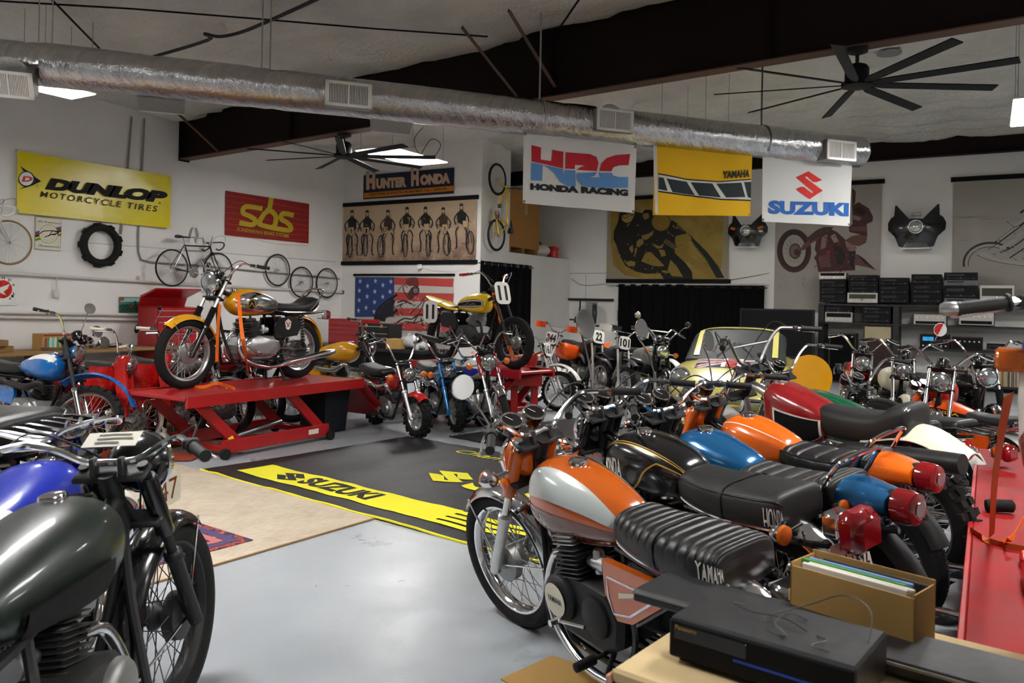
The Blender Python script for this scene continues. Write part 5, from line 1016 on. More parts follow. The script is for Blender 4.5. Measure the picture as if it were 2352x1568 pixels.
b = B(); b.lathe([(.0, 0), (.045, .0), (.045, .02), (.03, .03)], (0, 0, 0), (0, 1, 0), 14); tag(b.obj('pipe_cap', 'castdark', None, Matrix.Translation(WL(786, 671, .05))), 'dark round cap at the far end of the wall pipe', 'pipe cap')
# paddle tire on the wall
c0 = WL(232, 563, .07); t = thing('paddle_tire', 'black sand tire with paddles hanging on the left wall', 'tire', c0)
b = B(); b.torus((0, 0, 0), (1, 0, 0), .295, .062, 48, 12); b.obj('carcass', 'rubber', t)
for i in range(9):
    a = 2*PI*i/9+.2; b = B(); b.cbox(-.055, .055, -.05, .05, .335, .372, .012, mtx=Matrix.Rotation(a, 4, 'X')); b.obj('paddle', 'rubber', t)
# ------------------------------------------------------------------ bicycles
def bwheel(root, name, mtx, Rr=.335, tr=.014, tc='rubber', nsp=32, rimc='alu'):
    b = B(); b.torus((0, 0, 0), (0, 1, 0), Rr-tr, tr, 48, 8); t = b.obj(name, tc, root, mtx)
    b = B(); b.torus((0, 0, 0), (0, 1, 0), Rr-2*tr-.006, .008, 48, 6); b.obj('rim', rimc, t)
    b = B()
    for i in range(nsp): a = 2*PI*i/nsp; a2 = a+(.9 if i % 4 < 2 else -.9); sd = .025 if i % 2 else -.025; b.tube([(math.sin(a2)*.02, sd, math.cos(a2)*.02), (math.sin(a)*(Rr-2*tr-.01), 0, math.cos(a)*(Rr-2*tr-.01))], .0015, 4, cap=False)
    stuff(b.obj('spokes', 'spoke', t)); b = B(); b.lathe([(.006, -.05), (.02, -.03), (.013, -.02), (.013, .02), (.02, .03), (.006, .05)], (0, 0, 0), (0, 1, 0), 12); b.obj('hub', 'chrome', t); return t
def bicycle(label, mtx, c, tire='rubber', drop=True, wheel=.335, wb=.99, tape='blackm', tr=.014, fat=1., bottle=False):
    t = thing('bicycle', label, 'bicycle', mtx=mtx); Rr = wheel; F = (wb, 0, Rr)
    bwheel(t, 'rear_wheel', Matrix.Translation((0, 0, Rr)), Rr, tr, tire); bwheel(t, 'front_wheel', Matrix.Translation(F), Rr, tr, tire)
    bb = Vector((.42, 0, .27)); sc_ = Vector((.25, 0, .77)); hd0 = Vector((wb-.155, 0, .66)); hd1 = Vector((wb-.20, 0, .79)); q = .014*fat
    b = B(); b.tube([bb, sc_], q, 10); b.tube([sc_+Vector((.0, 0, -.02)), hd1-Vector((0, 0, .02))], q, 10); b.tube([bb, hd0], q*1.1, 10); b.tube([hd0, hd1], q*1.25, 10)
    for sd in (-1, 1): b.tube([bb+Vector((0, sd*.03, 0)), (0, sd*.06, Rr)], q*.6, 8); b.tube([sc_+Vector((0, sd*.02, -.02)), (0, sd*.06, Rr)], q*.55, 8)
    b.obj('frame', c, t)
    b = B()
    for sd in (-1, 1): b.ctube([hd0+Vector((.01, sd*.035, -.01)), (wb-.09, sd*.045, .5), (wb-.03, sd*.05, Rr+.06), (wb, sd*.05, Rr)], [.012*fat, .011, .008, .007], 8, 4)
    b.tube([hd0+Vector((.01, -.045, -.01)), hd0+Vector((.01, .045, -.01))], .014, 8); b.obj('fork', c, t)
    b = B(); b.tube([sc_, sc_+Vector((-.03, 0, .12))], .012, 8); b.obj('seat_post', 'alu', t)
    sx = sc_+Vector((-.03, 0, .13)); b = B(); Loft([(sx.x-.14, sx.z-.02, sx.z+.03, .06, 2.6), (sx.x-.1, sx.z-.03, sx.z+.035, .075, 2.6), (sx.x, sx.z-.015, sx.z+.02, .04, 2.5), (sx.x+.1, sx.z-.01, sx.z+.018, .022, 2.4), (sx.x+.14, sx.z-.01, sx.z+.008, .014, 2.2)]).build(b, 16, 14); b.obj('saddle', 'vinyl', t)
    b = B(); st_ = hd1+Vector((-.015, 0, .05)); b.tube([hd1, st_], .012, 8); b.tube([st_, st_+Vector((.09, 0, .01))], .012, 8); b.obj('stem', 'alu', t); hb_ = st_+Vector((.09, 0, .01))
    b = B()
    if drop: b.ctube([hb_+Vector(v) for v in ((-.09, -.2, -.13), (-.02, -.2, -.145), (.07, -.2, -.09), (.085, -.2, -.02), (.03, -.195, .0), (0, -.15, 0), (0, 0, 0), (0, .15, 0), (.03, .195, .0), (.085, .2, -.02), (.07, .2, -.09), (-.02, .2, -.145), (-.09, .2, -.13))], .013, 8, 5)
    else: b.ctube([hb_+Vector(v) for v in ((-.04, -.3, .02), (0, -.1, 0), (0, .1, 0), (-.04, .3, .02))], .012, 8, 4)
    b.obj('handlebar', tape, t)
    for sd in (-1, 1):
        b = B()
        if drop: b.ctube([hb_+Vector((.09, sd*.2, .0)), hb_+Vector((.12, sd*.2, .02)), hb_+Vector((.11, sd*.2, -.06)), hb_+Vector((.06, sd*.19, -.1))], .006, 6, 4)
        else: b.ctube([hb_+Vector((.02, sd*.2, 0)), hb_+Vector((.05, sd*.28, 0))], .006, 6, 3)
        b.obj('brake_lever', 'alu', t)
        b = B(); b.ctube([hb_+Vector((.11, sd*.2, .02)), hb_+Vector((.12, sd*.16, .12)), hb_+Vector((.02, sd*.06, .1)), hd1+Vector((0, 0, .0))], .003, 5, 5); b.obj('brake_cable', 'blackm', t)
    b = B(); b.lathe([(.055, -.003), (.1, -.003), (.1, .003), (.055, .003)], bb+Vector((0, -.05, 0)), (0, 1, 0), 30); b.torus(bb+Vector((0, -.055, 0)), (0, 1, 0), .05, .006, 20, 6)
    for i in range(5): a = 2*PI*i/5; b.tube([bb+Vector((0, -.055, 0)), bb+Vector((math.sin(a)*.09, -.055, math.cos(a)*.09))], .007, 6)
    b.obj('chainring', 'chrome', t)
    for sd, a in ((-1, 1.75), (1, 1.75+PI)):
        b = B(); e = bb+Vector((math.sin(a)*.17, sd*.07, math.cos(a)*.17)); b.tube([bb+Vector((0, sd*.065, 0)), e], .009, 8); b.obj('crank_arm', 'alu', t)
        b = B(); b.cbox(-.045, .045, -.045, .045, -.01, .01, .004, mtx=Matrix.Translation(e+Vector((0, sd*.055, 0)))); b.obj('pedal', 'castdark', t)
    b = B(); b.tube([(0, -.05, Rr+.035), bb+Vector((0, -.05, .1))], .004, 5); b.tube([(0, -.05, Rr-.035), bb+Vector((0, -.05, -.1))], .004, 5); b.lathe([(.01, -.008), (.035, -.008), (.035, .008), (.01, .008)], (0, -.05, Rr), (0, 1, 0), 16); b.obj('chain', 'steel', t)
    if bottle: b = B(); dv = (hd0-bb).normalized(); p0 = bb+dv*.16+Vector((-.0, 0, .03)); b.lathe([(.03, 0), (.035, .01), (.035, .12), (.02, .14), (.02, .16), (.012, .165)], p0, dv, 14); b.obj('bottle', 'dullalu', t)
    return t
# frame-local x runs along the wall (+y), local y points away from the room
def wallmtx(p): return Matrix.Translation(p) @ Matrix(((0, -1, 0, 0), (1, 0, 0, 0), (0, 0, 1, 0), (0, 0, 0, 1)))
p = WL(395, 615, .22); bicycle('black racing bicycle with drop handlebars hanging on the left wall', wallmtx(Vector((p.x, p.y, p.z-.335))) , 'blackp', wb=.99, bottle=True)
p = WL(21, 557, .22); bicycle('silver racing bicycle with tan tires cut by the left picture edge', wallmtx(Vector((p.x, p.y-.99, p.z-.335))), 'alu', tire='#8a6a3a', tape='white')
b = B(); b.tube([(0, 0, .12), (.12, 0, .12), (.16, 0, .02)], .012, 6); b.tube([(0, .18, .12), (.12, .18, .12), (.16, .18, .02)], .012, 6); b.tube([(0, 0, .12), (0, .05, .3), (0, .13, .3), (0, .18, .12)], .012, 6); tag(b.obj('bicycle_hook', 'steel', None, Matrix.Translation(WL(436, 560, .03))), 'grey steel wall hook carrying the black bicycle', 'hook')
for i, (px, py) in enumerate(((638, 620), (693, 648), (751, 650))):
    t = thing('wheel_assembly', '', 'wheel', mtx=wallmtx(WL(px, py, .08))); bwheel(t, 'tire', None, .335, .014); tag(t, ('spoked bicycle wheel on the left wall, highest of three', 'spoked bicycle wheel on the left wall, middle of three', 'spoked bicycle wheel on the left wall, nearest the corner')[i], 'wheel', 'bicycle wheels on the left wall')
# yellow mountain bike standing on end on the pier (local x points down)
p = WP(1139, 412, .12); q = WP(1136, 540, .12); pz = Vector((p.x, p.y, p.z))
ym = Matrix.Translation(Vector((XP+.16, (p.y+q.y)/2-.335*0, p.z))) @ Matrix(((0, -1, 0, 0), (0, 0, 1, 0), (-1, 0, 0, 0), (0, 0, 0, 1)))
ym = Matrix.Translation(Vector((XP+.16, (p.y+q.y)/2-.335, q.z))) @ Matrix(((0, -1, 0, 0), (0, 0, 1, 0), (1, 0, 0, 0), (0, 0, 0, 1)))
bicycle('yellow mountain bicycle hung upright on the pier', ym, 'yellowB', drop=False, wheel=.335, wb=p.z-q.z, tr=.026, fat=1.5)
# ------------------------------------------------------------------ hunter wall
o, fn, _, _ = sheet('sign', 'dark blue dealer sign with orange shaded lettering', 'sign', WH, [(836, 402), (1044, 386), (836, 459), (1042, 443)], '#141a38', wave=0, th=.02)
H5 = lambda x, y: (775+x/3.734, 380+y/3.734)
pr = Print(); pr.poly([H5(227, 236), H5(1000, 172), H5(996, 216), H5(227, 280)], '#c5761a'); 
for dy, c in ((1.2, 'ink'), (0, '#c7a68a')):
    pr.text('H', 841-.6*dy, 436+dy, 862+.6*dy, 396-dy, c, .08, rise=-2); pr.text('UNTER', 864-.6*dy, 434+dy, 934+.6*dy, 410-dy, c, .08, rise=-4.5); pr.text('H', 944-.6*dy, 428+dy, 962+.6*dy, 388-dy, c, .08, rise=-2); pr.text('ONDA', 965-.6*dy, 426+dy, 1034+.6*dy, 401-dy, c, .08, rise=-5)
pr.text('H', 841, 436, 862, 424, '#c4481c', .08, rise=-2, layer=3); 
pr.text('CENTRAL & SOUTH ALABAMAS No.1 DEALER', *H5(272, 262), *H5(940, 240), '#201408', .01, rise=-14.5)
pr.obj('sign_print', fn, o, step=.0006)
m, N, L, bb_ = nodes_mat('tan_canvas'); tc = N.new('ShaderNodeTexCoord'); n1 = noise(N, L, tc.outputs['Object'], 2.2, 6, .65); sp = N.new('ShaderNodeSeparateXYZ'); L.new(tc.outputs['Object'], sp.inputs[0])
ad = N.new('ShaderNodeMath'); ad.operation = 'MULTIPLY_ADD'; L.new(sp.outputs['Z'], ad.inputs[0]); ad.inputs[1].default_value = .5; L.new(n1.outputs['Fac'], ad.inputs[2]); r1 = ramp(N, [(.40, (.13,.075,.05)), (.62, (.36,.24,.165)), (.95, (.46,.34,.22))]); L.new(ad.outputs[0], r1.inputs[0]); L.new(r1.outputs[0], bb_.inputs['Base Color']); bb_.inputs['Roughness'].default_value = .85
o, fn, _, _ = sheet('painted_canvas', 'tan painted canvas of seven riders on motorcycles', 'picture', WH, [(791, 473), (1096, 455), (786, 600), (1093, 598)], 'tan_canvas', wave=.004)
bar_on(o, 'top_bar', WH, (788, 472), (1099, 451), .09); bar_on(o, 'bottom_bar', WH, (783, 604), (1096, 602), .09)
pr = Print(); rnd = random.Random(5)
for (hx, hy, wx, wy, num) in ((126, 395, 108, 790, '8'), (255, 395, 240, 778, '1'), (432, 392, 375, 788, '57'), (597, 368, 582, 783, ''), (755, 365, 778, 780, ''), (908, 370, 938, 770, '6'), (1063, 338, 1140, 760, '')):
    Q = lambda x, y: H5(x, y); s = (wy-hy)/395
    pr.poly([Q(hx-12, hy+20), Q(hx+12, hy+20), Q(hx+18, hy+60), Q(hx-18, hy+60)], '#4a3826'); pr.ell(*Q(hx, hy+6), 4.4, 5.4, 'ink', 14); pr.ell(*Q(hx, hy+24), 2.6, 4.2, '#b89a72', 12); pr.stroke([Q(hx-17, hy+12), Q(hx+17, hy+10)], 1.0, '#b89a72', smooth=False)
    pr.poly([Q(hx-38*s, hy+72), Q(hx-14, hy+50), Q(hx+14, hy+50), Q(hx+40*s, hy+72), Q(hx+34*s, hy+150), Q(hx+10, hy+170), Q(hx-30*s, hy+150)], 'ink' if rnd.random() < .8 else '#3b2a1c')
    for sd in (-1, 1):
        pr.stroke([Q(hx+sd*38, hy+78), Q(hx+sd*62, hy+120), Q(hx+sd*48, hy+170)], 2.6, 'ink'); pr.stroke([Q(hx+sd*25, hy+185), Q(hx+sd*48, hy+230), Q(hx+sd*40, hy+310), Q(hx+sd*44, hy+370)], 2.8, 'ink'); pr.stroke([Q(hx+sd*38, hy+366), Q(hx+sd*58, hy+374)], 2.0, 'ink', smooth=False)
        pr.stroke([Q(lerp(hx, wx, .3), hy+150), Q(lerp(hx, wx, .3)+sd*40, hy+135), Q(lerp(hx, wx, .3)+sd*62, hy+150)], .9, 'ink')
    for k in range(16): x = hx+rnd.uniform(-50, 50); y = hy+rnd.uniform(70, 330); pr.stroke([Q(x, y), Q(x+rnd.uniform(-9, 9), y+rnd.uniform(8, 26))], rnd.uniform(.5, 1.5), rnd.choice(['ink', 'ink', '#b89a72']), smooth=False)
    cx = lerp(hx, wx, .45); pr.poly([Q(cx-24, hy+135), Q(cx+24, hy+133), Q(cx+22, hy+190), Q(cx-22, hy+192)], '#b89a72'); pr.stroke([Q(cx-24, hy+135), Q(cx+24, hy+133), Q(cx+22, hy+190), Q(cx-22, hy+192), Q(cx-24, hy+135)], .8, 'ink', smooth=False)
    if num: pr.text(num, *Q(cx-(8 if len(num) < 2 else 19), hy+183), *Q(cx+(8 if len(num) < 2 else 19), hy+145), 'ink', .02)
    wc = wy-92*s; rw_ = 6.2 if abs(wx-hx) < 25 else 9.5
    pr.ring(*Q(wx, wc), rw_, 25*s, 2.0, 'ink', 30); pr.ring(*Q(wx, wc), rw_-3.2, 25*s-5, .7, 'ink', 24)
    for k in range(18): a = 2*PI*k/18; x_, y_ = Q(wx, wc); pr.stroke([(x_+rw_*math.cos(a), y_+25*s*math.sin(a)), (x_+(rw_+.9)*math.cos(a), y_+(25*s+1)*math.sin(a))], 1.0, 'ink', smooth=False)
    for sd in (-1, 1): pr.stroke([Q(cx+sd*14, hy+195), Q(lerp(cx, wx, .8)+sd*12, hy+260), Q(wx+sd*10, wc+4)], 1.3, 'ink')
    pr.stroke([Q(wx-20, wc-75), Q(wx, wc-98), Q(wx+20, wc-75)], 1.8, 'ink')
pr.obj('picture_print', fn, o, step=.00006)
mat('flagblue', '#2b3f74', rough=.85, var=.25, nscale=6); mat('flagred', '#b4423e', rough=.85, var=.22, nscale=7); mat('canvas_w', '#b9b2aa', rough=.85, var=.06, nscale=6)
o, fn, _, _ = sheet('painted_canvas', 'flag painted canvas with a goggled rider drawn in black', 'picture', WH, [(815, 636), (1041, 638), (815, 800), (1038, 800)], 'canvas_w', wave=.004)
bar_on(o, 'top_bar', WH, (812, 631), (1044, 631), .05)
H6 = lambda x, y: (800+x/4.977, 610+y/4.977)
pr = Print(); pr.poly([H6(78, 130), H6(527, 132), H6(522, 585), H6(74, 585)], 'flagblue')
for y0, y1 in ((132, 225), (302, 405), (482, 575), (650, 740)): pr.poly([H6(527, y0), H6(1205, y0+16), H6(1195, y1+18), H6(524, y1-10)], 'flagred')
for sx, sy in ((135, 178), (310, 175), (487, 182), (220, 232), (395, 222), (126, 285), (303, 295), (477, 297), (215, 352), (394, 355), (124, 395), (300, 415), (477, 415), (203, 480), (392, 478), (117, 512), (293, 525), (466, 520)):
    pts = []
    for k in range(10): a = PI/2+k*PI/5; rr = 36 if k % 2 == 0 else 12; pts.append(H6(sx+rr*.72*math.cos(a), sy-rr*math.sin(a)))
    pr.poly(pts, '#aebfcb')
D = '#1a1718'
pr.poly([H6(*p) for p in ((660, 210), (675, 160), (720, 135), (790, 137), (808, 200), (800, 260), (740, 230), (700, 235))], '#6e2b26'); pr.poly([H6(*p) for p in ((690, 300), (720, 250), (790, 240), (815, 290), (795, 340), (745, 350), (710, 385), (670, 330))], '#4a2c26')
pr.ring(*H6(766, 280), 9.5, 9.5, 1.6, D); pr.ell(*H6(770, 287), 5.5, 5.5, '#9b948e'); pr.ring(*H6(770, 287), 5, 5, 1.2, D); pr.ell(*H6(772, 290), 2, 2, D)
for pts, wd in (([(570, 290), (600, 245), (640, 225), (680, 250)], 1.4), ([(660, 200), (672, 160), (712, 138), (770, 136)], 1.0), ([(625, 240), (640, 300), (700, 380), (750, 350)], 2.2), ([(300, 620), (340, 500), (420, 420), (520, 355), (560, 330)], 5), ([(330, 600), (430, 560), (520, 540), (560, 500)], 6), ([(520, 480), (600, 440), (690, 420), (760, 460)], 1.6), ([(560, 420), (640, 400), (720, 440)], 3), ([(700, 560), (760, 500), (830, 430), (860, 380), (900, 360), (930, 420), (900, 470)], 2), ([(740, 660), (800, 560), (850, 460), (870, 400)], 2.2), ([(560, 650), (640, 600), (720, 610), (800, 560), (900, 560)], 2.5), ([(830, 600), (860, 700), (900, 740)], 3), ([(590, 700), (650, 640), (760, 650), (860, 620)], 2)): pr.stroke([H6(*p) for p in pts], wd, D)
rnd = random.Random(9)
for k in range(70): x = rnd.uniform(540, 930); y = rnd.uniform(360, 740); pr.stroke([H6(x, y), H6(x+rnd.uniform(-30, 30), y+rnd.uniform(8, 40))], rnd.uniform(.5, 1.8), rnd.choice([D, D, '#5b5451', '#cfcac4']), smooth=False)
pr.poly([H6(*p) for p in ((300, 620), (370, 480), (500, 380), (540, 400), (500, 500), (545, 540), (430, 600), (420, 640))], '#20222c', layer=30)
pr.obj('picture_print', fn, o, step=.00008)
b = B(); b.cbox(-.05, .05, -.03, .03, -.05, .05, .012); b.lathe([(.03, 0), (.03, .06), (.02, .065)], (0, -.02, -.02), (0, -1, -.3), 12); tag(b.obj('security_camera', 'white', None, Matrix.Translation(WH(964, 612, .05))), 'small white security camera under the riders canvas', 'camera')
tubeobj('cable', 'thin white cable drooping from the small security camera', 'cable', [WH(968, 614, .02), WH(1000, 622, .02), WH(1050, 622, .02), WH(1095, 606, .02)], .004, 'pipe', 5, True)
# curtain in the partition doorway
def curtain(label, wall, p0, p1, zb, zt, folds, amp, grom, rodc='blackm', offs=.1):
    a = wall(*p0, offs); e = wall(*p1, offs); ax = 1 if wall is WP else 0; Ln = (e-a)[ax]; t = thing('curtain', label, 'curtain', (a.x, a.y, zb)); b = B(); n = folds*12; g = []
    for i in range(n+1):
        s_ = i/n; row = []
        for j in range(9): z_ = j/8; w_ = amp*math.sin(2*PI*folds*s_)*(1-.25*z_)+.3*amp*math.sin(2*PI*folds*.37*s_+2*z_); row.append(Vector((w_, s_*Ln, z_*(zt-zb))) if ax else Vector((s_*Ln, -w_, z_*(zt-zb))))
        g.append(row)
    b.rings(g, False, False); b.obj('cloth', 'curtain', t, recalc=False)
    b = B(); pa = Vector((0, -.06, zt-zb-.05)) if ax else Vector((-.06, 0, zt-zb-.05)); pe = pa+(Vector((0, Ln+.12, 0)) if ax else Vector((Ln+.12, 0, 0))); b.tube([pa, pe], .012, 8); b.obj('rod', rodc, t)
    for k in range(grom):
        s_ = (k+.5)/grom; b = B(); c = Vector((amp*.6, s_*Ln, zt-zb-.05)) if ax else Vector((s_*Ln, -amp*.6, zt-zb-.05)); b.torus(c, (1, .5*(-1)**k, 0) if ax else (.5*(-1)**k, 1, 0), .028, .007, 16, 6); b.obj('grommet', 'chrome', t)
    return t
curtain('black curtain with chrome grommets covering the doorway beside the riders canvas', WP, (1103, 601), (1222, 614), .02, 2.32, 7, .035, 8)
# loft contents
t = thing('plywood_crate', 'large plywood crate on the open loft', 'crate', (XP-.72, 15.55, LZ))
b = B(); b.box(-.6, .6, -.72, .72, .14, 1.42); b.obj('box_body', 'ply', t, smooth=False)
for y in (-.6, 0, .6): b = B(); b.box(-.6, .6, y-.06, y+.06, 0, .14); b.obj('skid', 'wood', t, smooth=False)
for y in (-.69, .69): b = B(); b.box(.6, .612, y-.03, y+.03, .14, 1.42); b.obj('batten', 'ply', t, smooth=False)
pr = Print(); pr.poly([(-.05, .9), (.05, .9), (.05, 1.2), (-.05, 1.2)], '#b7a27c'); pr.obj('label_sticker', lambda u, v, d: Vector((.601+d, u+.1, v)), t)
b = B(); b.lathe([(0, -.3), (.12, -.27), (.2, -.1), (.2, .12), (.14, .26), (0, .3)], (0, 0, 0), (0, 1, .1), 18, sx=.75); o = b.obj('wrapped_bundle', 'cloth', None, Matrix.Translation((XP-.35, 16.75, LZ+.16))); tag(o, 'white plastic wrapped bundle beside the crate in the loft', 'bundle')
b = B(); b.lathe([(0, 0), (.14, .01), (.15, .1), (.15, .26), (.12, .3), (0, .31)], (0, 0, 0), (0, 0, 1), 18); o = b.obj('canister', 'redB', None, Matrix.Translation((XP-.3, 17.32, LZ))); tag(o, 'red canister at the right end of the loft', 'canister')
b = B(); Loft([(0, 0, .2, .1, 2.5), (.15, 0, .42, .14, 2.5), (.35, 0, .48, .15, 2.5), (.5, .02, .36, .1, 2.5)]).build(b, 14, 14); o = b.obj('machine_part', 'castdark', None, Matrix.Translation((XP-1.0, 17.1, LZ))); tag(o, 'dark machine part behind the white bundle in the loft', 'machine part')
# ------------------------------------------------------------------ back wall
m, N, L, bb_ = nodes_mat('ochre_canvas'); tc = N.new('ShaderNodeTexCoord'); n1 = noise(N, L, tc.outputs['Object'], 1.6, 6, .6, .8); r1 = ramp(N, [(.3, (.16,.12,.03)), (.5, (.30,.19,.035)), (.7, (.36,.26,.07))]); L.new(n1.outputs['Fac'], r1.inputs[0]); L.new(r1.outputs[0], bb_.inputs['Base Color']); bb_.inputs['Roughness'].default_value = .85
mat('grey_canvas', '#a09a92', rough=.85, var=.1, nscale=3)
o, fn, _, _ = sheet('painted_canvas', 'ochre painted canvas of a leaning rider in black', 'picture', WB, [(1397, 455), (1672, 452), (1394, 641), (1672, 641)], 'ochre_canvas', wave=.004, off=.03)
bar_on(o, 'top_bar', WB, (1394, 452), (1675, 449), .09, off=.045); bar_on(o, 'bottom_bar', WB, (1392, 645), (1678, 645), .09, off=.045)
Z1 = lambda x, y: (1380+x/5.88, 440+y/5.88); K = '#14110b'; O2 = '#8d7430'; O3 = '#a58d4a'
pr = Print(); pr.poly([Z1(*p) for p in ((95, 60), (130, 60), (135, 700), (170, 1000), (330, 1130), (600, 1175), (1600, 1180), (1640, 900), (1660, 400), (1655, 60), (1725, 60), (1725, 1195), (90, 1195))], '#9a9078')
pr.poly([Z1(*p) for p in ((250, 290), (330, 262), (470, 270), (560, 290), (600, 240), (690, 250), (720, 440), (780, 540), (900, 520), (960, 380), (1020, 420), (1180, 560), (1010, 600), (1000, 680), (1040, 770), (1000, 830), (1140, 960), (1230, 1080), (1240, 1185), (860, 1190), (800, 1100), (620, 1110), (480, 1080), (330, 1000), (250, 850), (210, 720), (170, 640), (180, 520), (230, 420))], K)
pr.poly([Z1(*p) for p in ((1180, 560), (1300, 680), (1440, 820), (1580, 1000), (1670, 1165), (1560, 1165), (1440, 950), (1250, 720))], '#1b1d15')
pr.poly([Z1(*p) for p in ((545, 940), (600, 830), (670, 810), (760, 900), (860, 1000), (800, 1010), (700, 1000), (620, 970))], O2); pr.poly([Z1(*p) for p in ((280, 330), (340, 300), (450, 280), (460, 310), (410, 400), (350, 425), (290, 390))], O3); pr.ring(*Z1(330, 330), 7, 5, 1.6, K); pr.ring(*Z1(425, 295), 6.5, 4.5, 1.6, K)
pr.ell(*Z1(812, 415), 23, 21.5, K); pr.ell(*Z1(812, 410), 21, 20, '#8a6a22'); pr.stroke([Z1(735, 410), Z1(780, 440), Z1(830, 480)], 1, O3)
for pl in (((480, 680), (520, 640), (570, 640), (580, 690), (520, 750), (485, 740)), ((550, 590), (640, 570), (720, 520), (700, 580), (620, 650), (560, 640)), ((565, 300), (640, 285), (655, 350), (600, 380), (570, 350)), ((1020, 640), (1090, 575), (1200, 590), (1230, 640), (1130, 720), (1080, 690), (1040, 690)), ((1110, 640), (1190, 620), (1150, 700), (1115, 710)), ((1000, 760), (1050, 760), (1160, 850), (1420, 1000), (1540, 1130), (1500, 1160), (1340, 1060), (1100, 900), (1000, 830)), ((380, 760), (430, 720), (440, 800), (420, 840)), ((330, 960), (400, 930), (470, 950), (460, 1000), (380, 1010)), ((940, 920), (1010, 980), (1110, 1150), (960, 1140), (900, 1060)), ((780, 780), (860, 790), (880, 860), (820, 880)), ((820, 1060), (900, 1070), (920, 1100), (830, 1090)), ((690, 690), (790, 740), (850, 700), (830, 760), (760, 770)), ((460, 770), (490, 750), (480, 830), (455, 860))): pr.poly([Z1(*p) for p in pl], O2)
for k in range(11): pr.stroke([Z1(1200+k*24, 700+k*24), Z1(1250+k*20, 690+k*25)], 1.3, O3, smooth=False)
for k in range(8): pr.stroke([Z1(850+k*20, 690+k*13), Z1(890+k*20, 640+k*13)], 1.3, O3, smooth=False); pr.stroke([Z1(1020+k*20, 480+k*12), Z1(1050+k*18, 445+k*13)], 1.1, O3, smooth=False)
rnd = random.Random(3)
for k in range(60):
    x = rnd.uniform(200, 1150); y = rnd.uniform(430, 1150); pr.stroke([Z1(x, y), Z1(x+rnd.uniform(-35, 35), y+rnd.uniform(-30, 40))], rnd.uniform(.5, 1.8), rnd.choice([K, O2, O2, O3]), smooth=False)
pr.obj('picture_print', fn, o, step=.00008)
# curtains over the back opening
bc0 = WB(1421, 652, .12); bc1 = WB(1762, 656, .12)
curtain('left black curtain half below the ochre canvas', WB, (1421, 655), (1583, 655), .02, bc0.z, 6, .04, 0, offs=.12)
curtain('right black curtain half behind the television', WB, (1583, 655), (1756, 655), .02, bc1.z, 6, .04, 0, rodc='blackm', offs=.12)
tubeobj('curtain_rod', 'white rod carrying the black curtains on the back wall', 'curtain rod', [WB(1393, 654, .1), WB(1767, 653, .1)], .014, 'pipe')
tubeobj('cable', 'thin cable sagging along the bottom of the ochre canvas', 'cable', [WB(1675, 643, .02), WB(1720, 636, .02), WB(1767, 627, .02)], .005, 'blackm', 5, True)
tubeobj('cable', 'thin cable sagging between partition and ochre canvas', 'cable', [WB(1312, 640, .02), WB(1340, 655, .02), WB(1392, 652, .02)], .005, 'blackm', 5, True)
tubeobj('wall_pipe', 'short black pipe fixed level on the back wall left of the curtain', 'pipe', [WB(1305, 687, .07), WB(1409, 689, .07)], .03, 'blackm')
t = thing('hose_reel', 'grey wall box with black hose below the black pipe', 'hose reel', WB(1357, 715, .3))
B().cbox(-.12, .14, -.03, .08, -.14, .22, .02).obj('box', 'dullalu', t); b = B(); b.lathe([(.10, -.05), (.22, -.05), (.24, -.03), (.24, .03), (.22, .05), (.1, .05)], (.12, -.06, -.06), (1, .5, 0), 26); b.obj('reel', 'castdark', t)
b = B(); b.ctube([(.0, -.05, -.2), (-.2, -.05, -.45), (-.28, -.05, -.3), (-.26, -.05, .25)], .02, 8, 6); b.obj('hose', 'rubber', t)
tubeobj('conduit', 'grey conduit beside the black curtain on the back wall', 'pipe', [WB(1428, 655, .05), WB(1423, 668, .05), WB(1422, 740, .05)], .014, 'dullalu'); b = B(); b.cbox(-.05, .05, -.05, .03, -.12, .12, .01); tag(b.obj('switch_box', 'dullalu', None, Matrix.Translation(WB(1423, 725, .05))), 'grey switch box on the conduit beside the black curtain', 'electrical box')
# red rider canvas
o, fn, _, _ = sheet('painted_canvas', 'grey canvas painted with a rider on a reddish wheelie motorcycle', 'picture', WB, [(1782, 420), (2030, 415), (1780, 720), (2016, 715)], 'grey_canvas', wave=.004, off=.02)
bar_on(o, 'top_bar', WB, (1778, 428), (2032, 418), .09, off=.035)
Z2 = lambda x, y: (1760+x/6.03, 400+y/6.03); K = '#2a1d1a'; M1, M2, M3 = '#4a2b28', '#66423c', '#866a60'
pr = Print(); pr.ring(*Z2(385, 1060), 39.5, 50, 13, '#3b2625', 50); pr.ring(*Z2(385, 1060), 38, 48, 3, M1, 40); pr.ring(*Z2(385, 1060), 29, 39, 2, K, 40)
for k in range(14): a = 2*PI*k/14+.2; x, y = Z2(385, 1060); pr.stroke([(x+13*math.cos(a), y+15*math.sin(a)), (x+22*math.cos(a), y+29*math.sin(a))], .5, K, smooth=False)
pr.ell(*Z2(400, 1065), 14, 18, '#4a3a36'); pr.ell(*Z2(400, 1065), 11, 14, '#6f625a'); pr.ell(*Z2(425, 1080), 7, 8, M1)
pr.poly([Z2(*p) for p in ((470, 1040), (520, 960), (700, 850), (880, 760), (930, 780), (800, 880), (650, 940), (510, 1060))], M2); pr.poly([Z2(*p) for p in ((540, 900), (700, 770), (800, 730), (930, 730), (880, 800), (620, 930))], '#4a3430')
pr.poly([Z2(*p) for p in ((690, 930), (760, 850), (900, 760), (980, 800), (1090, 900), (1110, 1000), (1240, 1060), (1230, 1330), (720, 1350), (690, 1200), (660, 1160), (700, 1100), (670, 1040))], M1)
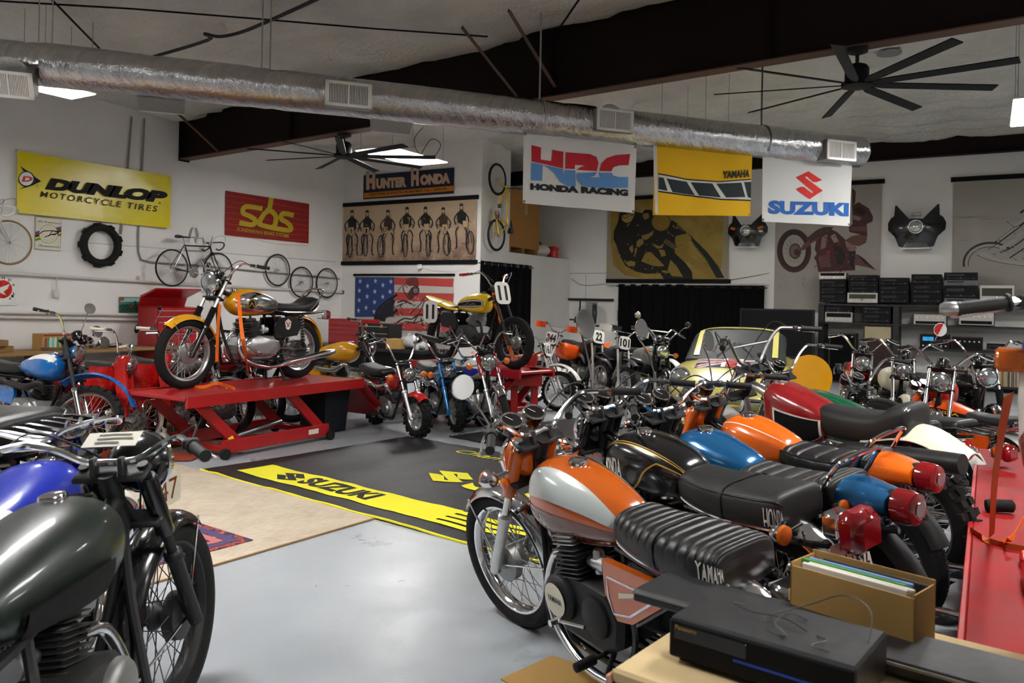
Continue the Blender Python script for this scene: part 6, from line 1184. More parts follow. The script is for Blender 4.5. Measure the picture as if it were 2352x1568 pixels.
for pl, c in ((((890, 860), (950, 820), (1000, 930), (940, 950)), '#8f8478'), (((770, 870), (850, 830), (820, 1020), (750, 1040)), M3), (((720, 1140), (880, 1100), (900, 1290), (740, 1280)), M2), (((930, 980), (1060, 1030), (1100, 1150), (1040, 1260), (980, 1240)), K), (((1100, 950), (1230, 980), (1240, 1060), (1140, 1060)), M3), (((1080, 920), (1200, 850), (1340, 830), (1400, 870), (1380, 950), (1280, 1000), (1150, 960)), M2), (((1190, 430), (1280, 385), (1420, 470), (1480, 590), (1470, 655), (1390, 690), (1400, 860), (1150, 800), (1140, 730), (1195, 690)), M1), (((1220, 470), (1300, 440), (1390, 520), (1330, 580), (1260, 540)), K), (((1200, 560), (1320, 600), (1290, 650), (1200, 620)), M3), (((1150, 730), (1400, 720), (1390, 790), (1160, 780)), M2), (((1190, 190), (1240, 240), (1230, 400), (1190, 430)), M1), (((1250, 1100), (1350, 1165), (1525, 1330), (1380, 1285), (1210, 1250)), M2), (((1250, 1100), (1350, 1165), (1525, 1330), (1360, 1230)), K), (((1150, 1080), (1235, 1070), (1210, 1310), (1150, 1250)), '#241a26'), (((830, 1060), (900, 1050), (880, 1110), (830, 1100)), '#a0262c')): pr.poly([Z2(*p) for p in pl], c)
rnd = random.Random(4)
for k in range(60): x = rnd.uniform(690, 1230); y = rnd.uniform(800, 1330); pr.stroke([Z2(x, y), Z2(x+rnd.uniform(-40, 40), y+rnd.uniform(-40, 40))], rnd.uniform(.5, 2), rnd.choice([K, M1, M2, M3, K]), smooth=False)
for k in range(20): x = rnd.uniform(180, 560); y = rnd.uniform(1380, 1560); pr.stroke([Z2(x, y), Z2(x+rnd.uniform(-10, 10), y+rnd.uniform(5, 40))], .4, K, smooth=False)
pr.obj('picture_print', fn, o, step=.00008)
# grey rider canvas at the right edge
o, fn, _, _ = sheet('painted_canvas', 'grey canvas with a sketched racing motorcycle at the right picture edge', 'picture', WB, [(2188, 408), (2520, 395), (2187, 700), (2520, 710)], 'grey_canvas', wave=.004, off=.02)
bar_on(o, 'top_bar', WB, (2184, 411), (2524, 396), .09, off=.035)
Z3 = lambda x, y: (2150+x/3.2, 380+y/3.2); K = '#35322f'; W_ = '#a8a39b'
pr = Print(); pr.ring(*Z3(400, 720), 64, 50, 5, K, 44, PI*.95, PI*1.75); pr.ring(*Z3(400, 720), 56, 43, 3, W_, 40, PI*.95, PI*1.75); pr.ring(*Z3(400, 720), 52, 39, 1.5, K, 40, PI*.95, PI*1.75)
pr.poly([Z3(*p) for p in ((305, 645), (350, 635), (460, 690), (646, 710), (760, 720), (760, 745), (560, 735), (420, 700), (330, 675))], W_); pr.stroke([Z3(*p) for p in ((300, 655), (350, 680), (480, 715), (646, 738), (760, 750))], 1.2, K)
for pts, wd, c in (([(440, 570), (520, 510), (600, 450), (646, 410)], 9, K), ([(450, 560), (520, 505), (610, 440)], 5, W_), ([(470, 610), (560, 560), (646, 490)], 9, W_), ([(470, 640), (560, 600), (660, 530)], 3, K), ([(540, 680), (600, 640), (660, 600)], 3, K), ([(530, 420), (580, 440), (640, 400), (700, 300)], 7, W_), ([(520, 410), (580, 450), (640, 420)], 1.4, K), ([(620, 350), (646, 330), (720, 300)], 5, K), ([(380, 620), (460, 570)], 1.4, K)): pr.stroke([Z3(*p) for p in pts], wd, c)
rnd = random.Random(6)
for k in range(40): x = rnd.uniform(440, 800); y = rnd.uniform(430, 720); pr.stroke([Z3(x, y), Z3(x+rnd.uniform(-30, 30), y+rnd.uniform(-22, 22))], rnd.uniform(.6, 2), rnd.choice([K, W_, '#6b6660']), smooth=False)
for k in range(16): x = rnd.uniform(140, 560); y = rnd.choice([385, 395, 410, 540, 550, 630])+rnd.uniform(-6, 6); pr.stroke([Z3(x, y), Z3(x+rnd.uniform(60, 180), y-rnd.uniform(5, 18))], .6, rnd.choice(['#6b6660', W_]), smooth=False)
pr.obj('picture_print', fn, o, step=.00008)
# fairings on little shelves
def fairing(label, px, py, wd, signals):
    c = WB(px, py, .28); t = thing('fairing', label, 'motorcycle fairing', c); s = wd/2
    b = B(); up = [(-1, .22), (-.9, .42), (-.78, .50), (-.76, .92), (-.70, .92), (-.68, .50), (-.55, .38), (-.32, .29), (-.18, .35), (.18, .35), (.32, .29), (.55, .38), (.68, .50), (.70, .92), (.76, .92), (.78, .50), (.9, .42), (1, .22), (.98, -.05), (.74, -.3), (.60, -.68), (.46, -.72), (.34, -.55), (-.34, -.55), (-.46, -.72), (-.60, -.68), (-.74, -.3), (-.98, -.05)]
    bul = lambda u, v: -.42*s*max(0, 1-(u*u*.9+v*v*.9))
    b.rings([[Vector((u*k_*s, bul(u*k_, v*k_)+.02, (v*k_+.05*(1-k_))*s)) for u, v in up] for k_ in (1, .86, .7, .5, .3, .12)], True, False); b.add([Vector((0, bul(0, 0)+.02, .05*s))]+[Vector((u*.12*s, bul(u*.12, v*.12)+.02, (v*.12+.05*.88)*s)) for u, v in up], [(0, i+1, (i+1) % len(up)+1) for i in range(len(up))]); b.obj('shell', 'blackp', t)
    b = B(); b.torus((0, -.43*s, .02), (0, 1, 0), .24*s, .03*s, 28, 8); b.obj('headlight_ring', 'chrome', t); b = B(); b.lathe([(.23*s, 0), (.15*s, .03), (0, .045)], (0, -.40*s, .02), (0, -1, 0), 24); b.obj('headlight', 'glass', t)
    if signals:
        for sd in (-1, 1): b = B(); b.cbox(-.14*s, .14*s, -.03, .03, -.07*s, .07*s, .012, mtx=Matrix.Translation((sd*.68*s, -.2*s, .18*s)) @ Matrix.Rotation(-sd*.35, 4, 'Y') @ Matrix.Rotation(sd*.5, 4, 'Z')); b.obj('signal_lens', 'lensamb', t)
    else: b = B(); b.cbox(-.17*s, .17*s, -.02, .02, -.05*s, .08*s, .012, mtx=Matrix.Translation((0, -.12*s, .52*s))); b.obj('nose_badge', 'dullalu', t)
    b = B(); b.box(-.5*s, .5*s, -.2*s, .28, -.78*s, -.74*s); b.obj('support_shelf', 'white', t, smooth=False); return t
fairing('black motorcycle fairing with amber signals on the back wall', 1717, 533, .86, True)
fairing('wide black motorcycle fairing without signals on the back wall', 2105, 525, 1.02, False)
# ================================================================== overhead: duct, fans, flags
m, N, L, b_ = nodes_mat('foil'); tc = N.new('ShaderNodeTexCoord'); n1 = noise(N, L, mapping(N, L, tc.outputs['Object'], (2.6, .5, .5), (0, 0, -.886)), 6, 5, .62, .9); n2 = noise(N, L, tc.outputs['Object'], 30, 3, .5)
r1 = ramp(N, [(.3, (.42,.42,.43)), (.7, (.60,.60,.60))]); L.new(n1.outputs['Fac'], r1.inputs[0]); L.new(r1.outputs[0], b_.inputs['Base Color']); b_.inputs['Metallic'].default_value = 1; b_.inputs['Roughness'].default_value = .2
ad = N.new('ShaderNodeMath'); ad.operation = 'MULTIPLY_ADD'; L.new(n2.outputs['Fac'], ad.inputs[0]); ad.inputs[1].default_value = .35; L.new(n1.outputs['Fac'], ad.inputs[2]); bumpn(N, L, b_, ad.outputs[0], .55, .03)
from mathutils import noise as MN
D0, D1 = Vector((-8.09, 4.37, 3.75)), Vector((-1.63, 12.3, 3.73)); DD = (D1-D0).normalized(); DN = Vector((DD.y, -DD.x, 0)).normalized(); DL = (D1-D0).length; DR = .215
duct = thing('air_duct', 'foil wrapped round air duct with vents crossing the ceiling', 'duct', D0)
def duct_mesh(P, straps, seed):
    b = B(); n = 36; k = 150; rings = []; tot = (P[-1]-P[0]).length; d = (P[-1]-P[0]).normalized(); u = UP; w_ = d.cross(u).normalized(); u = w_.cross(d)
    for i in range(k+1):
        s_ = i/k*tot; c = P[0]+d*s_-D0; rr = DR*(1-.05*sum(math.exp(-((s_-q)/.05)**2) for q in straps)); ring = []
        for j in range(n):
            a = 2*PI*j/n; nz = MN.noise(Vector((s_*2.2, math.cos(a)*1.2, math.sin(a)*1.2+seed)))*.03+MN.noise(Vector((s_*9, math.cos(a)*2, math.sin(a)*2+seed)))*.018; ring.append(c+(w_*math.cos(a)+u*math.sin(a))*rr*(1+nz))
        rings.append(ring)
    return b.rings(rings, True, True)
duct_mesh([D0, D1], (1.0, 2.0, 2.2, 5.6, 6.1, 8.7), 0).obj('duct_run', 'foil', duct)
E0 = D0+Vector((-1.5, -.75, .12)); duct_mesh([E0, D0+DD*.12], (.4, 1.5), 5).obj('duct_elbow', 'foil', duct)
b = B(); b.lathe([(DR*.9, 0), (DR*.95, .02), (DR*.6, .05), (0, .06)], D1-D0, DD, 28); b.obj('end_cap', 'foil', duct)
def register(s_, side, up_, sz=(.5, .27), tilt=0., dirt=.5):
    c = DD*s_+DN*(side*.24)+UP*up_; fz = Vector((0, 0, 1)); out = (DN*side+UP*tilt).normalized(); ex_ = DD*(1 if side > 0 else -1); ey = out.cross(ex_).normalized(); ey = ey if ey.z > 0 else -ey
    m = Matrix.Translation(c) @ Matrix((( ex_.x, ey.x, out.x, 0), (ex_.y, ey.y, out.y, 0), (ex_.z, ey.z, out.z, 0), (0, 0, 0, 1)))
    w_, h = sz; b = B(); b.box(-w_/2, w_/2, -h/2, h/2, -.2, .02); vo = b.obj('vent_box', 'dullalu', duct, m, smooth=False)
    b = B(); b.box(-w_/2, w_/2, h/2-.03, h/2, .02, .035).box(-w_/2, w_/2, -h/2, -h/2+.03, .02, .035).box(-w_/2, -w_/2+.035, -h/2, h/2, .02, .035).box(w_/2-.035, w_/2, -h/2, h/2, .02, .035).box(-.01, .01, -h/2, h/2, .02, .033); b.obj('grille_frame', 'white', vo, smooth=False)
    b = B(); n = 26
    for i in range(n): x = lerp(-w_/2+.04, w_/2-.04, i/(n-1)); b.box(x-.0045, x+.0045, -h/2+.03, h/2-.03, .018, .030)
    stuff(b.obj('louvres', 'white', vo, smooth=False)); b = B(); b.box(-w_/2+.03, w_/2-.03, -h/2+.02, h/2-.02, .0195, .021); b.obj('grille_back', 'black', vo, smooth=False)
    b = B(); b.lathe([(.12, -.24), (.13, -.2), (.13, -.12), (.17, -.1)], (0, .06, 0), (0, 0, 1), 20); b.obj('collar', 'foil', vo)
def dpar(px, py):
    p = at_pl(px, py, D0+DN*.24, DN); return (p-D0).dot(DD), p.z-D0.z
for px, py in ((800, 217), (1411, 275), (1930, 343)): s_, u_ = dpar(px, py); register(s_, 1, u_+.0)
for px, py, dz in ((372, 243, -.1), (897, 290, -.12)):
    p = at_pl(px, py, D0-DN*.2, DN); register((p-D0).dot(DD), -1, p.z-D0.z+.05, (.45, .24), -.5)
p = at_pl(28, 205, D0+DN*.1, DN); register((p-D0).dot(DD), 1, p.z-D0.z+.02, (.42, .26), -.6)
for px0, px1, y1 in ((90, 89, 95), (118, 120, 100), (606, 601, 165), (627, 620, 160), (1254, 1238, 296), (1743, 1749, 280)):
    p = at_pl(px1, y1, D0, DN); s_ = (p-D0).dot(DD); c = DD*s_; b = B(); q = [c+UP*(zc((D0+c).x)-D0.z-.1), c+UP*DR*1.02]
    b.tube([q[0]+DN*.0, q[1]], .012, 4, flat=.15)
    if px0 > 1000: b.ctube([c+UP*DR*1.03, c+DN*DR*.75+UP*DR*.75, c+DN*DR*1.03, c+DN*DR*.75-UP*DR*.75], .012, 4, 4)
    b.obj('hanger_strap', 'steel', duct)
mat('fanblk', (.005,.005,.006), rough=.6, spec=.2)
def fan(label, px, py, Rb, tip):
    c = at_y(px, py, 9.4); q = at_z(*tip, c.z-.07)-c; phase = math.atan2(q.y, q.x); t = thing('ceiling_fan', label, 'ceiling fan', c, group='black ceiling fans'); top = zrb(c.x)-.02-c.z
    b = B(); b.lathe([(.11, top), (.11, top-.04), (.06, top-.06), (.03, top-.065)], (0, 0, 0), (0, 0, 1), 20); b.obj('mount', 'blackm', t); b = B(); b.tube([(0, 0, top-.05), (0, 0, .1)], .02, 10); b.obj('down_rod', 'blackm', t)
    b = B(); b.lathe([(.05, .16), (.10, .14), (.125, .10), (.125, -.03), (.16, -.05), (.16, -.09), (.1, -.11), (0, -.11)], (0, 0, 0), (0, 0, 1), 28); b.obj('motor', 'fanblk', t)
    for i in range(9):
        a = 2*PI*i/9+phase; b = B(); m = Matrix.Rotation(a, 4, 'Z') @ Matrix.Translation((0, 0, -.07)) @ Matrix.Rotation(R(-14), 4, 'X')
        b.T = m; b.prism([(.14, -.02), (.3, -.055), (Rb, -.06), (Rb, .06), (.3, .055), (.14, .02)], lambda u, v, d: Vector((u, v, d)), -.006, .006); b.obj('blade', 'fanblk', t, smooth=False)
    return t
fan('large black nine-blade ceiling fan at the right', 1968, 180, 1.52, (2325, 140)); fan('black nine-blade ceiling fan near the corner, the farther one', 790, 348, 1.45, (1012, 362))
# flags hanging below the duct
FP = D0+DN*.02
def flag(label, corners, c, wave, hem=None):
    TLp, TRp, BLp, BRp = [at_pl(*q, FP, DN) for q in corners]; e = (TRp-TLp); Lg = e.length; h = ((TLp.z-BLp.z)+(TRp.z-BRp.z))/2; eh = Vector((e.x, e.y, 0)).normalized(); Le = math.hypot(e.x, e.y)
    def base(s_, t_, d):
        sag = .05*math.sin(PI*s_)*(1-t_*.35); z_ = lerp(TLp.z, TRp.z, s_)-t_*h-sag*.0
        return Vector((TLp.x, TLp.y, 0))+eh*(s_*Le)+UP*z_+DN*(wave*math.sin(9*s_+2.2*t_)*(.35+t_)*.6+wave*.3*math.sin(19*s_-3*t_)*t_+d)
    b = B(); n = 40; k = 22; g = [[base(i/n, j/k, 0)-TLp for j in range(k+1)] for i in range(n+1)]; b.rings(g, False, False); g2 = [[base(i/n, j/k, -.003)-TLp for j in range(k+1)] for i in range(n+1)]; b.rings(g2, False, False)
    o = b.obj('flag', c, None, Matrix.Translation(TLp), recalc=False); tag(o, label, 'flag', 'brand flags under the duct')
    def fn(px, py, d):
        p = at_pl(px, py, FP, DN); s_ = (p-TLp).dot(eh)/Le; t_ = (lerp(TLp.z, TRp.z, s_)-p.z)/h; return base(s_, t_, d+.002)-TLp
    for s_ in (.012, .988):
        for t_ in (.025, .975): b = B(); b.torus(base(s_, t_, .003)-TLp, DN, .012, .004, 12, 6); b.obj('grommet', 'gold' if c != 'cloth' else 'blackm', o)
    for s_ in (0, 1): b = B(); q0 = base(s_, 0, 0)-TLp; b.tube([q0, q0+UP*.14+DN*.03], .003, 5); b.obj('tie_cord', 'blackm', o)
    return o, fn
V2 = lambda x, y: (780+x/2.94, y/2.94)
o, fn = flag('white racing flag with red and blue block logo', [(1203, 303), (1462, 334), (1204, 470), (1461, 486)], 'cloth', .022)
pr = Print(); RD, BL = '#c01a2c', '#5b8fc9'
for pl in ([(1293, 980), (1358, 997), (1355, 1078), (1428, 1088), (1436, 1012), (1512, 1025), (1510, 1137), (1293, 1090)], [(1527, 1027), (1690, 1040), (1735, 1060), (1747, 1100), (1735, 1155), (1600, 1146), (1625, 1128), (1662, 1117), (1590, 1113), (1588, 1141), (1525, 1137)], [(1960, 1040), (1950, 1115), (1880, 1118), (1845, 1130), (1830, 1158), (1752, 1155), (1764, 1105), (1800, 1068), (1860, 1048)]): pr.poly([V2(*p) for p in pl], RD)
for pl in ([(1290, 1098), (1368, 1112), (1365, 1222), (1288, 1217)], [(1368, 1114), (1510, 1142), (1507, 1172), (1516, 1178), (1524, 1146), (1592, 1150), (1594, 1262), (1540, 1254), (1490, 1225), (1445, 1165), (1400, 1130)], [(1600, 1168), (1735, 1163), (1722, 1186), (1690, 1196), (1755, 1197), (1745, 1165), (1832, 1167), (1842, 1186), (1880, 1196), (1947, 1195), (1947, 1268), (1700, 1270), (1640, 1255), (1605, 1222)]): pr.poly([V2(*p) for p in pl], BL)
pr.text('HONDA RACING', *V2(1284, 1282), *V2(1948, 1236), '#15181c', .075, rise=15); pr.obj('flag_print', fn, o, 4 if 'speed' in o['label'] else 3, base=.004, step=.0006)
V3 = lambda x, y: (1260+x/3.92, 380+y/3.92)
o, fn = flag('yellow flag with black speed blocks', [(1502, 336), (1728, 346), (1504, 490), (1728, 500)], 'clothy', .02)
pr = Print(); pr.poly([(1500, 335.5), (1508, 336), (1510, 491), (1503, 490.5)], 'cloth'); pr.poly([V3(*p) for p in ((982, 70), (1240, 118), (1530, 142), (1824, 120), (1826, 318), (1550, 312), (1240, 272), (985, 240))], 'ink'); pr.poly([V3(*p) for p in ((982, 82), (1240, 130), (1530, 152), (1824, 130), (1826, 308), (1550, 300), (1240, 260), (985, 228))], '#dedcd4')
for pl in ([(985, 105), (1030, 112), (1065, 230), (985, 215)], [(1055, 118), (1245, 145), (1320, 268), (1110, 240)], [(1280, 150), (1470, 162), (1545, 290), (1355, 270)], [(1505, 165), (1640, 160), (1730, 155), (1770, 285), (1590, 290)], [(1755, 150), (1824, 146), (1824, 292), (1795, 285)]): pr.poly([V3(*p) for p in pl], '#16262b')
pr.text('YAMAHA', *V3(1563, 120), *V3(1805, 52), '#14140c', .04, .1, rise=-4); pr.obj('flag_print', fn, o, 4 if 'speed' in o['label'] else 3, base=.004, step=.0006)
V4 = lambda x, y: (1552+x/2.94, y/2.94)
o, fn = flag('white flag with red angular emblem over blue lettering', [(1752, 352), (1957, 370), (1757, 510), (1957, 518)], 'cloth', .022)
pr = Print(); pr.poly([V4(*p) for p in ((812, 1197), (897, 1155), (987, 1216), (950, 1230), (928, 1228), (884, 1190), (874, 1196), (990, 1287), (902, 1344), (812, 1276), (845, 1260), (868, 1262), (918, 1304), (930, 1296))], '#d8241c')
pr.text('SUZUKI', *V4(622, 1444), *V4(1172, 1352), '#1c5fb0', .06, rise=6); pr.obj('flag_print', fn, o, 4 if 'speed' in o['label'] else 3, base=.004, step=.0006)
# pipes and cables against the ceiling
CZ = 4.78
def atc(px, py):
    z = 4.9
    for _ in range(6): p = at_z(px, py, z); z = zc(p.x)-.16
    return p
tubeobj('sprinkler_pipe', 'dark pipe with a bend running along the ceiling insulation', 'pipe', [atc(735, -5), atc(640, 38), atc(560, 72), atc(505, 84), atc(470, 78), atc(478, 92), atc(350, 131)], .022, 'blackm', 8, True)
tubeobj('cable', 'long thin black cable across the ceiling', 'cable', [atc(-10, 2), atc(300, 20), atc(600, 44), atc(860, 66), atc(1120, 84)], .011, 'black', 6)
tubeobj('cable', 'short slanting black rod above the left end of the duct', 'rod', [atc(118, -2), atc(235, 118)], .013, 'black', 6)
tubeobj('cable', 'thin black rod above the roof beam at the right', 'rod', [atc(1332, -4), atc(1288, 60)], .013, 'black', 6)
b = B(); b.ctube([(0, 0, 0), (-.18, 0, -.18), (-.1, 0, -.42), (.2, .05, -.5), (.3, .1, -.3), (.1, .1, -.2), (-.1, .1, -.42)], .006, 5, 8); tag(b.obj('cable', 'black', None, Matrix.Translation(at_y(972, 292, 10.9))), 'loop of loose cable hanging beside the panel light', 'cable')
b = B(); b.lathe([(.16, 0), (.17, .02), (.1, .03), (.09, .06), (.05, .07)], (0, 0, -.07), (0, 0, 1), 20); p = atc(2042, 113); tag(b.obj('roof_fitting', 'dullalu', None, Matrix.Translation(p)), 'round plate on the ceiling right of the near fan', 'ceiling plate')
# ================================================================== stereo wall
SY = 17.12
def SF(px, py, d=0): return at_y(px, py, SY-d)
rk = thing('shelving_unit', 'long black shelving unit with stereo gear along the back wall', 'shelf', (SF(1880, 700).x, SY, 0)); ro_ = Vector((SF(1880, 700).x, SY, 0)); x1_ = 1.9
zt_ = SF(1990, 698).z; zl = SF(1970, 741).z; zr = SF(2190, 748).z; zr2 = SF(2190, 803).z; xm = SF(2062, 760).x
def rbox(name, x0, x1, y0, y1, z0, z1, c='blackm'): b = B(); b.cbox(x0-ro_.x, x1-ro_.x, y0-ro_.y, y1-ro_.y, z0, z1, .004); return b.obj(name, c, rk, smooth=False)
rbox('top_board', ro_.x, x1_, SY, YB-.01, zt_-.045, zt_); xa, xb = ro_.x, SF(2050, 760).x
for x in (ro_.x, xb, 1.85): rbox('upright', x, x+.11, SY+.01, YB-.02, 0, zt_-.046)
rbox('shelf_board', xa+.11, xb, SY+.02, YB-.02, zl-.04, zl); rbox('shelf_board', xb+.11, 1.85, SY+.02, YB-.02, zr-.035, zr); rbox('shelf_board', xb+.11, 1.85, SY+.02, YB-.02, zr2-.04, zr2); rbox('shelf_board', xb+.11, 1.85, SY+.02, YB-.02, .08, .12)
mat('gearblk', (.007,.007,.008), rough=.5, spec=.12); mat('gearsil', '#b7b4ad', rough=.35, metal=.3); mat('geargrey', '#55575a', rough=.4); mat('lcd', '#2aa0d8', emit=.5, rough=.3); mat('walnut', '#3a2213', rough=.5, var=.3)
def gear(label, x0, y0, x1, y1, c='gearblk', style=0, depth=.34, cat='stereo', zbase=None, grp='stereo components on the shelves'):
    a = SF(x0, y1, -.04); e = SF(x1, y0, -.04); w_ = e.x-a.x; h = (e.z-a.z); zb = a.z if zbase is None else zbase
    t = thing('stereo_component', label, cat, ((a.x+e.x)/2, SY+.04, zb), group=grp); h -= .004
    wood = style in (3, 4)
    b = B(); b.cbox(-w_/2, w_/2, .012, depth, .003, h, .004); b.obj('cabinet', 'walnut' if wood else ('gearblk' if c == 'gearblk' else 'geargrey'), t, smooth=False)
    q = .012 if wood else 0
    b = B(); b.cbox(-w_/2+q, w_/2-q, 0, .014, q+.004, h-q, .002); fo = b.obj('face_plate', c, t, smooth=False)
    if style == 0:
        b = B(); b.box(-w_*.42, w_*.1, -.002, .004, h*.55, h*.8); b.obj('display', 'gface', fo, smooth=False)
        b = B(); b.box(-w_*.45, w_*.45, -.002, .002, h*.18, h*.22); b.obj('trim_line', 'castdark', fo, smooth=False)
    elif style == 1:
        b = B(); b.box(-w_*.44, w_*.44, -.002, .004, h*.42, h*.85); b.obj('display', '#3c3a30' if c == 'gearsil' else 'gface', fo, smooth=False)
    elif style == 2:
        b = B(); b.box(-w_*.45, w_*.45, -.002, .004, h*.50, h*.92); b.obj('display', 'black', fo, smooth=False)
    elif style == 3:
        b = B(); b.box(-w_*.43, w_*.43, -.002, .004, h*.12, h*.36); b.obj('display', 'black', fo, smooth=False)
    if style == 4:
        for k in (-.31, -.12): b = B(); b.box(w_*(k-.09), w_*(k+.09), -.003, .004, h*.56, h*.82); b.obj('meter', 'lcd', fo, smooth=False)
    nk = {0: 3, 1: 5, 2: 6, 3: 6, 4: 6}[style]; kc = 'alu' if style in (1, 2, 3, 4) else 'castdark'
    for k in range(nk):
        x = lerp(-w_*.38, w_*.38, k/(nk-1)); z_ = h*(.24 if style in (1, 2, 4, 0) else .66); rr = min(.016, h*.14); b = B(); b.lathe([(rr, 0), (rr*.9, .022), (0, .024)], (x, 0, z_), (0, -1, 0), 10); b.obj('knob', kc, fo)
    if style == 1: b = B(); b.lathe([(.022, 0), (.02, .024), (0, .026)], (0, 0, h*.32), (0, -1, 0), 14); b.obj('tuning_knob', 'chrome', fo)
    return t
z0 = zt_
gear('silver tuner topping the leftmost stack on the shelf', 1881, 625, 1943, 641, 'gearsil', 2, zbase=SF(1900, 641, -.04).z)
for y0, y1, l in ((642, 659, 'black deck directly under the silver tuner'), (659, 674, 'third component down in the leftmost stack'), (674, 694, 'bottom black component of the leftmost stack')): gear(l, 1882, y0, 1943, y1)
for y0, y1, l in ((631, 645, 'thin black component topping the second stack'), (645, 658, 'second black component of the second stack'), (658, 672, 'black component directly on the silver receiver')): gear(l, 1949, y0, 2017, y1)
gear('silver receiver with dial at the bottom of the second stack', 1946, 672, 2016, 695, 'gearsil', 1)
for y0, y1, l in ((637, 655, 'black deck topping the third stack'), (655, 675, 'middle black component of the third stack'), (675, 695, 'bottom black component of the third stack')): gear(l, 2019, y0, 2087, y1)
for y0, y1, l in ((629, 652, 'black deck topping the fourth stack'), (652, 674, 'middle component with two dials of the fourth stack'), (674, 695, 'bottom black component of the fourth stack')): gear(l, 2093, y0, 2163, y1)
for y0, y1, l, c in ((625, 643, 'black deck topping the rightmost stack', 'gearblk'), (643, 656, 'grey component second from top in the rightmost stack', 'geargrey'), (656, 685, 'tall black component in the rightmost stack', 'gearblk'), (685, 697, 'thin grey component at the bottom of the rightmost stack', 'geargrey')): gear(l, 2168, y0, 2246, y1, c)
gear('pale receiver behind the handlebar at the right picture edge', 2250, 655, 2330, 697, 'gearsil', 1)
gear('black component above the silver amplifier in the left cubby', 1894, 703, 1957, 717); gear('silver amplifier with black band in the left cubby', 1895, 717, 1958, 739, 'gearsil', 2); gear('upper black component right in the left cubby', 1980, 703, 2046, 720); gear('lower black component right in the left cubby', 1980, 720, 2046, 740)
gear('silver amplifier with six knobs in a walnut case', 2097, 721, 2175, 746, 'gearsil', 3); gear('large silver power amplifier in a walnut case', 2201, 717, 2285, 747, 'gearsil', 3); gear('black amplifier with two blue meters', 2112, 768, 2181, 801, 'gearblk', 4); gear('black preamplifier with silver knobs right of the blue meters', 2185, 775, 2258, 802, 'gearblk', 3); gear('small black box with a blue light on the lower shelf', 2266, 790, 2312, 803, 'gearblk', 0, .2)
def speaker(label, x0, y0, x1, y1, c, gc, zb=None):
    a = SF(x0, y1, -.02); e = SF(x1, y0, -.02); zb = a.z if zb is None else zb; w_ = e.x-a.x; h = e.z-zb; t = thing('loudspeaker', label, 'loudspeaker', ((a.x+e.x)/2, SY+.03, zb)); b = B(); b.cbox(-w_/2, w_/2, 0, .36, 0, h, .006); b.obj('cabinet', c, t, smooth=False); b = B(); b.cbox(-w_/2+.02, w_/2-.02, -.015, .0, .02, h-.02, .006); b.obj('grille', gc, t, smooth=False)
    b = B(); b.box(w_*.32, w_*.40, -.017, -.014, h-.08, h-.05); b.obj('badge', 'dullalu', t, smooth=False)
mat('grillecl', '#a79b7d', rough=.95, var=.2, nscale=150)
speaker('tall black loudspeaker in the left cubby', 1903, 766, 1966, 860, 'walnut', 'curtain', 0.02); speaker('wooden loudspeaker below the beige grille', 1990, 783, 2048, 850, 'walnut', '#2a1810', .02); speaker('beige cloth fronted loudspeaker lying on the wooden one', 1983, 749, 2049, 781, 'walnut', 'grillecl', SF(2000, 783, -.02).z+.002)
# records
rc = thing('record_row', 'long row of vinyl records on the bottom shelf', 'records', (SF(2138, 850).x, SY+.06, .12)); b = B(); x = 0; rnd = random.Random(8); cols = ['#cfc6ae', '#a89b7c', '#6c3328', '#d8d4c8', '#4a4f3e', '#8e8268', '#b9a24a', '#2b2b33']; 
while x < 2.3:
    w_ = rnd.uniform(.006, .014); b.box(x, x+w_*.85, rnd.uniform(0, .012), .31, 0, .30+rnd.uniform(0, .02), rnd.randrange(8)); x += w_
    if 0.28 < x < .32 or .75 < x < .77: x += .06
stuff(b.obj('record_sleeves', cols, rc, smooth=False)); rc['kind'] = 'stuff'
# television
a = at_y(1697, 818, 16.6); e = at_y(1871, 711, 16.6); t = thing('television', 'large black flat television in front of the back curtain', 'television', ((a.x+e.x)/2, 16.6, 0)); w_ = e.x-a.x
B().cbox(-w_/2, w_/2, 0, .07, a.z, e.z, .012).obj('casing', 'blackm', t); B().box(-w_/2+.03, w_/2-.03, -.004, .001, a.z+.05, e.z-.03).obj('screen', 'black', t, smooth=False); B().cbox(-w_*.4, w_*.4, -.1, .3, a.z-.10, a.z-.06, .01).obj('stand_shelf', 'blackm', t)
for sx in (-.36, .36): B().box(w_*sx-.03, w_*sx+.03, .02, .2, 0, a.z-.05).obj('stand_leg', 'blackm', t, smooth=False)
# round yellow disc among the bikes
p = at_t(1860, 866, 8.2); t = thing('number_disc', 'round yellow disc board standing behind the dark red motocross motorcycle', 'disc', (p.x, p.y, 0)); b = B(); b.lathe([(.23, -.01), (.23, .01), (0, .012)], (0, 0, p.z), -FW+UP*.1, 40); b.obj('disc', 'yellowA', t); B().tube([(0, 0, 0), (0, 0, p.z-.2)], .02, 8).obj('post', 'blackm', t); B().cbox(-.15, .15, -.15, .15, 0, .02, .005).obj('foot', 'blackm', t)
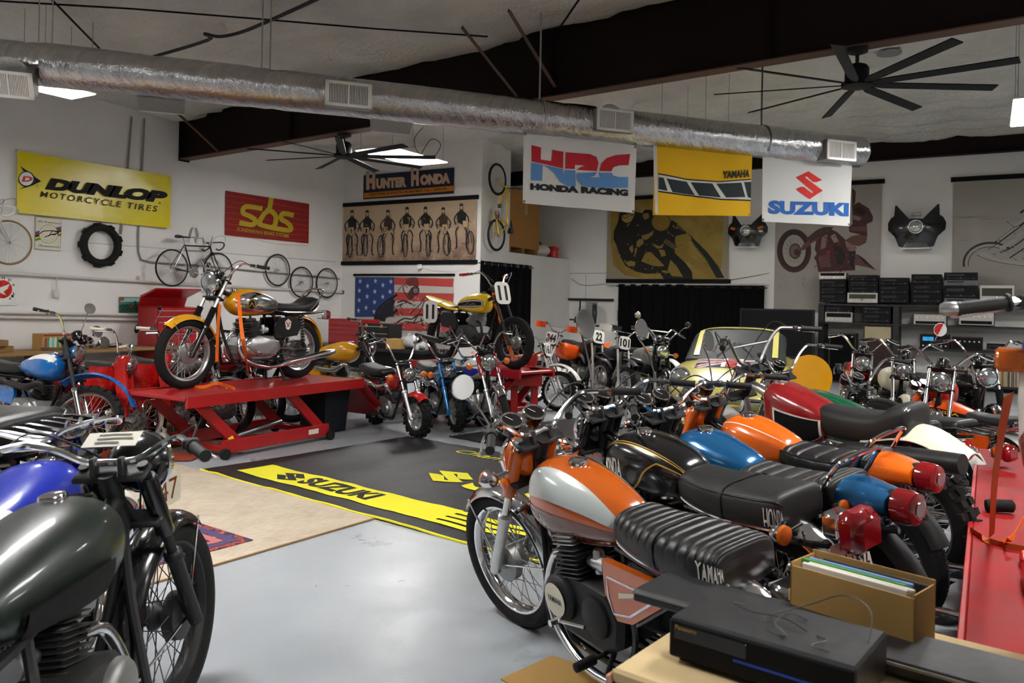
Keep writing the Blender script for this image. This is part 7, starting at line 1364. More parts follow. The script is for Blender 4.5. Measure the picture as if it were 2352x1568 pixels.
# ================================================================== the yellow car
mat('carglass', (.03,.034,.03), rough=.55, spec=.15)
def car():
    rot = Matrix.Rotation(R(120.9+160), 4, 'Z'); ref = Vector((1.66, -.56, .66)); p = at_z(1560, 862, .66)-rot @ ref; p.z = 0
    t = thing('sports_car', 'pale yellow vintage sports car with union flag on the bonnet', 'car', mtx=Matrix.Translation(p) @ rot)
    b = B(); body = Loft([(-1.85, .40, .62, .5, 3), (-1.7, .28, .76, .66, 3), (-1.2, .22, .82, .76, 3.2), (-.5, .2, .80, .78, 3.4), (.1, .2, .80, .78, 3.4), (.6, .2, .82, .78, 3.2), (1.1, .22, .80, .76, 3), (1.5, .26, .72, .70, 2.8), (1.78, .30, .62, .58, 2.6), (1.92, .36, .50, .40, 2.4)]); body.build(b, 44, 40); b.obj('body_shell', 'yellowC', t, ang=60)
    cab = Loft([(-1.45, .76, .82, .5, 3), (-1.1, .76, 1.02, .58, 3), (-.6, .76, 1.17, .60, 3.2), (-.1, .76, 1.19, .60, 3.2), (.15, .76, 1.14, .60, 3.2), (.75, .76, .82, .62, 3)])
    b = B(); cab.build(b, 36, 36); b.obj('cabin_glass', 'carglass', t, ang=60)
    b = B(); cab.patch(b, .30, .72, 52, 128, .012, 20, 14); b.obj('roof', 'yellowC', t)
    for a0, a1 in ((40, 52), (128, 140)): b = B(); cab.patch(b, .05, .97, a0, a1, .012, 26, 4); b.obj('roof_pillar', 'yellowC', t)
    for sd in (-1, 1):
        b = B(); b.lathe([(.12, -.18), (.125, -.02), (.12, 0)], (1.60, sd*.56, .64), (1, 0, .25), 24); ho = b.obj('headlight_pod', 'yellowC', t); b = B(); b.torus((1.605, sd*.56, .641), (1, 0, .25), .115, .012, 28, 6); b.obj('headlight_ring', 'chrome', ho); b = B(); b.lathe([(.11, 0), (.08, .035), (0, .05)], (1.60, sd*.56, .64), (1, 0, .25), 24); b.obj('headlight_lens', 'glass', ho)
        for xw in (-1.15, 1.15):
            b = B(); b.torus((xw, sd*.68, .29), (0, 1, 0), .21, .08, 32, 10); wo = b.obj('wheel', 'rubber', t); b = B(); b.lathe([(.16, -.05), (.15, .04), (.05, .05), (0, .05)], (xw, sd*.69, .29), (0, sd, 0), 20); b.obj('wheel_rim', 'alu', wo)
        b = B(); b.ctube([(.70, sd*.22, .86), (.52, sd*.1, .96), (.42, sd*.02, 1.02)], .006, 5, 3); b.obj('wiper', 'chrome', t)
    b = B(); b.cbox(1.82, 1.96, -.55, .55, .40, .46, .02); b.obj('bumper', 'chrome', t)
    pr = Print(); X0, X1, Y0, Y1 = .74, 1.36, .42, -.42
    pr.poly([(0, 0), (1, 0), (1, 1), (0, 1)], '#1b2450')
    for a_, c_ in (((0, 0), (1, 1)), ((0, 1), (1, 0))): pr.stroke([a_, c_], .16, 'plate', smooth=False); pr.stroke([a_, c_], .06, 'redB', smooth=False)
    pr.poly([(.36, 0), (.64, 0), (.64, 1), (.36, 1)], 'plate'); pr.poly([(0, .34), (1, .34), (1, .66), (0, .66)], 'plate'); pr.poly([(.42, 0), (.58, 0), (.58, 1), (.42, 1)], 'redB'); pr.poly([(0, .41), (1, .41), (1, .59), (0, .59)], 'redB')
    def fb(u, v, d):
        x = lerp(X1, X0, v); y = lerp(Y1, Y0, u); lo, hi = 0., 1.
        for _ in range(26):
            mdl = (lo+hi)/2
            if body.sec(mdl)[0].x < x: lo = mdl
            else: hi = mdl
        k, w_, pp = body.sec(lo); h = (k.z-k.y)/2; z_ = (k.z+k.y)/2+h*max(0, 1-abs(y/w_)**pp)**(1/pp); return Vector((x, y, z_+.003+d))
    pr.obj('bonnet_flag', fb, t, 3, step=.0008)
    return t
car()
# ================================================================== lifts
def lift(label, mtx, L_, W_, zt, ramp, arms=True, c='redL'):
    """local x along the lift length (front at 0), y across"""
    t = thing('motorcycle_lift', label, 'motorcycle lift', mtx=mtx)
    b = B(); b.cbox(0, L_, -W_/2, W_/2, zt-.035, zt, .006); po = b.obj('platform', c, t, smooth=False)
    for sd in (-1, 1): b = B(); b.box(0, L_, sd*W_/2-.02, sd*W_/2+.02, zt-.09, zt+.012); b.obj('side_rail', c, t, smooth=False)
    if ramp:
        x0, x1, z1 = ramp; b = B(); b.prism([(x0, zt-.02), (x1, z1), (x1+.02, z1+.012), (x0+.02, zt)], lambda u, v, d: Vector((u, d, v)), -W_/2+.02, W_/2-.02); rp = b.obj('ramp', c, t, smooth=False)
        for y in (-.24, .24): b = B(); b.prism([(x0, zt-.05), (x1, z1-.03), (x1, z1), (x0, zt-.02)], lambda u, v, d: Vector((u, y*W_/.75+d, v)), -.015, .015); b.obj('ramp_rib', c, rp, smooth=False)
        b = B(); b.prism([(x0+.08, zt-.115), (x0+.2, lerp(zt, z1, .35)-.03), (x0+.215, lerp(zt, z1, .35)-.02), (x0+.095, zt-.105)], lambda u, v, d: Vector((u, -W_/2+.0+d, v)), .0, .004); b.obj('warning_label', 'hyel', rp, smooth=False)
    if arms:
        bx0, bx1 = .42, L_*.78
        for sd in (-1, 1): b = B(); b.cbox(bx0, bx1, sd*(W_/2-.04)-.025, sd*(W_/2-.04)+.025, .05, .17, .006); b.obj('base_rail', c, t, smooth=False)
        for x in (bx0+.05, bx1-.05): b = B(); b.cbox(x-.03, x+.03, -W_/2+.06, W_/2-.06, .06, .12, .006); b.obj('cross_member', c, t, smooth=False)
        for x in (.14, 1.22):
            for sd in (-1, 1): b = B(); b.prism([(x, zt-.09), (x+.13, zt-.09), (x+.56, .12), (x+.43, .10)], lambda u, v, d: Vector((u, sd*(W_/2-.09)+d, v)), -.02, .02); b.obj('lifting_arm', c, t, smooth=False)
        b = B(); b.tube([(.75, 0, .1), (1.45, 0, .2)], .03, 10); b.obj('hydraulic_ram', 'steel', t)
        for x in (bx0, bx1):
            for sd in (-1, 1): b = B(); b.lathe([(.02, -.02), (.05, -.02), (.05, .02), (.02, .02)], (x, sd*(W_/2), .052), (0, 1, 0), 18); b.obj('caster', 'rubber', t)
        b = B(); b.box(bx1-.3, bx1-.16, W_/2-.014, W_/2-.012, .09, .14); b.obj('rating_label', 'paper', t, smooth=False); b = B(); b.prism([(.50, zt-.42), (.55, zt-.40), (.60, zt-.47), (.55, zt-.49)], lambda u, v, d: Vector((u, W_/2-.068+d, v)), 0, .003); b.obj('caution_label', 'hyel', t, smooth=False)
    return t
LM = Matrix.Translation((-6.33, 4.5, 0)) @ Matrix.Rotation(PI/2, 4, 'Z') @ Matrix.Rotation(R(0), 4, 'Z')
# local x -> +y world, local y -> -x world : near side is local -y
LM = Matrix.Translation((-6.33, 4.46, 0)) @ Matrix(((0, 1, 0, 0), (1, 0, 0, 0), (0, 0, 1, 0), (0, 0, 0, 1)))
lift('red hydraulic motorcycle lift under the yellow and chrome twin', LM, 2.26, .82, .60, (2.26, 2.74, .13))
# strap ribbons
def ribbon(name, label, pts, w_=.025, c='strap', cat='strap'):
    o_ = Vector(pts[0]); b = B(); P = catmull([Vector(p)-o_ for p in pts], 6) if len(pts) > 2 else [Vector(p)-o_ for p in pts]; rings = []
    for i, p in enumerate(P):
        t_ = (P[min(i+1, len(P)-1)]-P[max(i-1, 0)]).normalized(); s_ = t_.cross(FW); s_ = s_.normalized() if s_.length > .05 else RT
        rings.append([p+s_*w_/2, p-s_*w_/2, p-s_*w_/2+FW*.002, p+s_*w_/2+FW*.002])
    b.rings(rings, True, True); return tag(b.obj(name, c, None, Matrix.Translation(o_)), label, cat)
ribbon('tie_down_strap', 'orange strap from the handlebar of the yellow twin, the near one', [at_t(547, 672, 7.42), at_t(553, 740, 7.42), at_t(561, 800, 7.42), at_z(571, 866, .61)], .034)
ribbon('tie_down_strap', 'orange strap on the far side of the yellow twin', [at_t(505, 700, 7.75), at_t(500, 760, 7.75), at_t(498, 830, 7.8)], .03)
ribbon('tie_down_strap', 'loose orange strap end lying on the lift platform', [at_z(430, 885, .612), at_z(465, 889, .612), at_z(500, 880, .63), at_z(540, 893, .612)], .03)
# second lift, under the number 11 racer
m6p = m6['root'].matrix_world; ang2 = math.atan2(m6p[1][0], m6p[0][0]); fpt = m6p @ Vector((1.42, 0, 0))
LM2 = Matrix.Translation((fpt.x, fpt.y, 0)) @ Matrix.Rotation(ang2+PI, 4, 'Z') @ Matrix.Translation((-.42, 0, 0))
lift('red motorcycle lift under the number 11 racer', LM2, 2.2, .62, .63, None)
ws = at_z(1203, 958, 0); t = thing('wheel_stand', 'red steel wheel clamp stand in front of the number 11 lift', 'wheel stand', (ws.x, ws.y, 0), rz=R(32))
B().cbox(-.22, .22, -.16, .16, .42, .58, .006).obj('clamp_box', 'redL', t, smooth=False); B().cbox(-.19, -.05, -.14, .14, .58, .63, .006).obj('clamp_jaw', 'redL', t, smooth=False); B().cbox(.06, .19, -.14, .14, .58, .63, .006).obj('clamp_jaw', 'redL', t, smooth=False)
for sx in (-.13, .13): B().cbox(sx-.045, sx+.045, -.05, .05, 0, .42, .006).obj('leg', 'redL', t, smooth=False)
for sx in (-.13, .13): B().cbox(sx-.05, sx+.05, -.2, .2, 0, .02, .004).obj('foot', 'redL', t, smooth=False)
tp6 = m6['root'].matrix_world @ m6['Tp']
ribbon('tie_down_strap', 'orange strap from the number 11 plate down to the wheel stand, the near one', [tp6+Vector((.02, -.12, -.06)), lerp(tp6, ws, .5)+Vector((0, 0, .05)), Vector((ws.x-.1, ws.y+.05, .6))], .045)
ribbon('tie_down_strap', 'orange strap from the number 11 handlebar, the far one', [tp6+Vector((-.1, .05, -.1)), Vector((ws.x-.25, ws.y+.25, .52))], .04)
# right-hand lift
rt = thing('lift_table', 'weathered red lift table cut by the right picture edge', 'lift table', (.33, 1.3, 0))
RZ = .42
B().cbox(-.38, .45, .0, 5.9, RZ-.04, RZ, .006).obj('deck', 'redw', rt, smooth=False); B().cbox(-.40, -.38, .0, 5.9, RZ-.09, RZ+.004, .003).obj('edge_rail', 'redL', rt, smooth=False)
for y in (.6, 2.6, 4.8):
    for x in (-.34, .40): B().cbox(x-.03, x+.03, y-.04, y+.04, 0, RZ-.04, .004).obj('leg', 'redL', rt, smooth=False)
B().cbox(-.2, .3, 2.25, 2.5, RZ, RZ+.07, .01).obj('wheel_chock', 'redL', rt, smooth=False); B().cbox(-.2, .3, 2.62, 2.75, RZ, RZ+.05, .01).obj('wheel_chock', 'redL', rt, smooth=False)
mat('strapdk', '#b3520c', rough=.8)
ribbon('tie_down_strap', 'orange strap hanging from the white enduro onto the lift table', [at_t(2318, 905, 2.5), at_t(2300, 1000, 2.7), at_t(2285, 1110, 3.1), at_z(2278, 1230, RZ+.015)], .035, 'strapdk')
ribbon('tie_down_strap', 'orange strap lying in a loop across the lift table', [at_z(2228, 1218, RZ+.008), at_z(2275, 1245, RZ+.008), at_z(2352, 1262, RZ+.008), at_z(2400, 1260, RZ+.008)], .035, 'strapdk')
ribbon('tie_down_strap', 'twisted orange strap end on the lift table', [at_z(2300, 1240, RZ+.01), at_z(2325, 1236, RZ+.06), at_z(2352, 1190, RZ+.05)], .03, 'strap')
b = B(); b.lathe([(.012, 0), (.03, .005), (.034, .02), (.034, .13), (.02, .14)], (0, 0, 0), (1, .3, .05), 12); tag(b.obj('foam_roller', 'rubber', None, Matrix.Translation(at_z(2262, 1160, RZ+.034))), 'black ribbed foam handle lying on the lift table', 'handle')
# ================================================================== floor coverings
def flat(name, label, cat, pts, z0, z1, c, smooth=False):
    o_ = Vector((pts[0][0], pts[0][1], 0)); b = B(); b.prism([(p[0]-o_.x, p[1]-o_.y) for p in pts], lambda u, v, d: Vector((u, v, d)), z0, z1); return tag(b.obj(name, c, None, Matrix.Translation(o_), smooth=False), label, cat)
m, N, L, b_ = nodes_mat('beige_rug'); tc = N.new('ShaderNodeTexCoord'); n1 = noise(N, L, tc.outputs['Object'], 3, 6, .7); n2 = noise(N, L, mapping(N, L, tc.outputs['Object'], (30, 6, 1)), 2, 4); n3 = noise(N, L, tc.outputs['Object'], 300, 2)
r1 = ramp(N, [(.3, (.36,.29,.21)), (.55, (.52,.44,.34)), (.75, (.60,.53,.42))]); mx = N.new('ShaderNodeMath'); mx.operation = 'MULTIPLY_ADD'; L.new(n2.outputs['Fac'], mx.inputs[0]); mx.inputs[1].default_value = .4; mxx = N.new('ShaderNodeMath'); mxx.operation = 'MULTIPLY'; mxx.inputs[1].default_value = .6; L.new(n1.outputs['Fac'], mxx.inputs[0]); L.new(mxx.outputs[0], mx.inputs[2]); L.new(mx.outputs[0], r1.inputs[0]); L.new(r1.outputs[0], b_.inputs['Base Color']); b_.inputs['Roughness'].default_value = .95; bumpn(N, L, b_, n3.outputs['Fac'], .3, .003)
o = flat('area_rug', 'beige area rug on the open floor', 'rug', [(-3.53, 4.15), (-6.9, 4.62), (-6.9, .6), (-3.80, .6)], 0.001, .008, 'beige_rug')
b = B(); b.tube([(0, 0, .006), (-.27, -3.55, .006)], .007, 6); b.obj('bound_edge', '#8a6b47', o)
m, N, L, b_ = nodes_mat('persian'); tc = N.new('ShaderNodeTexCoord'); vo = N.new('ShaderNodeTexVoronoi'); vo.inputs['Scale'].default_value = 14; L.new(tc.outputs['Object'], vo.inputs['Vector']); r1 = ramp(N, [(0, '#8a2f2a'), (.35, '#a8503a'), (.5, '#3a2f55'), (.7, '#9a3b34'), (.9, '#c08a5a')], 'CONSTANT'); L.new(vo.outputs['Distance'], r1.inputs[0]); L.new(r1.outputs[0], b_.inputs['Base Color']); b_.inputs['Roughness'].default_value = .95
o = flat('persian_rug', 'small red patterned rug on the beige rug', 'rug', [(-3.80, 3.35), (-5.6, 3.52), (-5.75, 2.2), (-3.93, 2.0)], .009, .014, 'persian')
pr = Print()
for ins, wd, c in ((.05, .06, '#4a3b63'), (.12, .05, '#b56a6a'), (.18, .02, '#2d2440'), (.24, .05, '#6a3f5e')):
    q = [(-3.80, 3.35), (-5.6, 3.52), (-5.75, 2.2), (-3.93, 2.0)]; cx_ = sum(p[0] for p in q)/4; cy_ = sum(p[1] for p in q)/4
    def ins_(p, k): return (p[0]+(k if p[0] < cx_ else -k)+3.80, p[1]+(k if p[1] < cy_ else -k)-3.35)
    for i in range(4): pr.poly([ins_(q[i], ins), ins_(q[(i+1) % 4], ins), ins_(q[(i+1) % 4], ins+wd), ins_(q[i], ins+wd)], c)
pr.ell(-.95, -.55, .5, .3, '#c0622c'); pr.ell(-.95, -.55, .3, .18, '#6a2b3a'); pr.obj('rug_border', lambda u, v, d: Vector((u, v, .014+d)), o, step=.0002)
m, N, L, b_ = nodes_mat('brown_mat'); tc = N.new('ShaderNodeTexCoord'); n1 = noise(N, L, mapping(N, L, tc.outputs['Object'], (2, 25, 1)), 2, 5); r1 = ramp(N, [(.3, '#6b4a2c'), (.7, '#a5834f')]); L.new(n1.outputs['Fac'], r1.inputs[0]); L.new(r1.outputs[0], b_.inputs['Base Color']); b_.inputs['Roughness'].default_value = .9
flat('floor_mat', 'brown mat under the left row of motorcycles', 'mat', [(-6.75, 6.0), (-9.6, 6.0), (-9.6, 3.2), (-6.75, 4.7)], .001, .006, 'brown_mat')
flat('floor_mat', 'red striped rug under the bikes at the left edge', 'rug', [(-6.3, 4.95), (-8.6, 4.0), (-8.6, 2.6), (-6.1, 4.66)], .009, .013, '#8f3a22')
# lettered mats
m, N, L, b_ = nodes_mat('mesh_mat'); tc = N.new('ShaderNodeTexCoord'); wv = N.new('ShaderNodeTexWave'); wv.inputs['Scale'].default_value = 22; wv.inputs['Distortion'].default_value = .3; L.new(mapping(N, L, tc.outputs['Object'], (1, 1, 1), (0, 0, .6)), wv.inputs['Vector']); r1 = ramp(N, [(.35, (.008,.008,.009)), (.7, (.03,.03,.031))]); L.new(wv.outputs['Fac'], r1.inputs[0]); L.new(r1.outputs[0], b_.inputs['Base Color']); b_.inputs['Roughness'].default_value = .5; bumpn(N, L, b_, wv.outputs['Fac'], .3, .004)
def bigmat(label, A, ex_, Lx, Ly, ripple, edge):
    """A near-left corner, ex_ unit direction along the near edge"""
    ex_ = Vector((ex_[0], ex_[1], 0)).normalized(); ey = Vector((-ex_.y, ex_.x, 0))
    def P(u, v, d=0): return ex_*u+ey*v+UP*(.006+ripple*(MN.noise(Vector((u*3.2, v*.9, 1.3)))+.5)*.8+.35*ripple*MN.noise(Vector((u*6, v*3, 4)))+d)
    b = B(); nx, ny = 90, 60; g = [[P(Lx*i/nx, Ly*j/ny) for j in range(ny+1)] for i in range(nx+1)]; b.rings(g, False, False); o = b.obj('floor_mat', 'mesh_mat', None, Matrix.Translation((A[0], A[1], 0)), recalc=False); tag(o, label, 'mat')
    b = B(); b.tube([P(Lx*i/40, 0) for i in range(41)], .009, 6); b.tube([P(0, Ly*i/40) for i in range(41)], .009, 6) if False else None; b.obj('bound_edge', edge, o); return o, P
o, P1 = bigmat('black mesh mat with yellow lettering in the middle of the floor', (-5.72, 4.46), (2.91, -.40), 5.2, 2.42, .012, 'hyel')
pr = Print()
def mp(nm, P_, par): 
    global pr
    pr.obj(nm, lambda u, v, d: P_(u, v, d), par, 2, base=.004, step=.0008); pr = Print()
def strip(v0, v1, u0, u1, c, n=26): pr.raw([(lerp(u0, u1, i/n), v) for i in range(n+1) for v in (v0, v1)], [(2*i, 2*i+2, 2*i+3, 2*i+1) for i in range(n)], c, 1)
strip(.17, .52, .28, 2.55, 'hyel'); mp('print_band', P1, o)
for k in range(4): strip(.17+.09*k, .23+.09*k, 2.55, 2.9+.22*k, 'hyel', 8); mp('print_stripe', P1, o)
def emblemS(x, y, w_, h, c, l): pr.poly([(x+w_*a, y+h*b_) for a, b_ in ((0, .72), (.5, 1), (1, .58), (.78, .5), (.66, .52), (.42, .78), (.36, .74), (1, .28), (.5, 0), (0, .42), (.2, .5), (.34, .48), (.58, .22), (.66, .26))], c, l); mp('print_emblem', P1, o)
emblemS(.62, .22, .32, .26, 'ink', 3); pr.text('SUZUKI', .98, .24, 1.82, .46, 'ink', .05, 0, layer=3); mp('print_lettering', P1, o)
emblemS(1.5, 1.05, .45, .42, 'hyel', 2); pr.text('SUZUKI', 2.02, 1.02, 3.9, 1.42, 'hyel', .05, 0, layer=2); mp('print_lettering', P1, o)
pr.text('Champions', 1.0, 2.02, 2.2, 2.22, 'hyel', .0, .3, layer=2); mp('print_lettering', P1, o)
for v in (1.82, 1.70): pr.poly([(1.95, v), (3.4, v), (3.4, v+.06), (2.05, v+.06)], 'hyel', 2); mp('print_stripe', P1, o)
o, P2 = bigmat('black mesh mat with red print beyond the yellow lettered one', (-5.02, 7.12), (2.91, -.55), 4.6, 2.2, .008, 'blackm')
pr = Print(); mat('matred', '#a81c22', rough=.8)
for k in range(9): u0 = 1.2+.1*k; v0 = .25+.17*k; pr.poly([(u0, v0), (u0+.9, v0+.03), (u0+1.9, v0-.02), (u0+1.9, v0+.05), (u0+.8, v0+.09), (u0+.1, v0+.06)], 'matred', 1); mp('print_stripe', P2, o)
# ================================================================== benches, chests, clutter
def chest(label, org, axis, w_, h, d, rows, c='redL', lid=False, z0=0., dc=None, name='tool_chest', pull='alu'):
    """front faces +x (axis 'x') or -y (axis 'y')"""
    rot = Matrix(((0, -1, 0, 0), (1, 0, 0, 0), (0, 0, 1, 0), (0, 0, 0, 1))) if axis == 'x' else Matrix.Identity(4)
    t = thing(name, label, 'tool chest', mtx=Matrix.Translation(Vector((org[0], org[1], z0))) @ rot)       # local x along front, y backwards
    B().cbox(0, w_, .0, d, 0, h, .008).obj('body', c, t, smooth=False); z = .04
    hh = (h-.08)/sum(rows)
    for r_ in rows:
        b = B(); b.cbox(.03, w_-.03, -.015, .002, z+.006, z+hh*r_-.006, .003); do = b.obj('drawer', dc or c, t, smooth=False); b = B(); b.box(.04, w_-.04, -.028, -.014, z+hh*r_-.022, z+hh*r_-.010); b.obj('drawer_pull', pull, do, smooth=False); z += hh*r_
    if lid: b = B(); b.prism([(.0, h), (d, h+.0), (d+.0, h+.02), (d-.06, h+.20), (.02, h+.33), (0, h+.31), (d-.1, h+.17), (d-.03, h+.02)], lambda u, v, e: Vector((e, u, v)), 0, w_); b.obj('lid', c, t, smooth=False)
    return t
ch = chest('tall red tool chest with open lid against the left wall', (-12.05, 8.45, 0), 'x', .9, 1.28, .5, [3, 1, 1, 1, 2, 2, 1, 1], lid=True); b = B(); b.tube([(.02, -.05, .85), (-.22, -.05, .85)], .02, 8); b.obj('side_handle', 'steel', ch)
bt = thing('workbench', 'black metal bench under the flag canvas', 'workbench', (-12.3, 12.2, 0)); B().cbox(0, 3.0, 0, .9, .46, .52, .006).obj('bench_top', 'blackm', bt, smooth=False); B().box(.05, 2.95, .05, .85, .1, .46).obj('bench_body', 'black', bt, smooth=False)
for x in (.05, 2.87): B().box(x, x+.08, .02, .12, 0, .1).obj('leg', 'blackm', bt, smooth=False)
chest('red tool chest on the bench under the flag canvas', (-12.06, 12.55, 0), 'y', 1.08, .55, .4, [2, 1, 1, 1], z0=.52, pull='redA'); c2 = chest('black tool box with silver drawer pulls beside the red chest', (-11.08, 12.4, 0), 'y', .82, .48, .4, [1, 1, 1, 1.6], c='blackm', z0=.52)
for x in (.2, .6): b = B(); b.cbox(x, x+.05, -.03, .0, .40, .47, .006); b.obj('latch', 'gold', c2)
b = B(); rnd = random.Random(2)
Loft([(0, 0, .06, .1, 2), (.12, 0, .24, .2, 2.2), (.3, 0, .3, .24, 2.4), (.5, 0, .22, .22, 2.2), (.68, 0, .08, .1, 2)]).build(b, 26, 26, lambda u, a, x, y: .06*MN.noise(Vector((x*9, y*9, math.sin(a)*4)))+.03*MN.noise(Vector((x*22, y*22, a*3)))); mat('plastic_bag', '#b7b8ba', rough=.15, coat=1, var=.1); tag(b.obj('plastic_bag', 'plastic_bag', None, Matrix.Translation((-10.15, 12.65, .52))), 'crumpled clear plastic bag on the bench beside the black tool box', 'bag')
b = B(); b.cbox(0, .3, 0, .25, 0, .2, .004); tag(b.obj('cardboard_carton', 'card', None, Matrix.Translation((-10.22, 12.25, .52)), smooth=False), 'small yellowish carton under the plastic bag', 'box')
b = B(); b.lathe([(.035, 0), (.04, .01), (.04, .2), (.03, .23), (.015, .24), (.015, .27)], (0, 0, 0), (0, 0, 1), 16); tag(b.obj('spray_bottle', 'white', None, Matrix.Translation(Vector((-9.6, 12.45, .52)))), 'white spray bottle on the dark bench', 'bottle')
# left workbench
lb = thing('workbench', 'long wooden workbench against the left wall', 'workbench', (-12.65, 4.2, 0)); zb_ = .62
B().cbox(0, .72, 0, 4.9, zb_-.05, zb_, .006).obj('bench_top', 'wood', lb, smooth=False)
for y in (.2, 2.4, 4.6):
    for x in (.06, .62): B().cbox(x, x+.09, y, y+.09, 0, zb_-.05, .004).obj('leg', 'wood', lb, smooth=False)
B().cbox(.1, .6, .3, 4.5, .2, .23, .004).obj('lower_shelf', 'wood', lb, smooth=False)
def onb(px, x, z=None): p = at_x(px, 800, x); return Vector((x, p.y, zb_))
p0 = at_x(90, 800, -12.25); p1 = at_x(160, 800, -12.25); t = thing('bottle_case', 'printed cardboard case of coloured bottles on the left workbench', 'box', (-12.45, p0.y, zb_)); w_ = p1.y-p0.y
B().cbox(0, .28, 0, w_, 0, .25, .004).obj('carton', 'card', t, smooth=False); pr = Print(); rnd = random.Random(12)
for i in range(11): c = rnd.choice(['#2b6fb0', '#c5a322', '#2d8f6a', '#b23a28', '#7fc0b8', '#d8d0b8']); a = .03+i*(w_-.06)/11; pr.poly([(a, .04), (a+.04, .04), (a+.04, .15), (a+.028, .2), (a+.012, .2), (a, .15)], c)
pr.poly([(0.01, .215), (w_-.01, .215), (w_-.01, .24), (.01, .24)], '#8a2f22'); pr.obj('case_print', lambda u, v, d: Vector((.281+d, u, v)), t, step=.0002)
for i, (y0, L_, h) in enumerate(((4.3, 1.9, .09), (4.4, 1.7, .09))): b = B(); b.cbox(0, .3, 0, L_, 0, h, .006); tag(b.obj('timber_block', 'wood', None, Matrix.Translation((-12.4+.05*i, y0, zb_+i*.091)), smooth=False), ('lower weathered timber beam stacked on the left workbench', 'upper weathered timber beam stacked on the left workbench')[i], 'timber')
p = at_x(125, 803, -12.1); b = B(); b.lathe([(0, 0), (.14, 0), (.17, .05), (.16, .055), (.13, .012), (0, .012)], (0, 0, 0), (0, 0, 1), 24); tag(b.obj('metal_pan', 'alu', None, Matrix.Translation((-12.15, p.y, zb_))), 'shallow metal pan on the left workbench', 'pan')
rnd = random.Random(21)
for i, (px, l) in enumerate(((225, 'bent steel part at the right end of the left workbench'), (245, 'black lever part lying on the left workbench'), (262, 'short rod lying near the red chest on the left workbench'))):
    p = at_x(px, 803, -12.15); b = B(); q = [Vector((rnd.uniform(-.1, .1), (k-1.5)*.12, .02+rnd.uniform(0, .08))) for k in range(4)]; b.ctube(q, .014, 6, 4); tag(b.obj('metal_part', 'steel' if i != 1 else 'blackm', None, Matrix.Translation((-12.15, p.y, zb_))), l, 'metal part')
p = at_x(205, 795, -12.2); t = thing('headlight_bowls', 'chrome headlight shells piled on the left workbench', 'headlight parts', (-12.2, p.y, zb_))
for k, (x, y, z_, rr) in enumerate(((0, 0, .1, .1), (.12, .18, .1, .1), (.05, .1, .27, .1))): b = B(); b.lathe([(.0, -.09), (rr*.7, -.07), (rr, 0), (rr*.9, .01)], (x, y, z_), (1, .2, .3), 20); b.obj('shell', 'chrome', t)
# bin, jug
p = at_z(742, 989, 0); t = thing('waste_bin', 'dark navy plastic bin behind the lift', 'bin', (p.x, p.y, 0)); b = B(); mat('navy', '#0b0f1c', rough=.6); b.rings([[Vector((x*s_, y*s_, z_)) for x, y in ((-.22, -.2), (.22, -.2), (.22, .2), (-.22, .2))] for z_, s_ in ((0, .82), (.56, 1), (.56, .94), (.03, .78))], True, True); b.obj('tub', 'navy', t, smooth=False); b = B(); b.rings([[Vector((x*s_, y*s_, z_)) for x, y in ((-.22, -.2), (.22, -.2), (.22, .2), (-.22, .2))] for z_, s_ in ((.54, 1.06), (.575, 1.06), (.575, .95))], True, False); b.obj('rim', 'navy', t, smooth=False)
p = at_z(372, 1042, 0); b = B(); b.cbox(-.07, .07, -.05, .05, 0, .2, .03); b.lathe([(.02, 0), (.02, .04), (0, .042)], (.03, 0, .2), (0, 0, 1), 12); b.ctube([(-.05, 0, .18), (-.02, 0, .25), (.03, 0, .23)], .01, 6, 4); mat('jugp', '#b9b6ae', rough=.4); tag(b.obj('plastic_jug', 'jugp', None, Matrix.Translation(p)), 'white plastic jug on the floor before the red step-through', 'jug')
# ================================================================== foreground table
FM = Matrix.Translation((-.42, 1.965, 0)) @ Matrix.Rotation(R(-8), 4, 'Z')
def fg(v): return FM @ Vector(v)
tb = thing('side_table', 'tan covered low table holding video gear in the foreground', 'table', mtx=FM); mat('tancloth', '#c9b184', rough=.85, var=.1, nscale=6)
B().cbox(-.30, .62, -.26, .5, .585, .62, .008).obj('table_top', 'tancloth', tb, smooth=False); B().cbox(-.31, -.30, -.27, .5, .58, .605, .003).obj('edge_band', '#b98a72', tb, smooth=False)
for x in (-.27, .56):
    for y in (-.22, .44): B().cbox(x, x+.04, y, y+.04, 0, .585, .004).obj('leg', 'walnut', tb, smooth=False)
t = thing('video_recorder', 'black video cassette recorder on the foreground table', 'video recorder', mtx=FM @ Matrix.Translation((0, 0, .621))); mat('vcrblk', (.022,.022,.024), rough=.45, var=.2, bump=.05, bscale=300)
B().cbox(-.215, .215, -.125, .125, .012, .108, .006).obj('case', 'vcrblk', t, smooth=False); fo = B().cbox(-.213, .213, -.138, -.124, .014, .104, .004).obj('front_panel', 'gearblk', t, smooth=False)
B().box(-.05, .19, -.1395, -.1375, .048, .053).obj('blue_line', '#1f3fa8', fo, smooth=False); B().cbox(-.2, -.02, -.1395, -.1375, .06, .094, .001).obj('cassette_door', 'gface', fo, smooth=False); pr = Print(); pr.text('Panasonic', -.195, .084, -.14, .094, 'gold', .01); pr.obj('maker_name', lambda u, v, d: Vector((u, -.1395-d, v)), fo)
for x in (-.19, .19):
    for y in (-.1, .1): b = B(); b.lathe([(.012, 0), (.012, .013)], (x, y, 0), (0, 0, 1), 10); b.obj('foot', 'rubber', t)
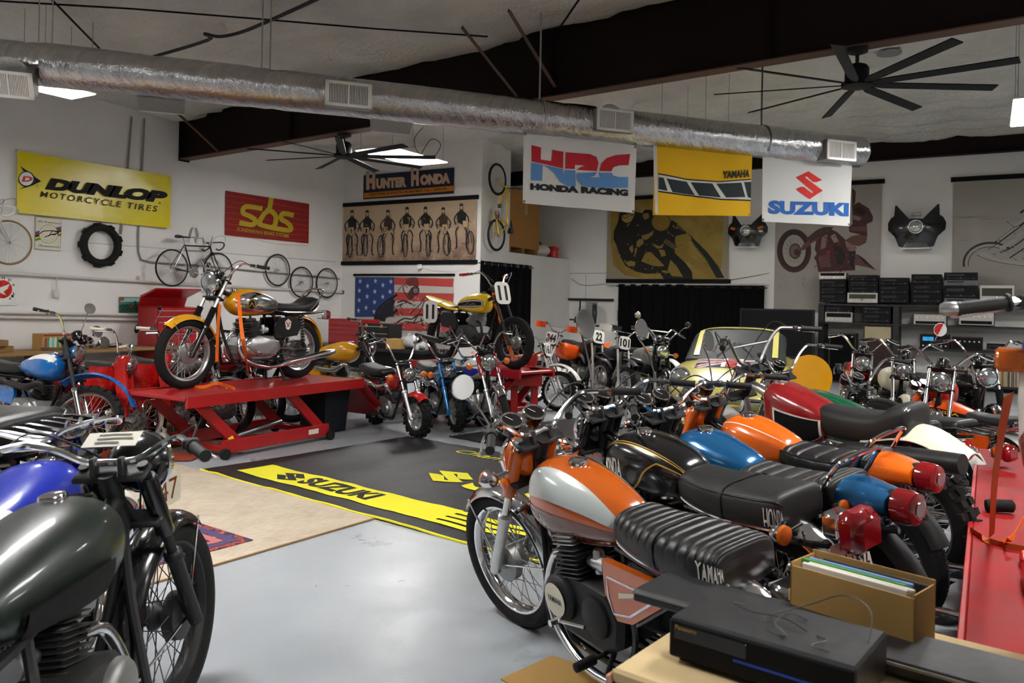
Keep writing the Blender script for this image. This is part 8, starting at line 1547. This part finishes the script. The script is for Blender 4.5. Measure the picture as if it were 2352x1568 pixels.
t = thing('media_player', 'flat black media player behind the video recorder', 'media player', mtx=FM @ Matrix.Translation((.12, .23, .621))); B().cbox(-.59, .46, -.1, .11, .006, .042, .006).obj('case', 'vcrblk', t, smooth=False); B().cbox(.39, .463, -.104, -.098, .010, .040, .002).obj('corner_trim', 'dullalu', t, smooth=False); B().box(-.59, .46, -.102, -.1, .03, .037).obj('trim_line', 'dullalu', t, smooth=False)
cbm = FM @ Matrix.Translation((.09, .36, .62)) @ Matrix.Rotation(R(-9), 4, 'Z'); t = thing('cardboard_box', 'open cardboard box of magazines behind the video recorder', 'box', mtx=cbm)
for x0, x1, y0, y1, z1, z0_ in ((-.165, .165, -.065, -.061, .15, 0), (-.165, .165, .061, .065, .17, 0), (-.165, -.161, -.065, .065, .16, 0), (.161, .165, -.065, .065, .16, 0), (-.165, .165, -.065, .065, .004, 0)): B().box(x0, x1, y0, y1, z0_, z1).obj('wall', 'card', t, smooth=False)
for i, (y, c, dx, l) in enumerate(((-.045, '#d9d6cc', 0, 'pale magazine nearest the front of the cardboard box'), (-.030, '#d6d2c0', .01, 'second pale magazine in the cardboard box'), (-.008, '#3d8a35', -.02, 'magazine with green edge in the cardboard box'), (.012, '#6f8fc0', -.01, 'magazine with blue edge in the cardboard box'), (.034, '#17191a', .02, 'black folder at the back of the cardboard box'))):
    b = B(); b.cbox(-.14, .14, -.006, .006, 0, .155, .002); tag(b.obj('magazine', c, None, cbm @ Matrix.Translation((dx, y, .006)), smooth=False), l, 'magazine', 'magazines in the cardboard box')
for i, (pts, l) in enumerate((([(-.1, .05, 0), (-.12, .02, .01), (-.06, -.01, .012), (.02, .0, .012), (.08, -.03, .008)], 'bent wire on top of the video recorder, left piece'), ([(.05, .06, 0), (.02, .02, .02), (.01, -.04, .012), (.05, -.08, .004), (.0, -.075, .004)], 'bent wire on top of the video recorder, middle piece'), ([(.1, -.02, 0), (.13, -.05, .008), (.11, -.09, .004), (.15, -.1, .004)], 'short bent wire on top of the video recorder, right piece'), ([(-.02, .0, .012), (.05, .09, .03), (.12, .12, .06), (.19, .08, .05), (.2, .02, .0)], 'arched wire hanger standing on the video recorder'))):
    b = B(); b.ctube(pts, .0017, 5, 6); tag(b.obj('wire_hanger', 'castdark', None, FM @ Matrix.Translation((0, 0, .7315))), l, 'wire', 'loose wires on the video recorder')
b = B(); b.cbox(-.025, .025, -.07, .07, 0, .018, .005); o = tag(b.obj('remote_control', 'gearsil', None, FM @ Matrix.Translation((.34, -.06, .6205)) @ Matrix.Rotation(.3, 4, 'Z')), 'silver remote control at the front right of the table', 'remote')
for i in range(5):
    for j in range(3): B().cbox(-.017+j*.014, -.008+j*.014, -.06+i*.02, -.05+i*.02, .018, .021, .001).obj('button', 'gearblk', o, smooth=False)
flat('cardboard_sheet', 'flat cardboard sheet on the floor under the orange motorcycle', 'cardboard', [tuple(at_z(*q, 0))[:2] for q in ((1150, 1562), (1268, 1508), (1470, 1575), (1370, 1680))], .001, .007, 'card')
